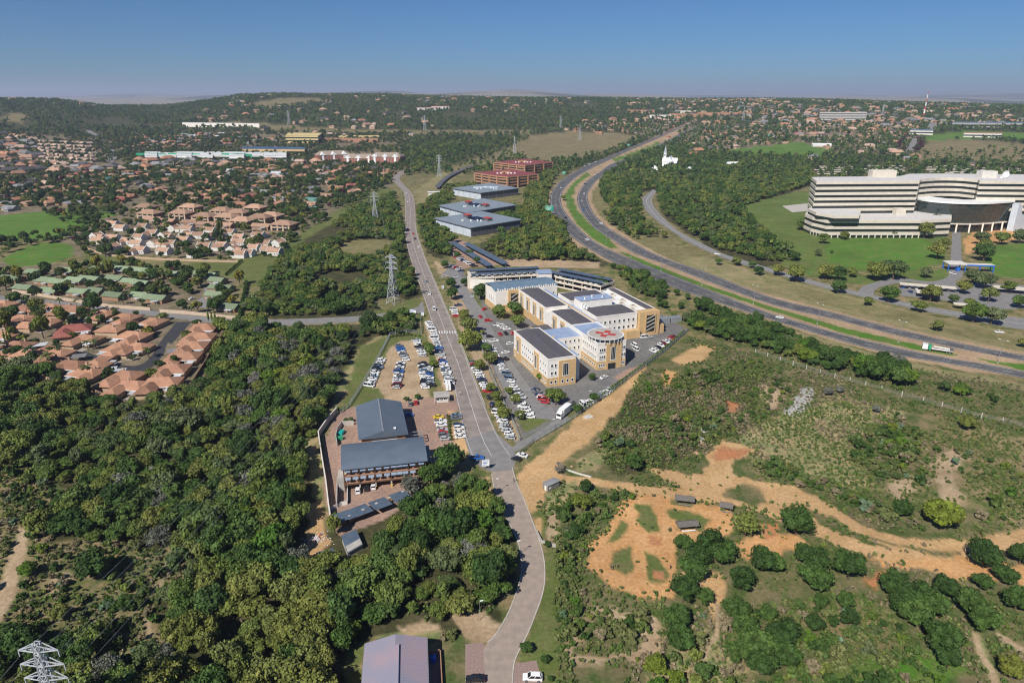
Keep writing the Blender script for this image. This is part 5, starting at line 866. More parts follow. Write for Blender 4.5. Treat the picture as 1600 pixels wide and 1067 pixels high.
# suburb at large
SUB = [([(0, 212), (60, 214), (60, 255), (150, 262), (200, 262), (230, 250), (470, 250), (620, 268), (560, 300), (500, 330), (440, 345), (380, 325), (220, 315), (130, 320), (0, 330)], 31, 'in the leafy suburb west of the main road', 185),
       ([(190, 208), (370, 208), (440, 222), (370, 230), (200, 231)], 30, 'in the suburb behind the white shops', 75),
       ([(1000, 210), (1200, 196), (1420, 190), (1420, 235), (1290, 222), (1120, 228), (1080, 226)], 44, 'in the suburb beyond the church', 80), ([(900, 190), (1060, 186), (1060, 205), (960, 212), (880, 205)], 40, 'near the substation beyond the brown fields', 40)]
RC = [('tile_brown', 7), ('tile_tan', 6), ('tile_orange', 3), ('tile_red', 2), ('roof_grey', 4), ('roof_dark', 3), ('tile_pink', 2), ('roof_white', .6), ('roof_teal', .6)]; RCW = {'tile_brown': 'brown-tiled', 'tile_tan': 'tan-tiled', 'tile_orange': 'orange-tiled', 'tile_red': 'red-roofed', 'roof_grey': 'grey-roofed', 'roof_dark': 'charcoal-roofed', 'tile_pink': 'pale-tiled', 'roof_white': 'white-roofed', 'roof_teal': 'teal-roofed'}
FARH = []; NSUB = 0
def blocked(x, y, m):
    for q in BPOLY + ROADPOLY:
        xs = [p[0] for p in q]; ys = [p[1] for p in q]
        if min(xs) - m < x < max(xs) + m and min(ys) - m < y < max(ys) + m and (inpoly(np.array([x]), np.array([y]), q)[0] or edgedist(np.array([x]), np.array([y]), q)[0] < m): return True
    return False
for poly, sp, where, cap in SUB:
    q = GP(poly); xs = [p.x for p in q]; ys = [p.y for p in q]; cand = []
    gx = np.arange(min(xs), max(xs), sp); gy = np.arange(min(ys), max(ys), sp * 1.1)
    for xx in gx:
        for yy in gy: cand.append((xx + random.uniform(-.3, .3) * sp, yy + random.uniform(-.3, .3) * sp))
    A = np.array(cand); ok = inpoly(A[:, 0], A[:, 1], q); A = A[ok]; random.shuffle(cand)
    A = A[np.argsort(np.hypot(A[:, 0], A[:, 1]))]; n = 0
    for x, y in A:
        if blocked(x, y, 9) or any(abs(hx - x) < hr + 11 and abs(hy - y) < hr + 11 for hx, hy, hr in HX): continue
        if n >= cap: FARH.append((x, y)); continue
        rc = random.choices([c for c, w in RC], [w for c, w in RC])[0]; wl = random.choice(['house_cream', 'house_tan', 'house_tan', 'house_brick', 'house_brick'])
        house('suburban_house', ('plain', wl, rc, random.randrange(4)), (x, y, float(hgt(x, y))), random.choice((-.25, 1.32)) + random.uniform(-.15, .15), RCW[rc] + ' house half hidden by gardens ' + where, 'houses ' + where, random.uniform(.8, 1.1), r=10); n += 1; NSUB += 1
# ---------------------------------------------------------------- vehicles
PAINT = {'white': (.80, .80, .79), 'silver': (.46, .47, .48), 'grey': (.17, .175, .18), 'black': (.02, .02, .022), 'navy': (.025, .05, .14), 'blue': (.03, .12, .42), 'red': (.46, .025, .025), 'maroon': (.17, .02, .025), 'yellow': (.72, .50, .03), 'steel blue': (.16, .22, .30)}
for k, c in PAINT.items(): mat('paint_' + k, c, .28, spec=.5); MATS['paint_' + k].node_tree.nodes['Principled BSDF'].inputs['Coat Weight'].default_value = .4
mat('tyre', (.02, .02, .02), .9); mat('car_glass', (.012, .015, .018), .08, spec=.7); mat('lamp_glass', (.6, .6, .58), .2); mat('tail_red', (.35, .01, .01), .3)
# side outlines: lower body, then glasshouse (bottom, top) as x positions and heights
CARS = {'hatchback': (3.9, 1.72, [(-1.95, .3), (-1.93, .95), (-1.6, 1.0), (.75, .95), (1.75, .80), (1.95, .62), (1.95, .3)], (-1.75, .95), (-1.45, .35), .96, 1.46), 'sedan': (4.5, 1.76, [(-2.25, .3), (-2.22, .92), (-1.4, .98), (.85, .95), (2.0, .80), (2.25, .62), (2.25, .3)], (-1.55, 1.05), (-.9, .35), .96, 1.43), 'crossover': (4.5, 1.84, [(-2.2, .35), (-2.2, 1.05), (-1.7, 1.12), (.9, 1.08), (2.0, .95), (2.22, .75), (2.22, .35)], (-2.05, 1.1), (-1.75, .4), 1.08, 1.68), 'pickup': (5.2, 1.82, [(-2.6, .4), (-2.6, 1.02), (-.4, 1.02), (1.2, 1.05), (2.4, .95), (2.6, .75), (2.6, .4)], (-.5, 1.25), (-.35, .6), 1.04, 1.70), 'van': (5.0, 1.9, [(-2.5, .35), (-2.5, 1.1), (-1.5, 1.12), (1.7, 1.1), (2.4, .95), (2.5, .8), (2.5, .35)], (-2.45, 1.95), (-2.3, 1.2), 1.1, 2.05)}
VM = {}
def car_mesh(ty, col):
    if (ty, col) in VM: return VM[(ty, col)]
    L, w, prof, gb, gt, zb, zt = CARS[ty]; h = w / 2; b = MB(); n = len(prof)
    ins = lambda z: h * (.90 if z < .4 else (1.0 if z < .9 else .95))
    b.add([(x, -ins(z), z) for x, z in prof] + [(x, ins(z), z) for x, z in prof], [tuple(range(n - 1, -1, -1)), tuple(range(n, 2 * n))] + [(i, (i + 1) % n, n + (i + 1) % n, n + i) for i in range(n)])
    rh = h * .76; b.add([(gt[0], -rh, zt), (gt[1], -rh, zt), (gt[1], rh, zt), (gt[0], rh, zt), (gt[0] + .1, -rh * .85, zt + .05), (gt[1] - .12, -rh * .85, zt + .05), (gt[1] - .12, rh * .85, zt + .05), (gt[0] + .1, rh * .85, zt + .05)], [(4, 5, 6, 7), (0, 1, 5, 4), (1, 2, 6, 5), (2, 3, 7, 6), (3, 0, 4, 7)])
    for s in (-1, 1):
        for xb, xt in ((gb[0], gt[0]), (gb[1], gt[1]), ((gb[0] + gb[1]) / 2, (gt[0] + gt[1]) / 2)): b.bar((xb, s * h * .93, zb), (xt, s * rh * 1.01, zt), .09)
    if ty == 'pickup': b.add([(-2.5, -h * .8, 1.026), (-.6, -h * .8, 1.026), (-.6, h * .8, 1.026), (-2.5, h * .8, 1.026)], [(0, 1, 2, 3)], 1)
    body = b.mesh('body', ['paint_' + col, 'tyre'])
    g = MB(); gh = h * .92; g.add([(gb[0], -gh, zb), (gb[1], -gh, zb), (gb[1], gh, zb), (gb[0], gh, zb), (gt[0], -rh, zt), (gt[1], -rh, zt), (gt[1], rh, zt), (gt[0], rh, zt)], [(0, 1, 5, 4), (1, 2, 6, 5), (2, 3, 7, 6), (3, 0, 4, 7), (4, 5, 6, 7)]); k = ('g', ty)
    if k not in VM: VM[k] = g.mesh('cabin_glass', 'car_glass')
    VM[(ty, col)] = (body, VM[k]); return VM[(ty, col)]
wm = MB()
for s in (0,):
    n = 12; wm.add([(.32 * math.cos(2 * math.pi * i / n), y, .32 * math.sin(2 * math.pi * i / n)) for y in (-.11, .11) for i in range(n)], [(i, (i + 1) % n, n + (i + 1) % n, n + i) for i in range(n)] + [tuple(range(n - 1, -1, -1)), tuple(range(n, 2 * n))]); wm.add([(.18 * math.cos(2 * math.pi * i / 8), y, .18 * math.sin(2 * math.pi * i / 8)) for y in (-.118, .118) for i in range(8)], [tuple(range(7, -1, -1)), tuple(range(8, 16))], 1)
WHEEL = wm.mesh('wheel', ['tyre', 'steel']); lm_ = MB(); lm_.box(0, 0, 0, .06, .34, .14); LAMP = lm_.mesh('headlight', 'lamp_glass'); lm_ = MB(); lm_.box(0, 0, 0, .06, .3, .18); TAIL = lm_.mesh('tail_light', 'tail_red')
def car(p, rz, where, group, col=None, ty=None, z=0.0, detail=None):
    col = col or random.choices(['white', 'silver', 'grey', 'black', 'navy', 'blue', 'red', 'maroon', 'steel blue'], [56, 15, 9, 8, 5, 3, 3.5, 2, 5])[0]; ty = ty or random.choices(list(CARS), [38, 24, 20, 12, 6])[0]; body, win = car_mesh(ty, col)
    t = thing('parked_car' if 'park' in where or 'yard' in where else 'car', f'{col} {ty} {where}', 'car', (p[0], p[1], z), rz, group); link('body', body, t); link('cabin_glass', win, t); L, w = CARS[ty][:2]
    near = math.hypot(p[0], p[1]) < 340 if detail is None else detail
    if near:
        for sx in (-.31, .31):
            for sy in (-1, 1): link('wheel', WHEEL, t, (sx * L, sy * (w / 2 - .1), .32))
        for sy in (-1, 1): link('headlight', LAMP, t, (L / 2 - .01, sy * w * .33, .64)); link('tail_light', TAIL, t, (-L / 2 + .01, sy * w * .36, .78))
    return t
def car_row(p, q, n, where, group, turn=90.0, cols=None, skip=.0, z=0.0, jit=.25):
    A, B = G(*p), G(*q); a = math.atan2(B.y - A.y, B.x - A.x)
    n = max(1, min(n, int((B - A).length / (2.35 if abs(math.sin(R(turn))) > .5 else 5)) + 1))
    for i in range(n):
        if random.random() < skip: continue
        P_ = A.lerp(B, i / max(n - 1, 1)); rz = a + R(turn) + random.uniform(-.07, .07) + (math.pi if random.random() < .3 else 0); car((P_.x + random.uniform(-jit, jit), P_.y + random.uniform(-jit, jit)), rz, where, group, cols[i % len(cols)] if cols else None, z=z)
g = 'cars in the dirt car park'
car_row((596, 563), (578, 604), 15, 'parked along the fence side of the dirt car park', g, 70); car_row((623, 541), (634, 564), 7, 'parked in the middle rank of the dirt car park', g, 80); car_row((626, 569), (619, 607), 13, 'parked in the middle rank of the dirt car park', g, 80); car_row((651, 533), (661, 557), 8, 'parked in the tree-side rank of the dirt car park', g, 75); car_row((660, 570), (665, 607), 13, 'parked in the tree-side rank of the dirt car park', g, 80); car_row((669, 573), (673, 604), 9, 'parked in the second tree-side rank of the dirt car park', g, 80)
g = 'cars on the verge by the dirt car park'; car_row((669, 505), (675, 517), 5, 'parked on the grass verge by the street crossing', g, 80, ['white']); car_row((677, 521), (688, 555), 12, 'parked on the verge between the crossing and the gate house', g, 80); car_row((690, 561), (703, 600), 13, 'parked on the verge near the gate house', g, 78)
g = 'cars along the hospital verge'; car_row((739, 567), (798, 685), 30, 'parked on the slip along the hospital verge', g, 62, skip=.06)
g = 'cars in the hospital car park'; car_row((765, 540), (813, 622), 24, 'parked along the tree side of the hospital road', g, 60, skip=.08); car_row((814, 631), (828, 653), 5, 'parked beside the flower bed of the hospital car park', g, 70); car_row((836, 610), (852, 630), 6, 'parked under the trees before the front wing', g, 60); car_row((781, 523), (800, 522), 4, 'parked in the short walled bay of the hospital', g, 95, ['red', 'black', 'red', 'black']); car_row((912, 634), (952, 611), 11, 'parked along the hospital fence', g, 62); car_row((1020, 550), (1052, 527), 9, 'parked at the service side of the hospital', g, 60); car_row((758, 500), (792, 515), 8, 'parked under trees near the main porch', g, 70, skip=.2)
for x, y, c, ty in ((797, 538, 'white', 'hatchback'), (790, 552, 'white', 'sedan'), (788, 562, 'grey', 'crossover'), (765, 527, 'black', 'hatchback'), (772, 534, 'white', 'pickup')): car(G(x, y), R(20 + random.uniform(-8, 8)), 'parked near the crossing inside the hospital grounds', g, c, ty)
g = 'cars behind the parking garage'; car_row((708, 400), (741, 417), 11, 'parked in the brick lot beside the garage', g, 75); car_row((708, 416), (720, 424), 5, 'parked on the near side of the brick lot beside the garage', g, 80); car_row((694, 433), (712, 434), 3, 'parked at the hospital entrance gate', g, 20); car_row((709, 485), (712, 495), 4, 'parked beside the road at the hospital entrance', g, 80, ['white', 'white', 'white', 'red'])
car(G(716, 478), R(20), 'parked beside the road at the hospital entrance', g, 'navy', 'pickup')
g = 'cars in the slate-roofed buildings yard'
for x, y, c, ty in ((685.5, 653, 'yellow', 'sedan'), (688.5, 660, 'white', 'pickup'), (690, 665.5, 'white', 'sedan'), (691.5, 673.5, 'silver', 'sedan'), (692.5, 677.5, 'red', 'hatchback'), (693.5, 682, 'grey', 'crossover'), (696, 687, 'silver', 'hatchback')): car(G(x, y), R(8), 'parked in the paved yard', g, c, ty)
for x, y, c, ty in ((712.5, 650.5, 'steel blue', 'sedan'), (713, 655, 'grey', 'sedan'), (716, 665.5, 'navy', 'hatchback'), (717, 670.5, 'white', 'crossover'), (718, 677.5, 'white', 'sedan'), (719.5, 684, 'white', 'sedan')): car(G(x, y), R(14), 'parked outside the yard hedge', g, c, ty)
for x, y, c, ty, rz, w in ((641, 632.5, 'grey', 'hatchback', 100, 'parked below the gate house'), (649.5, 630.5, 'red', 'hatchback', 100, 'parked below the gate house'), (639, 650, 'blue', 'hatchback', 15, 'parked in the shade of the gabled building'), (559.5, 768, 'white', 'hatchback', 100, 'parked at the undercroft of the long building'), (573, 764, 'black', 'hatchback', 100, 'parked inside the undercroft'), (583.5, 761.5, 'white', 'hatchback', 100, 'parked inside the undercroft'), (636, 784, 'white', 'pickup', 20, 'parked at the end of the carports')): car(G(x, y), R(rz), w, g, c, ty)
g = 'cars on the roads'
for x, y, c, ty, rz, w in ((745, 717, 'blue', 'pickup', 5, 'parked where the main road ends'), (816, 713, 'white', 'sedan', 150, 'turning out of the hospital exit'), (807, 719, 'black', 'hatchback', 150, 'waiting at the hospital exit'), (654, 387, 'white', 'hatchback', 103, 'driving down the main road'), (648, 374, 'black', 'hatchback', 103, 'driving down the main road'), (645.5, 366, 'red', 'hatchback', 103, 'driving down the main road'), (637, 359, 'blue', 'sedan', 103, 'driving up the main road'), (666, 441, 'steel blue', 'hatchback', 103, 'driving up the main road'), (671, 460, 'white', 'sedan', 103, 'driving up the main road'), (678, 484, 'white', 'van', 103, 'driving past the side street'), (750, 496, 'red', 'hatchback', 112, 'driving on the hospital road'), (757, 484, 'red', 'sedan', 60, 'parked on the lawn edge of the hospital'), (789, 562, 'black', 'crossover', 125, 'driving through the hospital car park'), (637, 316, 'white', 'sedan', 100, 'on the far stretch of the main road'), (635, 304, 'white', 'van', 100, 'on the far stretch of the main road'), (877, 294, 'white', 'sedan', 70, 'on the outer motorway carriageway'), (868, 321.5, 'silver', 'sedan', 100, 'on the outer motorway carriageway'), (884, 341, 'black', 'hatchback', 130, 'on the outer motorway carriageway'), (917.6, 375, 'white', 'sedan', 145, 'on the outer motorway carriageway'), (932, 273.5, 'white', 'van', 50, 'on the inner motorway carriageway'), (928, 280.5, 'silver', 'sedan', 50, 'on the inner motorway carriageway'), (914, 288, 'navy', 'sedan', 55, 'on the inner motorway carriageway'), (913, 303, 'white', 'hatchback', 80, 'on the inner motorway carriageway'), (909, 314, 'silver', 'sedan', 95, 'on the inner motorway carriageway'), (911, 329, 'blue', 'hatchback', 115, 'on the inner motorway carriageway'), (940, 350, 'white', 'crossover', 140, 'on the inner motorway carriageway'), (1218, 497, 'white', 'sedan', 153, 'on the near motorway carriageway'), (1121, 398, 'white', 'pickup', 150, 'on the service road'), (1147, 410, 'black', 'sedan', 150, 'in tree shade on the service road'), (1488, 428, 'white', 'pickup', 100, 'at the blue gatehouse'), (1422, 457, 'navy', 'hatchback', 90, 'parked in the gate car park'), (832, 1061, 'white', 'crossover', 178, 'parked in the brown paved bay by the lawn'), (743, 1063, 'black', 'sedan', 182, 'parked in the brown paved bay by the hall'), (892, 633, 'grey', 'van', 50, 'behind the white box truck'), (993, 547, 'white', 'van', 110, 'standing at the hospital side door'), (991, 541, 'white', 'van', 110, 'standing at the hospital side door'), (1007, 528, 'white', 'van', 20, 'standing by the tan stair tower'), (1014, 528, 'silver', 'sedan', 20, 'standing by the tan stair tower'), (944, 591, 'white', 'sedan', 40, 'parked at the hospital front entrance'), (300, 468, 'white', 'hatchback', 60, 'parked on the green estate drive'), (1561, 520, 'white', 'sedan', -10, 'at the service road junction')):
    car(G(x, y), R(rz), w, g, c, ty)
for k in range(9): car(G(914 + k * 2.7, 259.5 - k * 1.0), R(28), 'queueing at the motorway junction', 'cars queueing at the motorway junction')
for k in range(6): car(G(978 + k * 3.5, 247.5 - k * 1.2), R(28), 'queueing on the inner motorway lanes', 'cars queueing at the motorway junction')
for k in range(8): car(G(1410 + k * 10, 449.5 + k * .7), R(80), 'parked under the long cream shade canopy', 'cars in the gate car park')
for lp, L, a in GAR:
    for zlev, nm in ((3.3, 'middle'), (6.6, 'roof')):
        for k in range(int(L / 4.2)): x_, y_ = lp(2.5 + k * 4.2, 3.2); car((x_, y_), a + R(90), f'parked on the {nm} deck of the parking garage', 'cars in the parking garage', z=zlev, detail=False)
# box truck, crane truck, trailer
def wheels(t, xs, w, r=.5):
    s = r / .32
    for x in xs:
        for sy in (-1, 1): o = link('wheel', WHEEL, t, (x, sy * (w / 2 - .15), r)); o.scale = (s, 1.4, s)
p = G(880, 650); t = thing('box_truck', 'white box truck at the hospital exit gate', 'truck', p, ang((892, 640), (868, 660))); P(t, 'cargo_box', 'white_paint', (-5.2, 1.8, -1.25, 1.25, 1.0, 3.9)); P(t, 'cab', 'paint_white', (2.0, 4.2, -1.15, 1.15, .6, 2.9)); P(t, 'windscreen', 'car_glass', (4.2, 4.25, -1.0, 1.0, 1.7, 2.7)); P(t, 'wind_deflector', 'paint_white', (2.1, 3.3, -1.0, 1.0, 2.92, 3.7)); P(t, 'chassis', 'tyre', (-5.0, 4.0, -.5, .5, .6, .98)); wheels(t, (-4, -2.8, 3.2), 2.4)
p = G(1463, 549); t = thing('crane_truck', 'white flatbed truck with green crane beside the near motorway carriageway', 'truck', p, ang((1490, 553), (1440, 546))); P(t, 'cab', 'paint_white', (4.2, 6.6, -1.25, 1.25, .8, 3.4)); P(t, 'windscreen', 'car_glass', (6.6, 6.66, -1.05, 1.05, 2.0, 3.1)); P(t, 'flatbed', 'plaster_pale', (-7, 2.4, -1.25, 1.25, 1.2, 1.5)); P(t, 'crane_cab', 'green_paint', (2.5, 3.9, -1.1, 1.1, .9, 3.3)); mb = MB(); mb.bar((1.6, 0, 2.6), (-5.5, 0, 2.2), .45); mb.build('boom', 'paint_white', t); P(t, 'rear_unit', 'panel_dark', (-7.2, -5.8, -1.1, 1.1, 1.5, 2.6)); P(t, 'chassis', 'tyre', (-6.8, 5.5, -.5, .5, .7, 1.15)); wheels(t, (-5.8, -4.5, 3.0, 5.2), 2.5)
p = G(700, 608); t = thing('white_trailer', 'boxy white double trailer parked on the verge above the gate house', 'trailer', p, R(100)); P(t, 'box', 'white_paint', (-3, 3, -1.1, -.08, .7, 3.1)); P(t, 'second_box', 'white_paint', (-3, 3, .08, 1.1, .7, 3.1)); mb = MB(); mb.bar((3, 0, .6), (4.4, 0, .6), .12); mb.build('drawbar', 'steel_grey', t); wheels(t, (-.6, .6), 2.2, .4)
# ---------------------------------------------------------------- trees and bushes
def leafmat(name, cols, rough=.7):
    """leaf paint: each tree takes its own mix of the tones, each clump a little lighter or darker"""
    m = bpy.data.materials.new(name); t, b = nt(m); N = t.nodes; L = t.links; b.inputs['Roughness'].default_value = rough; b.inputs['Specular IOR Level'].default_value = .2
    oi = N.new('ShaderNodeObjectInfo'); cr = N.new('ShaderNodeValToRGB'); cr.color_ramp.interpolation = 'LINEAR'; e = cr.color_ramp.elements
    while len(e) < len(cols): e.new(.5)
    for i, c in enumerate(cols): e[i].position = i / (len(cols) - 1); e[i].color = (*c, 1)
    at = N.new('ShaderNodeAttribute'); at.attribute_name = 'tint'; vm = N.new('ShaderNodeVectorMath'); vm.operation = 'MULTIPLY'
    L.new(oi.outputs['Random'], cr.inputs[0]); L.new(cr.outputs[0], vm.inputs[0]); L.new(at.outputs['Color'], vm.inputs[1]); L.new(vm.outputs[0], b.inputs['Base Color']); MATS[name] = m; return m
leafmat('leaf_wild', [(.035, .072, .014), (.062, .112, .020), (.100, .140, .027), (.148, .170, .036), (.082, .136, .031), (.050, .092, .022), (.110, .132, .056)])
leafmat('leaf_dark', [(.030, .062, .013), (.044, .086, .017), (.062, .108, .022)]); leafmat('leaf_olive', [(.105, .132, .026), (.155, .165, .036), (.125, .150, .042)]); leafmat('leaf_yellow', [(.19, .165, .022), (.145, .15, .025), (.11, .14, .022)]); leafmat('leaf_bright', [(.055, .125, .014), (.095, .16, .018), (.14, .17, .02)])
leafmat('leaf_grey', [(.105, .115, .085), (.15, .155, .125), (.09, .10, .075)]); leafmat('leaf_aloe', [(.10, .17, .085), (.14, .20, .115)]); leafmat('leaf_garden', [(.022, .042, .013), (.036, .066, .016), (.058, .086, .020), (.038, .074, .018), (.11, .12, .028)]); leafmat('leaf_plum', [(.075, .022, .028), (.055, .018, .025)]); leafmat('leaf_scrub', [(.075, .125, .027), (.098, .128, .036), (.145, .155, .055), (.064, .11, .027)]); leafmat('leaf_straw', [(.17, .14, .085), (.23, .19, .11), (.13, .115, .075)]); leafmat('twig_grey', [(.20, .18, .17), (.25, .23, .22)])
mat('bark', (.12, .085, .06), .95, (.08, .06, .045), 2.0)
def ico(sub):
    bm = bmesh.new(); bmesh.ops.create_icosphere(bm, subdivisions=sub, radius=1); v = np.array([x.co[:] for x in bm.verts]); f = np.array([[q.index for q in g.verts] for g in bm.faces]); bm.free(); return v, f
ICO1, ICO2 = ico(1), ico(2)
def crown(seed, w, h, z0, lobes, cards, leaf, flat=1.0, core=.86, top=.0, cone=0.0):
    """foliage: lobes packed through the crown's volume, each with a rough body and many small leaf-clump faces on and outside it"""
    g = np.random.default_rng(seed); V = []; Fc = []; T = []; k = 0; H_ = h - z0
    C = []
    for i in range(lobes):
        for _ in range(20):
            p = g.normal(size=3); p /= np.linalg.norm(p) + 1e-6; p *= g.uniform(.25, .75) ** .6; 
            if p[2] > -.55: break
        f = (1 - cone * (p[2] * .5 + .5)); r = g.uniform(.17, .40) * (1 - .25 * abs(p[2])) * (1 - cone * .4 * (p[2] * .5 + .5))
        C.append((p[0] * w / 2 * .82 * f, p[1] * w / 2 * .82 * f, z0 + H_ * (.5 + .40 * p[2]), r * w / 2 * 1.1, r * H_ * .62 * flat + .1 * w * (1 - flat)))
    vi, fi = ICO1
    for (cx, cy, cz, rx, rz) in C:
        sh = g.uniform(.78, 1.22); d = 1 + g.normal(0, .13, len(vi)); vv = vi * d[:, None] * core; V.append(np.stack([cx + vv[:, 0] * rx, cy + vv[:, 1] * rx, cz + vv[:, 2] * rz], 1)); Fc += [tuple(x + k) for x in fi]; k += len(vi); T += [sh * .95] * len(vi)
        n = max(4, int(cards / lobes)); dr = g.normal(size=(n, 3)); dr[:, 2] = np.abs(dr[:, 2]) * .9 - .25; dr /= np.linalg.norm(dr, axis=1)[:, None]; rad = g.uniform(.84, 1.13, n)
        P0 = np.stack([cx + dr[:, 0] * rx * rad, cy + dr[:, 1] * rx * rad, cz + dr[:, 2] * rz * rad], 1); nn = dr * .8 + g.normal(0, .55, (n, 3)); nn /= np.linalg.norm(nn, axis=1)[:, None]
        u = np.cross(nn, g.normal(size=(n, 3))); u /= np.linalg.norm(u, axis=1)[:, None] + 1e-9; v = np.cross(nn, u); s = leaf * g.uniform(.55, 1.25, n)[:, None]
        for a, b in ((-1, -.7), (.9, -1), (1, .8), (-.8, 1)): V.append(P0 + u * s * a * .5 + v * s * b * .5)
        Fc += [(k + i, k + n + i, k + 2 * n + i, k + 3 * n + i) for i in range(n)]; k += 4 * n; tt = sh * g.uniform(.7, 1.35, n); T += list(np.tile(tt, 4))
    V = np.concatenate(V); V[:, 2] = np.maximum(V[:, 2], .05); return V, Fc, np.array(T)
def to_mesh(name, V, Fc, T, m):
    me = bpy.data.meshes.new(name); me.from_pydata(V.tolist(), [], Fc); at = me.attributes.new('tint', 'FLOAT_COLOR', 'POINT'); at.data.foreach_set('color', np.stack([T, T, T, np.ones_like(T)], 1).astype(np.float32).ravel()); me.materials.append(MATS[m]); me.update(); return me
GEO = {}; CM = {}
SHAPES = {'broad': [dict(w=8, h=7, z0=.9, lobes=24, cards=1900, leaf=.46, core=.78)] * 5, 'wide': [dict(w=10, h=6, z0=1.4, lobes=26, cards=2000, leaf=.48, flat=.8, core=.76)] * 3, 'tall': [dict(w=6, h=9, z0=1.0, lobes=20, cards=1500, leaf=.44, core=.78)] * 3, 'round': [dict(w=8, h=7.4, z0=.5, lobes=28, cards=2400, leaf=.40, core=.82)] * 4,
          'bush': [dict(w=3.2, h=2.3, z0=.1, lobes=7, cards=260, leaf=.42)] * 3, 'loose': [dict(w=9, h=7, z0=1.5, lobes=20, cards=1500, leaf=.42, core=.45)] * 2, 'small': [dict(w=7, h=6.5, z0=.6, lobes=9, cards=150, leaf=1.1)] * 3, 'far': [dict(w=9, h=8, z0=.3, lobes=5, cards=40, leaf=1.8)] * 3, 'tuft': [dict(w=1.5, h=.8, z0=.02, lobes=3, cards=26, leaf=.4)] * 3, 'column': [dict(w=1.9, h=9, z0=.3, lobes=12, cards=420, leaf=.4, cone=.55)] * 1, 'bare': [dict(w=7, h=6.5, z0=1.2, lobes=12, cards=750, leaf=.3, core=.02)] * 1}
def cmesh(shape, v, m):
    if (shape, v, m) not in CM:
        if (shape, v) not in GEO: GEO[(shape, v)] = crown(hash_(shape) + v * 31, **SHAPES[shape][v])
        CM[(shape, v, m)] = to_mesh('crown', *GEO[(shape, v)], m)
    return CM[(shape, v, m)]
def hash_(s): return sum(ord(c) * (i + 3) for i, c in enumerate(s))
TR = {}
def trunk(shape):
    if shape not in TR:
        d = SHAPES[shape][0]; w, h = d['w'], d['h']; mb = MB(); mb.cyl(0, 0, -.2, w * .035, h * .45, 7, r2=w * .022)
        for k in range(5): a = k * 1.256 + .4; mb.bar((0, 0, h * (.2 + .04 * k)), (w * .26 * math.cos(a), w * .26 * math.sin(a), h * .66), w * .022)
        TR[shape] = mb.mesh('trunk', 'bark')
    return TR[shape]
SZ = {k: v[0]['w'] for k, v in SHAPES.items()}
def tree(name, label, group, p, shape, m, width, cat='tree', hs_=1.0, parts=True):
    v = random.randrange(len(SHAPES[shape])); s = width / SZ[shape]; t = thing(name, label, cat, p, random.uniform(0, 6.28), group); t.scale = (s, s, s * hs_)
    if shape not in ('bush', 'tuft'): link('trunk', trunk(shape), t)
    link('crown', cmesh(shape, v, m), t); return t
def scatter(name, label, cat, pts, kinds):
    """one mass of plants nobody could count: copies of the crowns set on points"""
    srcs = [bpy.data.objects.new('seed_plant', cmesh(*k)) for k in kinds]
    A = np.array(pts, float); me = bpy.data.meshes.new(name); me.vertices.add(len(A)); me.vertices.foreach_set('co', A[:, :3].astype(np.float32).ravel())
    for nm, ty, c in (('size', 'FLOAT', A[:, 3]), ('tall', 'FLOAT', A[:, 4]), ('turn', 'FLOAT', A[:, 5])): at = me.attributes.new(nm, ty, 'POINT'); at.data.foreach_set('value', c.astype(np.float32))
    at = me.attributes.new('pick', 'INT', 'POINT'); at.data.foreach_set('value', A[:, 6].astype(np.int32)); o = link(name, me); tag(o, label, cat, None, 'stuff')
    ng = bpy.data.node_groups.new(name, 'GeometryNodeTree'); ng.interface.new_socket('Geometry', in_out='INPUT', socket_type='NodeSocketGeometry'); ng.interface.new_socket('Geometry', in_out='OUTPUT', socket_type='NodeSocketGeometry'); N = ng.nodes; L = ng.links
    gi = N.new('NodeGroupInput'); go = N.new('NodeGroupOutput'); jn = N.new('GeometryNodeJoinGeometry')
    for s in reversed(srcs):
        n = N.new('GeometryNodeObjectInfo'); n.inputs[0].default_value = s; n.inputs['As Instance'].default_value = True; L.new(n.outputs['Geometry'], jn.inputs[0])
    def attr(nm, dt): n = N.new('GeometryNodeInputNamedAttribute'); n.data_type = dt; n.inputs[0].default_value = nm; return n.outputs[0]
    ip = N.new('GeometryNodeInstanceOnPoints'); ip.inputs['Pick Instance'].default_value = True; cx = N.new('ShaderNodeCombineXYZ'); rx = N.new('ShaderNodeCombineXYZ')
    sz = attr('size', 'FLOAT'); L.new(sz, cx.inputs[0]); L.new(sz, cx.inputs[1]); L.new(attr('tall', 'FLOAT'), cx.inputs[2]); L.new(attr('turn', 'FLOAT'), rx.inputs[2])
    L.new(gi.outputs[0], ip.inputs['Points']); L.new(jn.outputs[0], ip.inputs['Instance']); L.new(attr('pick', 'INT'), ip.inputs['Instance Index']); L.new(rx.outputs[0], ip.inputs['Rotation']); L.new(cx.outputs[0], ip.inputs['Scale']); L.new(ip.outputs[0], go.inputs[0])
    md = o.modifiers.new('plants', 'NODES'); md.node_group = ng; return o
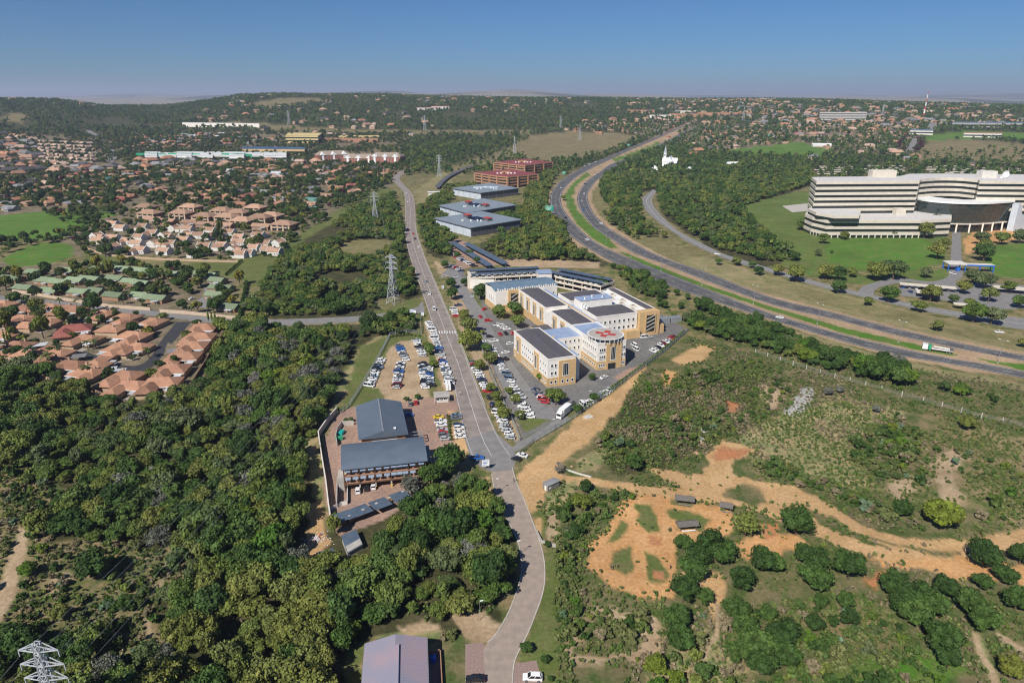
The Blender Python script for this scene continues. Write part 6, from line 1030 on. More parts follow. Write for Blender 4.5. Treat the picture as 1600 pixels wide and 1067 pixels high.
# where nothing may grow: one-metre map of roads, buildings and houses
EX0, EY0, EW, EH = -760, 60, 1520, 1340; EXC = np.zeros((EH, EW), bool)
def block_poly(q, grow=0.0):
    xs = [p[0] for p in q]; ys = [p[1] for p in q]; x0, x1, y0, y1 = int(min(xs) - grow) - 1, int(max(xs) + grow) + 2, int(min(ys) - grow) - 1, int(max(ys) + grow) + 2
    x0, x1 = max(x0, EX0), min(x1, EX0 + EW - 1); y0, y1 = max(y0, EY0), min(y1, EY0 + EH - 1)
    if x1 <= x0 or y1 <= y0: return
    gx, gy = np.meshgrid(np.arange(x0, x1) + .5, np.arange(y0, y1) + .5); m = inpoly(gx, gy, q)
    if grow: m |= edgedist(gx, gy, q) < grow
    EXC[y0 - EY0:y1 - EY0, x0 - EX0:x1 - EX0] |= m
for q in ROADPOLY: block_poly(q, 3.2)
for q in BPOLY: block_poly(q, 1.5)
for hx, hy, hr in HX:
    if hy < 1300: block_poly([(hx + hr * .8 * math.cos(k), hy + hr * .8 * math.sin(k)) for k in np.arange(0, 6.28, .7)])
ROADVIEW = GP([(128, 204), (146, 203), (194, 243), (192, 264), (160, 264), (160, 240)]); block_poly([(p.x, p.y) for p in ROADVIEW])
def free(x, y, m=0):
    i, j = (np.asarray(y) - EY0).astype(int), (np.asarray(x) - EX0).astype(int); ok = (i >= 0) & (i < EH) & (j >= 0) & (j < EW); r = np.ones(i.shape, bool); r[ok] = ~EXC[i[ok], j[ok]]; return r
def sow(pts, sp, jit=.46, thin=None, seed=1, keep=None):
    """jittered points inside a pixel outline, clear of roads and buildings"""
    q = GP(pts); xs = [p.x for p in q]; ys = [p.y for p in q]; g = np.random.default_rng(seed); gx, gy = np.meshgrid(np.arange(min(xs), max(xs), sp), np.arange(min(ys), max(ys), sp)); x = gx.ravel() + g.uniform(-jit, jit, gx.size) * sp; y = gy.ravel() + g.uniform(-jit, jit, gx.size) * sp
    ok = inpoly(x, y, q) & free(x, y)
    if thin is not None: ok &= fbm(x, y, thin[0], seed + 5) > thin[1] + g.uniform(-.05, .05, x.size)
    if keep is not None:
        for h_ in keep: ok &= ~inpoly(x, y, GP(h_))
    return np.stack([x[ok], y[ok]], 1)
NEXT = {}
def taken(x, y, r): EXCT.append((x, y, r))
EXCT = []
def pxm(p): return F / (p.y * math.cos(PITCH) + (CAMZ - p.z) * math.sin(PITCH))
def at(cx, cy, w, name, label, group, shape='round', m='leaf_dark', cat='tree', hs_=1.0, sink=.30):
    p = G(cx, cy + sink * w); W = w / pxm(p); EXCT.append((p.x, p.y, W * .42)); return tree(name, label, group, p, shape, m, W, cat, hs_)
EG = [(1066, 850, 32), (1107, 855, 52), (1128, 868, 46), (1090, 872, 40), (1080, 892, 46), (1067, 925, 48), (1098, 935, 32), (1057, 967, 44), (1062, 1000, 50), (1190, 878, 45), (1157, 908, 46), (1147, 955, 44), (1162, 985, 46), (1180, 1010, 55), (1188, 1038, 50), (1150, 1020, 40), (1243, 818, 52), (1255, 868, 35), (1272, 875, 45), (1270, 905, 52), (1325, 888, 52), (1210, 882, 35), (1392, 915, 46), (1425, 935, 55), (1472, 920, 40), (1405, 945, 40), (1425, 960, 50), (1452, 950, 50), (1465, 1000, 58), (1480, 1030, 40), (1510, 945, 48), (1532, 970, 52), (1535, 870, 52), (1532, 910, 32), (1567, 900, 36), (1592, 868, 40), (1585, 937, 45), (1318, 940, 30), (1325, 967, 34), (1272, 975, 32), (1220, 995, 55), (1225, 1025, 45), (1200, 960, 30), (1282, 940, 25)]
for i, (x, y, w) in enumerate(EG):
    near = 'beside the bike track' if x < 1140 and y < 950 else ('beside the orange dirt road' if y < 900 else ('in the clump below the orange dirt road' if x > 1350 else 'in the overgrown plot below the bike track'))
    at(x, y, w * 1.06, 'evergreen_tree', ('small ' if w < 36 else ('huge ' if w > 50 else '')) + 'dense dark green round-crowned tree ' + near, 'round evergreens on the waste land', 'round', 'leaf_dark')
for (x, y, w, sh, m, lab) in ((1022, 1042, 44, 'round', 'leaf_bright', 'round bush with yellow-green crown at the end of the sandy loop'), (1577, 1045, 44, 'round', 'leaf_yellow', 'yellow-flecked round tree beside the two footpaths'), (1468, 808, 58, 'round', 'leaf_bright', 'large fresh green round bush above the forked dirt road'), (1407, 797, 34, 'broad', 'leaf_dark', 'dark bush touching the fresh green round bush'), (1511, 663, 30, 'broad', 'leaf_olive', 'olive bush standing alone below the post fence'), (990, 724, 36, 'broad', 'leaf_dark', 'dark tree beside the yellow sand bank'), (909, 787, 36, 'broad', 'leaf_yellow', 'yellow-green bush beside the dirt crossing'), (1164, 822, 50, 'loose', 'leaf_wild', 'airy grey-green thorn tree at the edge of the bike track'), (914, 762, 26, 'broad', 'leaf_dark', 'dark bush behind the yellow-green bush'), (1368, 640, 16, 'broad', 'leaf_grey', 'silvery bush at the grassy field edge'), (1293, 613, 16, 'broad', 'leaf_grey', 'silver bush beside the rubble heap'), (1312, 610, 14, 'broad', 'leaf_grey', 'smaller silver bush beside the rubble heap'), (1402, 566, 26, 'broad', 'leaf_grey', 'silvery bush below the motorway'), (822, 1012, 24, 'broad', 'leaf_dark', 'young tree on the lawn beside the brown parking bay'), (851, 1030, 18, 'broad', 'leaf_dark', 'second young tree on the lawn beside the parking bay'), (860, 1060, 12, 'broad', 'leaf_dark', 'smallest sapling on the lawn beside the paved road'), (855, 851, 14, 'broad', 'leaf_dark', 'bush beside the broken wall at the road bend'),
    (703, 724, 58, 'broad', 'leaf_dark', 'big dark tree beside the slate-roofed long building'), (673, 745, 42, 'broad', 'leaf_wild', 'broad tree before the sunshaded facade'), (643, 760, 42, 'loose', 'leaf_grey', 'grey-green airy tree before the sunshaded facade'), (751, 822, 48, 'round', 'leaf_bright', 'bright yellow-green tree in the wood beside the paved road'), (550, 985, 34, 'round', 'leaf_bright', 'bright lime tree beside the mauve-roofed hall'), (524, 828, 26, 'tall', 'leaf_olive', 'olive tree over the blue shed'), (468, 800, 30, 'bare', 'twig_grey', 'grey leafless tree at the wood edge'), (412, 868, 30, 'bare', 'twig_grey', 'grey leafless tree inside the wood'), (692, 762, 22, 'bare', 'twig_grey', 'grey leafless tree near the facade trees'), (872, 733, 22, 'bare', 'twig_grey', 'bare thorn tree behind the small block shed'), (335, 640, 26, 'bare', 'twig_grey', 'pale leafless crown in the wood below the estate'), (325, 765, 26, 'bare', 'twig_grey', 'brown-grey leafless tree in the thick of the wood')):
    at(x, y, w, 'single_tree' if w > 20 else 'single_bush', lab, None, sh, m, 'tree' if w > 20 else 'bush')
for (x, y, w, sh, m, lab) in ((108, 815, 66, 'wide', 'leaf_dark', 'spreading dark tree beside the dirt track in the clearing'), (150, 888, 58, 'round', 'leaf_dark', 'dense dark bush in the middle of the clearing'), (292, 800, 62, 'wide', 'leaf_dark', 'flat-topped dark tree above the footpath'), (45, 892, 30, 'broad', 'leaf_bright', 'fresh green bush at the bend of the dirt track'), (152, 812, 40, 'wide', 'leaf_wild', 'flat green tree at the top of the clearing'), (150, 1000, 60, 'broad', 'leaf_wild', 'broad green thicket below the clearing'), (30, 1010, 60, 'broad', 'leaf_dark', 'dark thicket behind the lattice pylon'), (95, 960, 34, 'broad', 'leaf_olive', 'olive bush in the lower clearing'), (195, 945, 34, 'broad', 'leaf_wild', 'green bush beside the lower footpath')): at(x, y, w, 'clearing_tree', lab, None, sh, m)
VT = [(732, 511, 32, 'leaf_olive'), (735, 536, 42, 'leaf_wild'), (749, 573, 22, 'leaf_olive'), (766, 562, 26, 'leaf_olive'), (786, 648, 28, 'leaf_wild'), (775, 622, 22, 'leaf_olive'), (767, 607, 20, 'leaf_wild'), (805, 625, 22, 'leaf_olive'), (812, 650, 20, 'leaf_olive'), (868, 622, 34, 'leaf_wild'), (780, 634, 18, 'leaf_olive'), (795, 612, 16, 'leaf_wild'), (706, 461, 24, 'leaf_dark'), (705, 445, 20, 'leaf_wild'), (751, 459, 30, 'leaf_wild'), (727, 443, 16, 'leaf_dark'), (725, 492, 18, 'leaf_olive'), (780, 490, 26, 'leaf_wild'), (804, 484, 26, 'leaf_wild'), (808, 504, 26, 'leaf_wild'), (726, 498, 20, 'leaf_olive'), (760, 545, 20, 'leaf_wild'), (885, 444, 15, 'leaf_wild'), (901, 446, 15, 'leaf_wild'), (940, 446, 28, 'leaf_wild'), (928, 622, 18, 'leaf_dark'), (902, 640, 18, 'leaf_dark'), (672, 548, 22, 'leaf_wild'), (679, 570, 16, 'leaf_wild'), (666, 540, 14, 'leaf_wild'), (699, 395, 18, 'leaf_wild'), (715, 400, 14, 'leaf_dark'), (695, 415, 14, 'leaf_dark'), (733, 396, 13, 'leaf_dark'), (745, 408, 13, 'leaf_dark'), (754, 520, 10, 'leaf_olive'), (844, 590, 16, 'leaf_bright'), (925, 590, 14, 'leaf_dark'), (505, 723, 9, 'leaf_bright'), (524, 806, 12, 'leaf_bright'), (541, 658, 10, 'leaf_dark'), (549, 656, 10, 'leaf_dark'), (527, 640, 9, 'leaf_wild'), (635, 624, 10, 'leaf_dark'), (653, 621, 12, 'leaf_dark')]
for (x, y, w, m) in VT:
    near = 'in the hospital grounds' if x > 740 and y < 530 else ('along the hospital verge between road and parking' if 715 < x < 815 else ('at the dirt car park' if x < 690 and y < 600 else ('beside the slate-roofed buildings' if x < 690 else 'near the hospital entrance roads')))
    at(x, y, w, 'verge_tree', {'leaf_olive': 'olive green', 'leaf_wild': 'mid green', 'leaf_dark': 'dark green', 'leaf_bright': 'fresh green'}[m] + (' leafy tree ' if w > 12 else ' small bush ') + near, 'trees and bushes ' + near, 'broad', m)
LT = [(1215, 424, 22), (1243, 430, 35), (1309, 451, 26), (1290, 428, 30), (1308, 430, 30), (1331, 428, 18), (1368, 428, 36), (1395, 425, 40), (1387, 463, 32), (1356, 472, 18), (1435, 481, 24), (1447, 428, 22), (1463, 511, 22), (1520, 492, 40), (1548, 496, 36), (1453, 461, 34), (1488, 469, 18), (1514, 474, 18), (1504, 451, 26), (1518, 436, 30), (1538, 442, 32), (1544, 463, 30), (1574, 451, 24), (1592, 474, 26), (1463, 395, 32), (1536, 398, 34), (1251, 353, 22), (1270, 362, 12), (1286, 375, 20), (1368, 363, 20), (1319, 370, 16), (1392, 366, 16), (1410, 366, 14), (1443, 363, 32), (1458, 352, 36), (1531, 375, 26), (1536, 391, 30), (1564, 375, 24), (1592, 373, 26), (1473, 383, 22), (1278, 396, 14), (1299, 394, 6), (880, 310, 10), (883, 350, 10), (1122, 410, 14), (1150, 410, 18), (1175, 415, 14), (1185, 425, 18), (1600, 538, 20)]
for i, (x, y, w) in enumerate(LT):
    near = 'against the banded office' if y < 380 else ('on the slope between motorway and service road' if y > 478 or x < 1260 else 'round the gate car park')
    at(x, y, w, 'lawn_tree', 'spreading ' + ('dark green' if i % 3 else 'olive green') + ' tree ' + near, 'trees ' + near, 'broad', 'leaf_wild' if i % 3 else 'leaf_olive')
# yellow-green garden trees, cypresses and palms of the brown estate
for (x, y, w) in ((10, 512, 26), (20, 525, 16), (55, 485, 18), (68, 520, 28), (98, 500, 22), (118, 424, 18), (153, 420, 20), (172, 424, 18), (30, 435, 20), (375, 440, 18)): at(x, y, w, 'fever_tree', 'yellow-green crowned garden tree ' + ('among the green roofs' if y < 460 else 'towering over the brown-tiled bungalows'), 'yellow-green garden trees', 'tall', 'leaf_yellow')
for i, x in enumerate((327, 332, 337)): at(x, 496, 5, 'cypress_tree', 'slim lime green cypress in the trio beside the estate gate', 'trio of cypresses', 'column', 'leaf_bright', sink=2.0)
for i, x in enumerate((9, 14, 18)): at(x, 527, 5, 'cypress_tree', 'slim lime green cypress under the yellow-green tree at the estate edge', 'cypresses at the estate edge', 'column', 'leaf_bright', sink=2.0)
def palm_mesh():
    tr = MB(); tr.cyl(0, 0, 0, .28, 6.5, 8, r2=.17); fr = MB()
    for k in range(16):
        a = k * 2.399; e = .9 - .13 * (k % 8); pts = [Vector((math.cos(a) * r_, math.sin(a) * r_, 6.5 + r_ * e - r_ * r_ * .19)) for r_ in (0, .9, 1.8, 2.6, 3.2)]; sd = Vector((-math.sin(a), math.cos(a), 0))
        for i in range(4): w0, w1 = (.12, .5, .55, .4, .05)[i], (.12, .5, .55, .4, .05)[i + 1]; A, B = pts[i], pts[i + 1]; d = Vector((0, 0, .16)); fr.add([A, B, B + sd * w1 - d, A + sd * w0 - d], [(0, 1, 2, 3)]); fr.add([A, A - sd * w0 - d, B - sd * w1 - d, B], [(0, 1, 2, 3)])
    n = len(fr.v); return tr.mesh('trunk', 'bark'), to_mesh('fronds', np.array([tuple(v) for v in fr.v]), fr.f, np.ones(n), 'leaf_garden')
PTR, PFR = palm_mesh()
for (x, y, s) in ((48, 565, 1.1), (78, 575, 1.1), (96, 558, .9), (138, 548, .8), (150, 546, .8), (138, 590, .9), (3, 555, 1.0), (70, 492, .9), (150, 500, .9), (120, 480, .7), (300, 490, .7), (345, 400, .8), (200, 470, .8), (95, 480, .8), (255, 465, .8), (320, 395, .7), (180, 464, .7), (233, 560, .8)):
    p = G(x, y); t = thing('palm_tree', 'feathery palm ' + ('among the brown-tiled bungalows' if y > 500 else 'in the townhouse gardens'), 'palm', p, random.uniform(0, 6), 'garden palms'); t.scale = (s, s, s); link('trunk', PTR, t); link('fronds', PFR, t); EXCT.append((p.x, p.y, 1.5))
for z_ in ZONES:
    if z_[0] in ('sand', 'palegrass') and z_[2] <= .5: block_poly([(p.x, p.y) for p in GP(z_[1])], .6)
for (x, y, r_) in EXCT: block_poly([(x + r_ * math.cos(k), y + r_ * math.sin(k)) for k in np.arange(0, 6.28, .9)])
EXCS = [(-9e9, 0)]
for (px, py, rad) in ((719, 616, 2),): pass
SOLO = {}
def plant(pts, spec, singles, name, label, group, mass, cat='tree', wmin=.7, wmax=1.3, big=None):
    """the nearest become trees of their own, the rest one mass"""
    pts = pts[np.argsort(np.hypot(pts[:, 0], pts[:, 1]))]; rest = []
    kinds = [(s, v, m) for s, m, _ in spec for v in range(len(SHAPES[s]))]; W = [w for _, _, w in spec]
    for i, (x, y) in enumerate(pts):
        j = RNG.choice(len(spec), p=np.array(W) / sum(W)); s, m, _ = spec[j]; sc = RNG.uniform(wmin, wmax) * (1 + .8 * (vnoise(x, y, 21, 8) - .5)); hs_ = RNG.uniform(.75, 1.3)
        z = float(hgt(x, y))
        if i < singles: lb = ('small ' if sc < .78 else ('large ' if sc > 1.08 else '')) + label(x, y, s, m); tree(name, lb, group, (x, y, z), s, m, SZ[s] * sc, cat, hs_)
        else: v = RNG.integers(len(SHAPES[s])); rest.append((x, y, z, sc, sc * hs_, RNG.uniform(0, 6.28), kinds.index((s, int(v), m))))
    if rest: scatter(mass[0], mass[1], mass[2], rest, kinds)
TONE = {'leaf_wild': 'mid green', 'leaf_dark': 'dark green', 'leaf_olive': 'olive', 'leaf_yellow': 'yellow-green', 'leaf_grey': 'grey-green', 'leaf_bright': 'fresh green', 'leaf_aloe': 'blue-green', 'leaf_garden': 'green', 'leaf_scrub': 'scrubby green', 'leaf_plum': 'plum-leaved', 'twig_grey': 'leafless grey', 'leaf_straw': 'straw-coloured'}
FORM = {'broad': 'rounded', 'wide': 'wide flat-topped', 'tall': 'tall', 'round': 'round', 'loose': 'airy', 'bush': 'low', 'bare': 'bare', 'small': 'small', 'far': 'small'}
W1 = [(-60, 590), (60, 580), (120, 608), (190, 640), (262, 630), (315, 608), (350, 545), (440, 520), (545, 515), (545, 545), (505, 650), (480, 700), (470, 760), (480, 790), (455, 880), (490, 890), (520, 860), (575, 850), (600, 820), (660, 785), (720, 760), (760, 790), (792, 805), (800, 880), (775, 950), (700, 970), (620, 968), (560, 995), (535, 1060), (530, 1130), (-60, 1130)]
CLEAR = [[(-60, 735), (40, 735), (95, 770), (60, 850), (130, 845), (230, 862), (290, 835), (282, 880), (252, 945), (252, 1030), (140, 1040), (0, 1005), (-60, 1015)], [(470, 690), (505, 680), (505, 790), (486, 770)], [(505, 668), (545, 570), (560, 548), (600, 524), (606, 528), (565, 562), (528, 640)], [(60, 745), (150, 792), (130, 800), (60, 785)], [(440, 895), (470, 830), (515, 780), (515, 850), (480, 890)], [(490, 800), (650, 750), (668, 780), (612, 830), (585, 862), (530, 892), (488, 892)]]
OLV = [(300, 960), (330, 925), (420, 935), (470, 925), (515, 975), (530, 1130), (250, 1130), (260, 1010)]
a = sow(W1, 5.2, keep=CLEAR + [OLV], seed=3)
wl = lambda x, y, s, m: TONE[m] + ' ' + FORM[s] + ' tree in the wood ' + ('beside the mauve-roofed hall' if x > -75 and y < 165 else ('between the carports and the paved road' if x > -60 and y < 215 else ('below the steel pylon' if y < 165 else 'below the brown-tiled estate')))
plant(a, [('broad', 'leaf_wild', 5), ('wide', 'leaf_wild', 3), ('tall', 'leaf_wild', 2), ('broad', 'leaf_olive', 2.2), ('round', 'leaf_dark', 2.4), ('loose', 'leaf_grey', .8), ('round', 'leaf_olive', 1.2), ('bare', 'twig_grey', .25), ('broad', 'leaf_bright', .4)], 300, 'wild_tree', wl, 'trees of the dense wood', ('woodland', 'dense mixed green wood below the brown-tiled estate', 'wood'), wmin=.62, wmax=1.25)
a = sow(OLV, 6.0, seed=4); plant(a, [('round', 'leaf_olive', 4), ('broad', 'leaf_olive', 3), ('broad', 'leaf_wild', 1), ('tall', 'leaf_olive', 1)], 60, 'pale_wood_tree', lambda x, y, s, m: TONE[m] + ' ' + FORM[s] + ' tree in the pale olive stand between pylon and hall', 'pale olive stand of trees', ('olive_wood', 'pale olive stand of trees between pylon and hall', 'wood'), wmin=.85, wmax=1.4)
W2 = [(400, 462), (440, 405), (500, 365), (570, 322), (612, 302), (630, 340), (638, 400), (652, 450), (640, 470), (575, 485), (520, 493), (430, 498), (385, 485)]
a = np.concatenate([sow(W2, 5.4, thin=(60, .33), keep=[[(515, 395), (545, 376), (600, 374), (625, 380), (600, 400), (560, 408)], [(580, 470), (620, 462), (650, 470), (600, 486)]], seed=5), sow([(560, 507), (650, 503), (640, 520), (560, 530)], 4.5, seed=6), sow([(340, 512), (430, 512), (440, 520), (350, 540)], 5.5, seed=16), sow([(650, 335), (690, 300), (705, 330), (690, 352), (715, 385), (690, 402), (665, 390)], 6, seed=7), sow([(640, 275), (700, 240), (800, 228), (830, 215), (640, 225), (625, 255)], 11, thin=(120, .35), seed=8)])
plant(a, [('broad', 'leaf_wild', 5), ('wide', 'leaf_wild', 2), ('broad', 'leaf_olive', 2.2), ('small', 'leaf_wild', 3), ('round', 'leaf_dark', 1)], 140, 'hillside_tree', lambda x, y, s, m: TONE[m] + ' ' + FORM[s] + ' tree in the wood beside the main road', 'trees of the wood beside the main road', ('hillside_wood', 'bushy olive wood between the main road and the estates', 'wood'), wmin=.6, wmax=1.15)
a = np.concatenate([sow([(745, 390), (815, 350), (822, 300), (850, 300), (858, 330), (900, 392), (945, 412), (880, 408), (800, 408)], 6.0, thin=(40, .26), seed=11), sow([(700, 290), (745, 292), (745, 300), (690, 320), (680, 312)], 7, seed=12), sow([(840, 275), (875, 268), (860, 290), (850, 330), (820, 300)], 7, seed=13), sow([(742, 340), (816, 325), (850, 340), (815, 348), (745, 362)], 6, seed=14)])
plant(a, [('broad', 'leaf_wild', 5), ('small', 'leaf_wild', 3), ('broad', 'leaf_olive', 2.4), ('small', 'leaf_olive', 1)], 60, 'koppie_tree', lambda x, y, s, m: TONE[m] + ' ' + FORM[s] + ' tree on the rocky slope between warehouses and motorway', 'trees between warehouses and motorway', ('slope_wood', 'olive thorn wood between the warehouses and the motorway', 'wood'), wmin=.65, wmax=1.2)
W5 = [(945, 272), (1000, 262), (1060, 262), (1160, 268), (1260, 258), (1275, 285), (1240, 298), (1160, 324), (1182, 362), (1250, 408), (1200, 412), (1130, 394), (1080, 368), (1035, 333), (1026, 300), (1005, 298), (1000, 310), (1008, 335), (985, 350), (960, 340), (940, 310), (936, 290)]
a = np.concatenate([sow(W5, 7.2, thin=(60, .24), keep=[[(990, 265), (1035, 252), (1040, 262), (1030, 275), (995, 280)]], seed=17), sow([(960, 255), (1000, 240), (1040, 228), (1080, 225), (1110, 238), (1250, 246), (1260, 258), (1160, 266), (1060, 260), (1000, 260)], 10, seed=18), sow([(940, 335), (1000, 345), (1060, 385), (1000, 380), (955, 355)], 8, thin=(40, .45), seed=19)])
plant(a, [('broad', 'leaf_wild', 5), ('small', 'leaf_wild', 4), ('round', 'leaf_dark', 1.5), ('broad', 'leaf_olive', 1.2), ('small', 'leaf_dark', 2)], 120, 'thorn_tree', lambda x, y, s, m: TONE[m] + ' ' + FORM[s] + ' tree in the wood between motorway and banded office', 'trees between motorway and banded office', ('thorn_wood', 'dark thorn wood between the motorway and the banded office', 'wood'), wmin=.7, wmax=1.3)
W6 = [(950, 414), (1000, 432), (1060, 463), (1105, 480), (1130, 500), (1200, 520), (1300, 555), (1380, 575), (1420, 590), (1440, 605), (1420, 616), (1280, 578), (1180, 545), (1100, 524), (1062, 502), (1000, 462)]
a = np.concatenate([sow(W6, 4.6, thin=(26, .33), seed=21), sow([(1440, 600), (1600, 628), (1680, 640), (1680, 668), (1560, 650), (1450, 620)], 6.0, thin=(25, .48), seed=22)])
plant(a, [('broad', 'leaf_dark', 4), ('round', 'leaf_dark', 2), ('broad', 'leaf_wild', 4), ('bush', 'leaf_bright', 1.2), ('bush', 'leaf_scrub', 2), ('broad', 'leaf_bright', .6)], 300, 'fence_tree', lambda x, y, s, m: TONE[m] + ' ' + FORM[s] + (' bush' if s == 'bush' else ' tree') + ' in the belt between the motorway and ' + ('the hospital fence' if x < 120 else 'the concrete-post fence'), 'belt of trees below the motorway', ('belt_trees', 'belt of trees below the motorway', 'trees'), wmin=.55, wmax=1.05)
# scrub on the waste land: bushes of their own, then the low growth as one mass
S7 = [(985, 612), (1060, 585), (1180, 560), (1240, 600), (1200, 655), (1130, 690), (1080, 735), (1030, 738), (960, 742), (930, 705), (960, 660)]
a = np.concatenate([sow(S7, 4.0, thin=(22, .42), seed=23), sow([(870, 800), (930, 765), (1000, 775), (960, 800), (920, 850), (900, 880), (880, 850)], 3.2, thin=(14, .45), seed=24), sow([(880, 900), (910, 890), (960, 930), (1040, 945), (1000, 1000), (960, 1010), (890, 1000)], 3.0, thin=(14, .44), seed=25), sow([(1100, 960), (1340, 930), (1440, 980), (1500, 1100), (1000, 1100), (1040, 1050)], 3.6, thin=(18, .44), seed=26), sow([(1330, 690), (1400, 650), (1440, 680), (1420, 750), (1340, 755)], 2.8, thin=(15, .38), seed=27), sow([(1440, 700), (1600, 720), (1680, 800), (1560, 825), (1420, 790)], 5, thin=(20, .5), seed=28), sow([(1160, 725), (1210, 725), (1330, 775), (1400, 800), (1470, 840), (1380, 815), (1290, 770), (1200, 750)], 2.6, thin=(12, .4), seed=29), sow([(690, 990), (722, 995), (730, 1100), (692, 1100)], 1.9, seed=30), sow([(870, 860), (895, 850), (890, 1000), (874, 1010)], 2.2, seed=31), sow(CLEAR[0], 3.4, thin=(14, .42), seed=32)])
plant(a, [('bush', 'leaf_scrub', 6), ('bush', 'leaf_dark', 3), ('bush', 'leaf_bright', 1.0), ('bush', 'leaf_straw', 1.2), ('bush', 'leaf_wild', 3), ('bush', 'leaf_aloe', .4)], 300, 'veld_bush', lambda x, y, s, m: TONE[m] + (' low bush ' if s == 'bush' else ' small tree ') + ('on the overgrown ground ' if x > 0 else 'in the clearing of the wood ') + ('below the bike track' if y < 170 and x > 0 else ('round the bike track' if x > 0 and y < 215 else ('between hospital and grassy field' if x > 0 else 'beside the dirt track'))), 'bushes on the waste land', ('bushland', 'scattered low bushes on the waste land', 'bushes'), 'bush', .5, 1.5)
a = np.concatenate([sow(S7, 1.4, seed=41), sow([(860, 790), (1000, 770), (920, 850), (900, 1000), (1000, 1000), (1100, 950), (1350, 930), (1680, 960), (1680, 1130), (870, 1130)], 1.35, thin=(20, .36), seed=42), sow([(1290, 620), (1430, 625), (1680, 690), (1680, 830), (1560, 825), (1400, 790), (1230, 745), (1150, 700)], 1.7, thin=(18, .42), seed=43), sow(CLEAR[0], 1.7, seed=44), sow([(1100, 482), (1420, 574), (1680, 615), (1680, 680), (1430, 622), (1090, 520)], 2.2, seed=45), sow([(690, 985), (735, 1000), (730, 1130), (690, 1130)], 1.3, seed=46), sow([(872, 860), (900, 850), (900, 1010), (872, 1020)], 1.4, seed=47), sow([(760, 830), (800, 830), (800, 960), (740, 960)], 1.8, seed=48), sow(W1, 3.2, seed=49), sow([(1010, 565), (1080, 528), (1180, 552), (1430, 624), (1680, 685), (1680, 1130), (880, 1130), (870, 850), (835, 790), (900, 730), (960, 655)], 1.7, thin=(24, .47), seed=50)])
bare = [z for z in ZONES if z[0] in ('dirt', 'orange', 'red', 'paver', 'tarmac', 'sand')]
ok = np.ones(len(a), bool); lone = RNG.random(len(a)) < .05
for cl, pts, wob in bare: q = GP(pts); ok &= ~inpoly(a[:, 0], a[:, 1], q) | (lone & (cl not in ('paver', 'tarmac'))) | ((edgedist(a[:, 0], a[:, 1], q) < 1.6) & (RNG.random(len(a)) < .5) & (cl not in ('paver', 'tarmac')))
a = a[ok]; kinds = [('tuft', v, m) for m in ('leaf_scrub', 'leaf_straw', 'leaf_wild') for v in range(3)]
g_ = fbm(a[:, 0], a[:, 1], 16, 77); pk = [int(RNG.integers(3)) + (3 if g_[i] > .57 and RNG.random() < .7 else (0 if RNG.random() < .75 else 6)) for i in range(len(a))]
scatter('undergrowth', 'low tufted undergrowth and straw grass on the waste land', 'undergrowth', [(x, y, 0, s, s * RNG.uniform(.7, 1.5), RNG.uniform(0, 6.28), pk[i]) for i, ((x, y), s) in enumerate(zip(a, RNG.uniform(.5, 1.35, len(a))))], kinds)
# gardens and suburb
LAWNV = [(0, 432), (0, 405), (35, 385), (118, 380), (122, 425), (80, 432)]
TOWN = [(140, 352), (190, 325), (390, 322), (445, 350), (440, 402), (370, 408), (140, 395)]
GZ = [[(-60, 205), (640, 208), (640, 268), (560, 318), (470, 365), (440, 400), (400, 402), (380, 410), (130, 400), (130, 345), (100, 322), (-60, 332)], [(-60, 418), (120, 418), (200, 412), (365, 432), (362, 495), (280, 488), (150, 475), (-60, 455)], [(-60, 470), (100, 476), (300, 500), (330, 515), (270, 595), (190, 620), (100, 585), (-60, 570)]]
a = np.concatenate([sow(GZ[0], 9.2, thin=(50, .36), keep=[TOWN], seed=51), sow(TOWN, 12.5, thin=(30, .35), seed=55), sow(GZ[1], 8.5, thin=(30, .42), keep=[LAWNV], seed=52), sow(GZ[2], 8.5, thin=(30, .42), seed=53), sow([(-60, 378), (40, 378), (140, 345), (140, 390), (60, 415), (-60, 418)], 10, thin=(40, .45), keep=[LAWNV], seed=54), sow([(70, 332), (180, 335), (150, 385), (130, 395)], 12, thin=(40, .42), seed=58)])
def gl_(x, y, s, m): return TONE[m] + ' ' + FORM[s] + ' garden tree ' + ('among the green-roofed townhouses' if x > -330 and 380 < y < 540 and x < -120 else ('among the brown-tiled bungalows' if y <= 400 else ('round the white townhouses and villas' if y < 800 else 'in the leafy suburb')))
plant(a, [('broad', 'leaf_garden', 5), ('small', 'leaf_garden', 4), ('tall', 'leaf_garden', 1.2), ('round', 'leaf_dark', 1.5), ('small', 'leaf_yellow', .8), ('small', 'leaf_plum', .25), ('broad', 'leaf_olive', 1)], 300, 'garden_tree', gl_, 'garden trees of the estates', ('suburb_trees', 'leafy green garden trees spread through the suburb', 'trees'), wmin=.55, wmax=1.2)
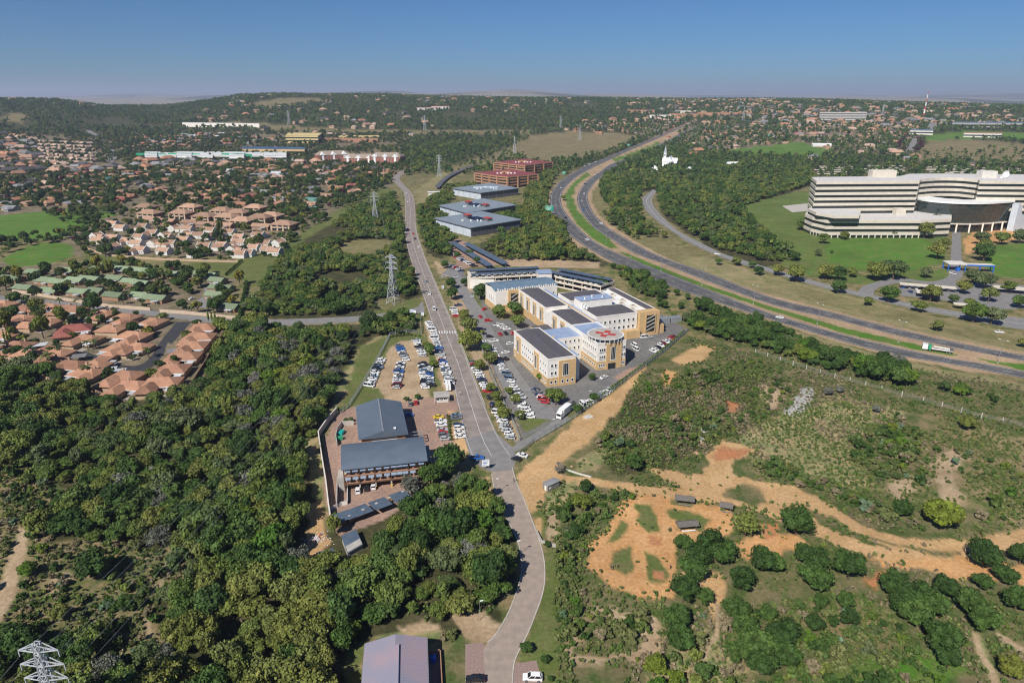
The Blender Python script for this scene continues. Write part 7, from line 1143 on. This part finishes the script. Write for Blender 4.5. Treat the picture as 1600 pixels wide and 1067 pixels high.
# far wooded country, seen as one mass
def far_sow(n, r0, r1, seed):
    g = np.random.default_rng(seed); r = np.sqrt(g.uniform(r0 * r0, r1 * r1, n)); th = g.uniform(-.80, .80, n); return np.stack([r * np.sin(th), r * np.cos(th)], 1)
keepout = [GP(z[1]) for z in ZONES if z[0] in ('farfield', 'park', 'shoulder')] + [q for q in ROADPOLY] + BPOLY + [ROADVIEW]
def clear_of(a, polys):
    ok = np.ones(len(a), bool)
    for q in polys: ok &= ~inpoly(a[:, 0], a[:, 1], q)
    return a[ok]
a = far_sow(64000, 1150, 4300, 61); a = clear_of(a, keepout); sub = GP(GZ[0]); a = a[~inpoly(a[:, 0], a[:, 1], sub)]
a = a[(fbm(a[:, 0], a[:, 1], 260, 4) > .27) | (np.hypot(a[:, 0], a[:, 1]) > 3000)]
r = np.hypot(a[:, 0], a[:, 1]); zz = hgt(a[:, 0], a[:, 1]); kinds = [('far', v, m) for m in ('leaf_garden', 'leaf_dark', 'leaf_wild') for v in range(3)]
scatter('distant_trees', 'dark wooded suburbs rolling to the ridge', 'trees', [(x, y, z - .3, s, s * t_, k, int(p)) for (x, y), z, s, t_, k, p in zip(a, zz, RNG.uniform(.7, 1.5, len(a)), RNG.uniform(.8, 1.3, len(a)), RNG.uniform(0, 6.28, len(a)), RNG.integers(0, 9, len(a)))], kinds)
a = clear_of(sow([(800, 215), (960, 205), (1000, 215), (930, 248), (850, 254), (790, 245)], 38, seed=62), keepout[-200:]); a2 = sow([(1430, 240), (1680, 222), (1680, 265), (1440, 258)], 26, thin=(90, .45), seed=63); a3 = sow([(690, 275), (760, 240), (800, 232), (800, 250), (740, 264)], 22, seed=64); a = np.concatenate([a, a2, a3])
scatter('field_trees', 'scattered dark trees on the brown fields', 'trees', [(x, y, float(hgt(x, y)), s, s, k, int(p)) for (x, y), s, k, p in zip(a, RNG.uniform(.7, 1.4, len(a)), RNG.uniform(0, 6.28, len(a)), RNG.integers(0, 9, len(a)))], kinds)
for k in range(11): p = G(1409 + random.uniform(-6, 6) + (k > 5) * 26, 238 - (k % 6) * 4.2); tree('plum_tree', 'plum-leaved avenue tree lining the lane behind the banded office', 'plum-leaved avenue', p, 'small', 'leaf_plum', random.uniform(10, 15))
# far houses of the ridge
hk = []
for rc in ('tile_brown', 'tile_tan', 'tile_orange', 'roof_grey', 'roof_dark', 'tile_pink'):
    mb = MB(); bx(mb, -8, 8, -5, 5, -2, 3.2, 1); mb.gable(16, 10, 3.2, 2.8, .7, .2, hip=3); CM[('hut', 0, rc)] = mb.mesh('far_house', [rc, 'house_tan']); hk.append(('hut', 0, rc))
SHAPES['hut'] = [0]; a = far_sow(1500, 1500, 4000, 66); a = clear_of(a, keepout); px = 800 + F * a[:, 0] / a[:, 1]; dn = fbm(a[:, 0], a[:, 1], 420, 14) + .12 * (px > 950); a = a[dn > .52]
a = np.concatenate([a, np.array(FARH).reshape(-1, 2)]); b = np.array([[p.x, p.y] for p in (G(random.uniform(1065, 1215), random.uniform(155, 160)) for _ in range(110))] + [[p.x, p.y] for p in (G(random.triangular(950, 1640, 1300), random.uniform(161, 196)) for _ in range(330))]); b = clear_of(b, keepout); a = np.concatenate([a, b])
scatter('distant_houses', 'far roofs scattered through the wooded suburbs to the ridge', 'houses', [(x, y, float(hgt(x, y)) + .5, s, s * 1.15, k, int(p)) for (x, y), s, k, p in zip(a, RNG.uniform(.8, 1.6, len(a)), RNG.uniform(0, 3.14, len(a)), RNG.integers(0, 6, len(a)))], hk)
# ---------------------------------------------------------------- pylons, wires, poles, fences, signs, huts, people
def pylon_mesh(h=30.0, w=6.2):
    mb = MB(); lv = [0, .16, .32, .46, .58, .68, .76, .84, .92, 1.0]
    def hw(f): return w / 2 * (1 - f / .68) + .75 * (f / .68) if f < .68 else .75 - .3 * (f - .68) / .32
    for i in range(len(lv) - 1):
        a, b = lv[i], lv[i + 1]; A, B = hw(a), hw(b); ca = [(-A, -A), (A, -A), (A, A), (-A, A)]; cb = [(-B, -B), (B, -B), (B, B), (-B, B)]
        for k in range(4):
            n = (k + 1) % 4; mb.bar((*ca[k], a * h), (*cb[k], b * h), .22); mb.bar((*ca[k], a * h), (*cb[n], b * h), .13); mb.bar((*ca[n], a * h), (*cb[k], b * h), .13); mb.bar((*cb[k], b * h), (*cb[n], b * h), .12)
    tower = mb.mesh('tower', 'pylon_steel'); arms = []
    for f, L in ((.72, 4.1), (.83, 4.1), (.94, 3.7)):
        m = MB(); z = f * h; b = hw(f)
        for s in (-1, 1):
            for y in (-b, b): m.bar((0, y, z), (s * L, 0, z + .1), .16); m.bar((s * b, y, z + 1.5), (s * L, 0, z + .1), .14)
            for k in (.35, .7): m.bar((s * L * k, -b * (1 - k), z), (s * L * k, b * (1 - k), z), .1); m.bar((s * L * k, -b * (1 - k), z), (s * L * k * .8, 0, z + 1.2 * (1 - k)), .1)
            m.bar((s * L, 0, z), (s * L, 0, z - 1.3), .14)
        arms.append((m.mesh('cross_arm', 'pylon_steel'), L, z))
    return tower, arms
mat('pylon_steel', (.50, .52, .54), .5, (.42, .44, .46), .8)
PT, PA = pylon_mesh(); TIPS = {}
def pylon(p, rz, s, label, key=None):
    t = thing('pylon', label, 'pylon', p, rz, 'lattice pylons of the power line' if key else None); t.scale = (s, s, s); link('tower', PT, t)
    for me, L, z in PA: link('cross_arm', me, t)
    if key is not None: TIPS[key] = [Vector((p[0] + sg * L * s * math.cos(rz), p[1] + sg * L * s * math.sin(rz), p[2] + (z - 1.3) * s)) for me, L, z in PA for sg in (-1, 1)]
    BPOLY.append([(p[0] - 3, p[1] - 3), (p[0] + 3, p[1] - 3), (p[0] + 3, p[1] + 3), (p[0] - 3, p[1] + 3)])
p0 = G(56, 1004, 30); pn = Vector((p0.x, p0.y, 0)); p1 = G(615, 474); p2 = G(587, 348); p3 = G(687, 277)
pylon(pn, R(0), 1.0, 'steel lattice pylon rising out of the dense wood', 0); pylon(p1, R(-25), 1.05, 'steel lattice pylon beside the side-street corner', 1); pylon(p2, R(0), 1.05, 'steel lattice pylon on the slope left of the main road bend', 2); pylon(p3, R(-20), 1.15, 'steel lattice pylon beside the curving solar carports', 3)
for i, (x, y, s, w) in enumerate(((452, 196, 1.3, 'above the yellow school'), (664, 204, 1.3, 'below the red roofs of the ridge'), (876, 204, 1.3, 'at the substation'), (906, 220, 1.2, 'on the brown field'), (1161, 189, 1.3, 'near the far terracotta flats'), (804, 240, 1.2, 'at the edge of the brown field'), (1378, 184, 1.3, 'beside the far slab block'))): pylon(G(x, y), R(20 * i), s, 'tiny distant lattice pylon ' + w)
mat('wire', (.42, .43, .44), .5)
def wire_mesh(A, B, sag, r=.013, n=22):
    mb = MB(); pts = [A.lerp(B, i / n) - Vector((0, 0, sag * 4 * (i / n) * (1 - i / n))) for i in range(n + 1)]
    for a, b in zip(pts, pts[1:]): mb.bar(a, b, 2 * r)
    return mb
back = [v + (v - w) * .5 for v, w in zip(TIPS[0], TIPS[1])]
for a, b, sg, lab in ((TIPS[0], TIPS[1], 9, 'long conductors sagging from the pylon in the wood to the corner pylon'), (TIPS[1], TIPS[2], 8, 'conductors between the corner pylon and the hillside pylon'), (TIPS[2], TIPS[3], 7, 'conductors between the hillside pylon and the solar carport pylon'), (TIPS[0], back, 2, 'conductors leaving the wood pylon towards the open slope')):
    t = thing('power_line', lab, 'power line', (0, 0, 0))
    for A, B in zip(a, b): wire_mesh(A, B, sg).build('conductor', 'wire', t)
# motorway lamps
lm = MB(); lm.cyl(0, 0, 0, .13, 11.5, 8, r2=.07); LPM = lm.mesh('pole', 'steel'); lm = MB(); lm.bar((0, 0, 11.5), (1.6, 0, 12.0), .09); lm.bar((0, 0, 11.5), (-1.6, 0, 12.0), .09); LAM = lm.mesh('arm', 'steel'); lm = MB(); lm.box(0, 0, 0, .9, .3, .16); LHM = lm.mesh('lamp_head', 'white_paint'); lm = MB(); lm.box(0, 0, 0, .8, .8, .35); LBM = lm.mesh('base', 'concrete')
for x, y in ((1277, 506), (1404, 535), (1559, 567), (986, 402), (1033, 423), (1097, 446), (1177, 475), (947, 381), (902, 341), (888, 322), (897, 291), (925, 270)):
    p = G(x, y); rz = R(-60 + 120 * (x < 930)); t = thing('motorway_lamp', 'tall twin-armed street lamp in the grass median of the motorway', 'street lamp', p, rz, 'lamps in the motorway median'); link('pole', LPM, t); link('arm', LAM, t); link('base', LBM, t)
    for s in (-1.9, 1.9): link('lamp_head', LHM, t, (s, 0, 12.0))
for x, y, w in ((775, 772, 'on the edge of the paved road near the dirt patch'), (808, 872, 'on the bend of the paved road'), (798, 640, 'on the hospital verge'), (811, 668, 'above the hospital flower bed'), (863, 676, 'beside the hospital exit road'), (845, 640, 'under trees of the hospital car park'), (920, 630, 'at the hospital fence'), (750, 968, 'on the sandy corner of the paved road')):
    t = thing('street_lamp', 'slim street lamp ' + w, 'street lamp', G(x, y), R(20)); o = link('pole', LPM, t); o.scale = (.6, .6, .5); o = link('lamp_head', LHM, t, (.5, 0, 5.75)); mb = MB(); mb.bar((0, 0, 5.7), (.6, 0, 5.85), .07); mb.build('arm', 'steel', t)
# fences
def fence(name, label, pts, gap, h, post, rails, bars, m, cat='fence', pw=.16, mpost=None):
    q = GP(pts); t = thing(name, label, cat, q[0]); ln = dens([p - q[0] for p in q], gap); pm = MB(); pm.box(0, 0, 0, pw, pw, h + .15); pm = pm.mesh('post', mpost or m)
    for i, p in enumerate(ln):
        link('post', pm, t, p)
        if i:
            a, b = ln[i - 1], p; L = (b - a).length
            if L < .3: continue
            mb = MB()
            for z in rails: mb.bar(a + Vector((0, 0, z)), b + Vector((0, 0, z)), .06 if bars else .03)
            for k in range(int(L * bars)): c = a.lerp(b, (k + .5) / (L * bars)); mb.bar(c + Vector((0, 0, .05)), c + Vector((0, 0, h)), .05)
            mb.build('fence_panel', m, t)
    return t
mat('palisade', (.20, .24, .22), .6, (.26, .29, .28), .5); mat('post_pale', (.62, .59, .54), .9, (.5, .48, .44), .8)
fence('post_fence', 'wire fence on pale concrete posts below the motorway belt', [(1180, 552), (1281, 584), (1377, 610), (1442, 628), (1533, 653), (1600, 667), (1680, 685)], 6.5, 2.2, 0, (.4, .9, 1.4, 1.9), 0, 'wire', pw=.24, mpost='post_pale')
fence('palisade_fence', 'dark palisade fence between the hospital and the dirt road', [(1076, 517), (1045, 545), (1010, 572), (960, 610), (900, 652), (834, 692), (812, 712)], 3.2, 2.1, 0, (.4, 1.7), 3.0, 'palisade')
fence('palisade_fence', 'green-grey palisade fence round the dirt car park', [(657, 496), (659, 522), (635, 519), (610, 524), (590, 562), (565, 605), (545, 636), (532, 646)], 3.2, 2.1, 0, (.4, 1.7), 3.0, 'palisade')
fence('palisade_fence', 'palisade fence along the hospital verge between parked cars and flower bed', [(750, 540), (765, 580), (785, 625), (805, 668), (812, 688)], 3.2, 1.8, 0, (.4, 1.5), 3.0, 'palisade')
wallrun('estate_wall', 'brown boundary wall of the tiled estate facing the wood', [(101, 592), (121, 604), (160, 620), (200, 635), (212, 630)], 2.2, .3, 'house_brick'); wallrun('estate_wall', 'dark boundary wall behind the close-set row of bungalows', [(358, 514), (335, 545), (318, 575), (298, 606), (275, 622)], 2.2, .3, 'house_brick'); wallrun('street_wall', 'long cream wall of the green-roofed estate along the side street', [(20, 457), (51, 461), (110, 471), (177, 481), (235, 485)], 2.0, .3, 'house_cream'); wallrun('street_wall', 'short cream wall of the green-roofed estate near the cypresses', [(250, 488), (293, 491), (369, 499)], 2.0, .3, 'house_cream'); wallrun('track_wall', 'tan wall under the white townhouses along the open green', [(137, 390), (165, 400), (240, 406), (310, 409), (372, 410)], 1.7, .3, 'house_tan')
def hedge(label, pts, w, h, m='leaf_dark'):
    q = GP(pts); t = thing('hedge', label, 'hedge', q[0]); ln = dens([p - q[0] for p in q], 2.2)
    for p in ln: o = link('clump', cmesh('bush', random.randrange(3), m), t, p, random.uniform(0, 6)); s = w / 3.2; o.scale = (s, s, h / 2.3)
hedge('dark clipped hedge along the edge of the green-roofed estate', [(386, 444), (380, 470), (375, 494)], 3.0, 3.0); hedge('dark hedge line crossing the open green', [(378, 409), (366, 419), (353, 431)], 2.4, 2.2); hedge('leafy hedge beside the paved yard cars', [(699, 652), (702, 668), (705, 688)], 1.6, 1.6, 'leaf_scrub'); hedge('trimmed hedge along the dirt car park fence', [(612, 527), (636, 523), (655, 526)], 1.8, 1.4, 'leaf_bright'); hedge('shrubs along the hospital fence', [(1068, 520), (1040, 545), (1008, 570), (958, 607), (905, 645)], 2.0, 1.8, 'leaf_wild')
# signs
mat('sign_green', (.01, .28, .17), .5); mat('sign_white', (.78, .78, .76), .5)
def sign(x, y, w, h, z, m, label, rz=0.0, lines=True):
    p = G(x, y); t = thing('road_sign', label, 'sign', p, rz); P(t, 'board', m, (-w / 2, w / 2, -.06, .06, z, z + h)); P(t, 'border', 'white_paint' if m != 'sign_white' else 'blue_paint', (-w / 2, w / 2, -.09, -.065, z + h - .14, z + h))
    if lines:
        for k in range(3): P(t, 'text_line', 'white_paint' if m != 'sign_white' else 'blue_paint', (-w * .38, w * (.1 + .12 * k), -.09, -.065, z + h * (.2 + .22 * k), z + h * (.28 + .22 * k)))
    for s in (-.35, .35): mb = MB(); mb.cyl(w * s, .15, 0, .09, z + h, 6); mb.build('post', 'steel', t)
sign(858, 336, 9, 5.5, 4.5, 'sign_green', 'green motorway direction sign by the warehouses side', R(-10)); sign(881, 276, 6, 4, 4, 'sign_green', 'smaller green motorway sign near the bend'); sign(982, 231, 7, 4, 4, 'sign_green', 'far green motorway sign on the brown field edge'); sign(645, 491, 4.6, 1.9, 1.0, 'sign_white', 'wide white notice board at the side-street corner', R(-25)); sign(660.5, 495, 1.6, 2.2, .8, 'sign_white', 'small white notice board beside the wide board', R(-10)); sign(759, 734, 2.6, 2.6, 1.6, 'sign_white', 'white site board on posts where the main road ends', R(8)); sign(692, 452, 1.6, 2.6, .3, 'sign_white', 'blue-lettered pillar sign at the hospital entrance', R(20)); sign(738, 466, 2.0, 1.6, .6, 'sign_white', 'white hospital sign on the lawn by the rear block', R(30))
# block hut, thatched shelters, wall ruin, slab
p = G(861, 762); t = thing('block_hut', 'small grey block hut with flat roof at the dirt crossing', 'hut', p, R(40)); P(t, 'wall', 'timber_grey', (-2.6, 2.6, -1.3, 1.3, 0, 2.3)); P(t, 'roof', 'roof_grey', (-2.8, 2.8, -1.5, 1.5, 2.3, 2.45)); P(t, 'door', 'plaster_white', (-2.66, -2.6, -.5, .4, .1, 1.9)); P(t, 'notice', 'white_paint', (-2.0, -1.2, -1.36, -1.3, .9, 1.6))
for x, y, L, rz, lab in ((1069, 786, 5.6, -12, 'thatched shelter beside the dirt road above the bike track'), (1134, 797, 3.6, -20, 'small thatched shelter at the corner of the bike track'), (1073, 826, 6.0, 8, 'thatched shelter with white bench in the middle of the bike track')):
    t = thing('thatched_shelter', lab, 'shelter', G(x, y), R(rz)); mb = MB(); mb.gable(L, 2.6, 2.0, .9, .3, .22); mb.build('thatch_roof', 'thatch', t); pm = MB(); pm.cyl(0, 0, 0, .09, 2.2, 6); pm = pm.mesh('post', 'timber_grey')
    for sx in (-.42, .42):
        for sy in (-1, 1): link('post', pm, t, (sx * L, sy, 0))
    P(t, 'bench', 'white_paint' if 'white' in lab else 'timber_grey', (-L * .35, L * .35, -1.7, -1.3, .35, .5), mi=0)
wallrun('ruined_wall', 'broken low concrete wall at the bend of the paved road', [(838, 832), (846, 848), (858, 853), (881, 856)], 1.1, .35, 'concrete'); wallrun('log_barrier', 'long pale log barrier across the dirt road mouth', [(884, 734), (905, 741), (924, 746)], .5, .4, 'post_pale', 'barrier'); t = thing('concrete_pad', 'pale broken concrete block on the edge of the dirt road', 'block', G(919, 652), R(30)); P(t, 'slab', 'post_pale', (-1.8, 1.8, -1.2, 1.2, 0, .5)); P(t, 'stump', 'post_pale', (-.2, 1.0, -.4, .6, .5, 1.1))
def rock_mesh(seed, m='stone'):
    g = np.random.default_rng(seed); v, f = ICO1; v = v * (1 + g.normal(0, .16, len(v)))[:, None] * np.array([1.2, .9, .65]); me = bpy.data.meshes.new('boulder'); me.from_pydata(v.tolist(), [], [tuple(int(i) for i in q) for q in f]); me.materials.append(MATS[m]); return me
mat('stone', (.40, .385, .36), .95, (.27, .26, .25), 1.5); mat('stone_red', (.45, .27, .18), .95, (.36, .22, .15), 1.0); RK = [rock_mesh(i) for i in range(4)]; RKR = [rock_mesh(9 + i, 'stone_red') for i in range(3)]
hp = GP([(1250, 608), (1268, 606), (1268, 625), (1258, 640), (1245, 652), (1225, 645), (1240, 632)]); k = 0
while k < 60:
    x, y = random.uniform(min(p.x for p in hp), max(p.x for p in hp)), random.uniform(min(p.y for p in hp), max(p.y for p in hp))
    if inpoly(np.array([x]), np.array([y]), hp)[0]: o = link('boulder', RK[k % 4], None, (x, y, .2), random.uniform(0, 6)); s = random.uniform(.5, 1.3); o.scale = (s, s, s * .8); tag(o, 'grey rubble boulder in the heap below the silver bushes', 'boulder', 'boulders of the rubble heap'); k += 1
for x, y, s in ((1101, 674, 1.8), (1096, 687, 1.5), (1099, 693, 1.2), (1088, 709, 1.4), (1010, 722, .9), (893, 729, .6), (1106, 680, 1.0)): o = link('boulder', RKR[k % 3] if y > 690 else RK[k % 4], None, G(x, y), k); o.scale = (s, s, s); tag(o, 'big boulder at the edge of the red dirt patch' if s > 1 else 'small boulder beside the dirt road', 'boulder', 'boulders near the red dirt'); k += 1
mat('litter_white', (.75, .74, .72), .8); mat('litter_red', (.5, .08, .05), .8); mat('litter_blue', (.08, .16, .4), .8); mb = MB(); c = G(494, 842)
for i in range(170): r_ = abs(random.gauss(0, 1.7)); a = random.uniform(0, 6.28); mb.box(c.x + r_ * math.cos(a) * 1.3, c.y + r_ * math.sin(a), max(0, .45 - r_ * .12) * random.random(), random.uniform(.1, .4), random.uniform(.1, .3), random.uniform(.05, .2), a, random.choices((0, 1, 2), (12, 2, 1))[0])
tag(mb.build('rubbish_heap', ['litter_white', 'litter_red', 'litter_blue']), 'scattered heap of white rubbish on bare earth at the wood edge', 'rubbish', None, 'stuff')
# radio mast
p = G(1443, 183); t = thing('radio_mast', 'red and white banded radio mast on the far ridge', 'mast', p); 
for i in range(7): mb = MB(); w = 3.2 - i * .38; mb.cyl(0, 0, i * 11, w, 11, 4, r2=w - .38); mb.build('mast_section', 'red_paint' if i % 2 == 0 else 'white_paint', t)
# curving solar carports beside the warehouses
prev = None
for px, py in ((683, 293), (690, 284), (700, 276), (713, 269), (728, 262.5), (744, 257.5), (752, 256)):
    q = G(px, py, 3)
    if prev is not None: carport(((q.x + prev.x) / 2, (q.y + prev.y) / 2), (q - prev).length, 7, math.atan2(q.y - prev.y, q.x - prev.x), 'dark carport canopy in the curving row beside the terracotta offices', 'curving row of dark carports', 3.0, 'panel_dark', .3)
    prev = q
t = thing('entrance_gate', 'white gatehouse slab at the warehouse entrance', 'gatehouse', G(678, 306), R(10)); P(t, 'roof', 'white_paint', (-8, 8, -3, 3, 4.5, 5.2)); P(t, 'booth', 'plaster_white', (-7, -3, -2, 2, 0, 4.5)); P(t, 'pillar', 'plaster_white', (5, 6.5, -2, 2, 0, 4.5))
# people
def person(p, rz, label, top, leg):
    J = [(0, 0, .95), (0, 0, 1.15), (0, 0, 1.38), (0, 0, 1.50), (0, .01, 1.64), (-.17, 0, 1.40), (-.24, .02, 1.14), (-.23, .10, .92), (.17, 0, 1.40), (.24, -.02, 1.14), (.23, .06, .92), (-.09, 0, .92), (-.10, .12, .50), (-.10, .04, .08), (-.10, .18, .04), (.09, 0, .92), (.10, -.06, .50), (.10, -.22, .10), (.10, -.10, .04)]
    E_ = [(0, 1), (1, 2), (2, 3), (3, 4), (2, 5), (5, 6), (6, 7), (2, 8), (8, 9), (9, 10), (0, 11), (11, 12), (12, 13), (13, 14), (0, 15), (15, 16), (16, 17), (17, 18)]; RD = [.14, .14, .15, .06, .10, .07, .05, .04, .07, .05, .04, .10, .065, .05, .04, .10, .065, .05, .04]
    me = bpy.data.meshes.new('person'); me.from_pydata(J, E_, []); o = link('person', me, None, p, rz); sk = o.modifiers.new('skin', 'SKIN'); sl_ = me.skin_vertices[0].data
    for i, r_ in enumerate(RD): sl_[i].radius = (r_, r_ * .8)
    sl_[0].use_root = True; o.modifiers.new('sub', 'SUBSURF').levels = 1; o.modifiers['sub'].render_levels = 1
    m = bpy.data.materials.new('clothes'); t_, b = nt(m); N = t_.nodes; g_ = N.new('ShaderNodeTexCoord'); s = N.new('ShaderNodeSeparateXYZ'); cr = N.new('ShaderNodeValToRGB'); cr.color_ramp.interpolation = 'CONSTANT'; e = cr.color_ramp.elements; e[0].color = (*leg, 1); e[1].position = .55; e[1].color = (*top, 1); n_ = e.new(.85); n_.color = (.11, .06, .04, 1); dv = N.new('ShaderNodeMath'); dv.operation = 'DIVIDE'; dv.inputs[1].default_value = 1.74
    t_.links.new(g_.outputs['Object'], s.inputs[0]); t_.links.new(s.outputs[2], dv.inputs[0]); t_.links.new(dv.outputs[0], cr.inputs[0]); t_.links.new(cr.outputs[0], b.inputs['Base Color']); me.materials.append(m); tag(o, label, 'person')
person(G(719, 617), R(170), 'person in pale top walking on the main road', (.6, .62, .5), (.05, .05, .06)); person(G(803, 753), R(20), 'person in dark clothes standing at the edge of the paved road', (.05, .05, .09), (.03, .03, .04)); person(G(1047, 574 + 315), R(90), 'person in dark blue on the grass inside the bike track', (.04, .05, .16), (.03, .03, .05))
# ---------------------------------------------------------------- haze
mb = MB(); mb.box(0, 23000, -70, 96000, 48000 + 2 * 1000, 420); hz = mb.mesh('haze', [])
hm = bpy.data.materials.new('haze'); hm.use_nodes = True; t_ = hm.node_tree; t_.nodes.clear(); vo = t_.nodes.new('ShaderNodeVolumePrincipled'); oo = t_.nodes.new('ShaderNodeOutputMaterial')
vo.inputs['Color'].default_value = (.70, .80, 1.0, 1); vo.inputs['Density'].default_value = 7.5e-5; vo.inputs['Anisotropy'].default_value = 0.1; t_.links.new(vo.outputs[0], oo.inputs['Volume']); hz.materials.append(hm)
o = link('haze', hz); o['kind'] = 'stuff'; o['label'] = 'pale blue haze lying over the whole valley'; o['category'] = 'haze'; o.display_type = 'WIRE'
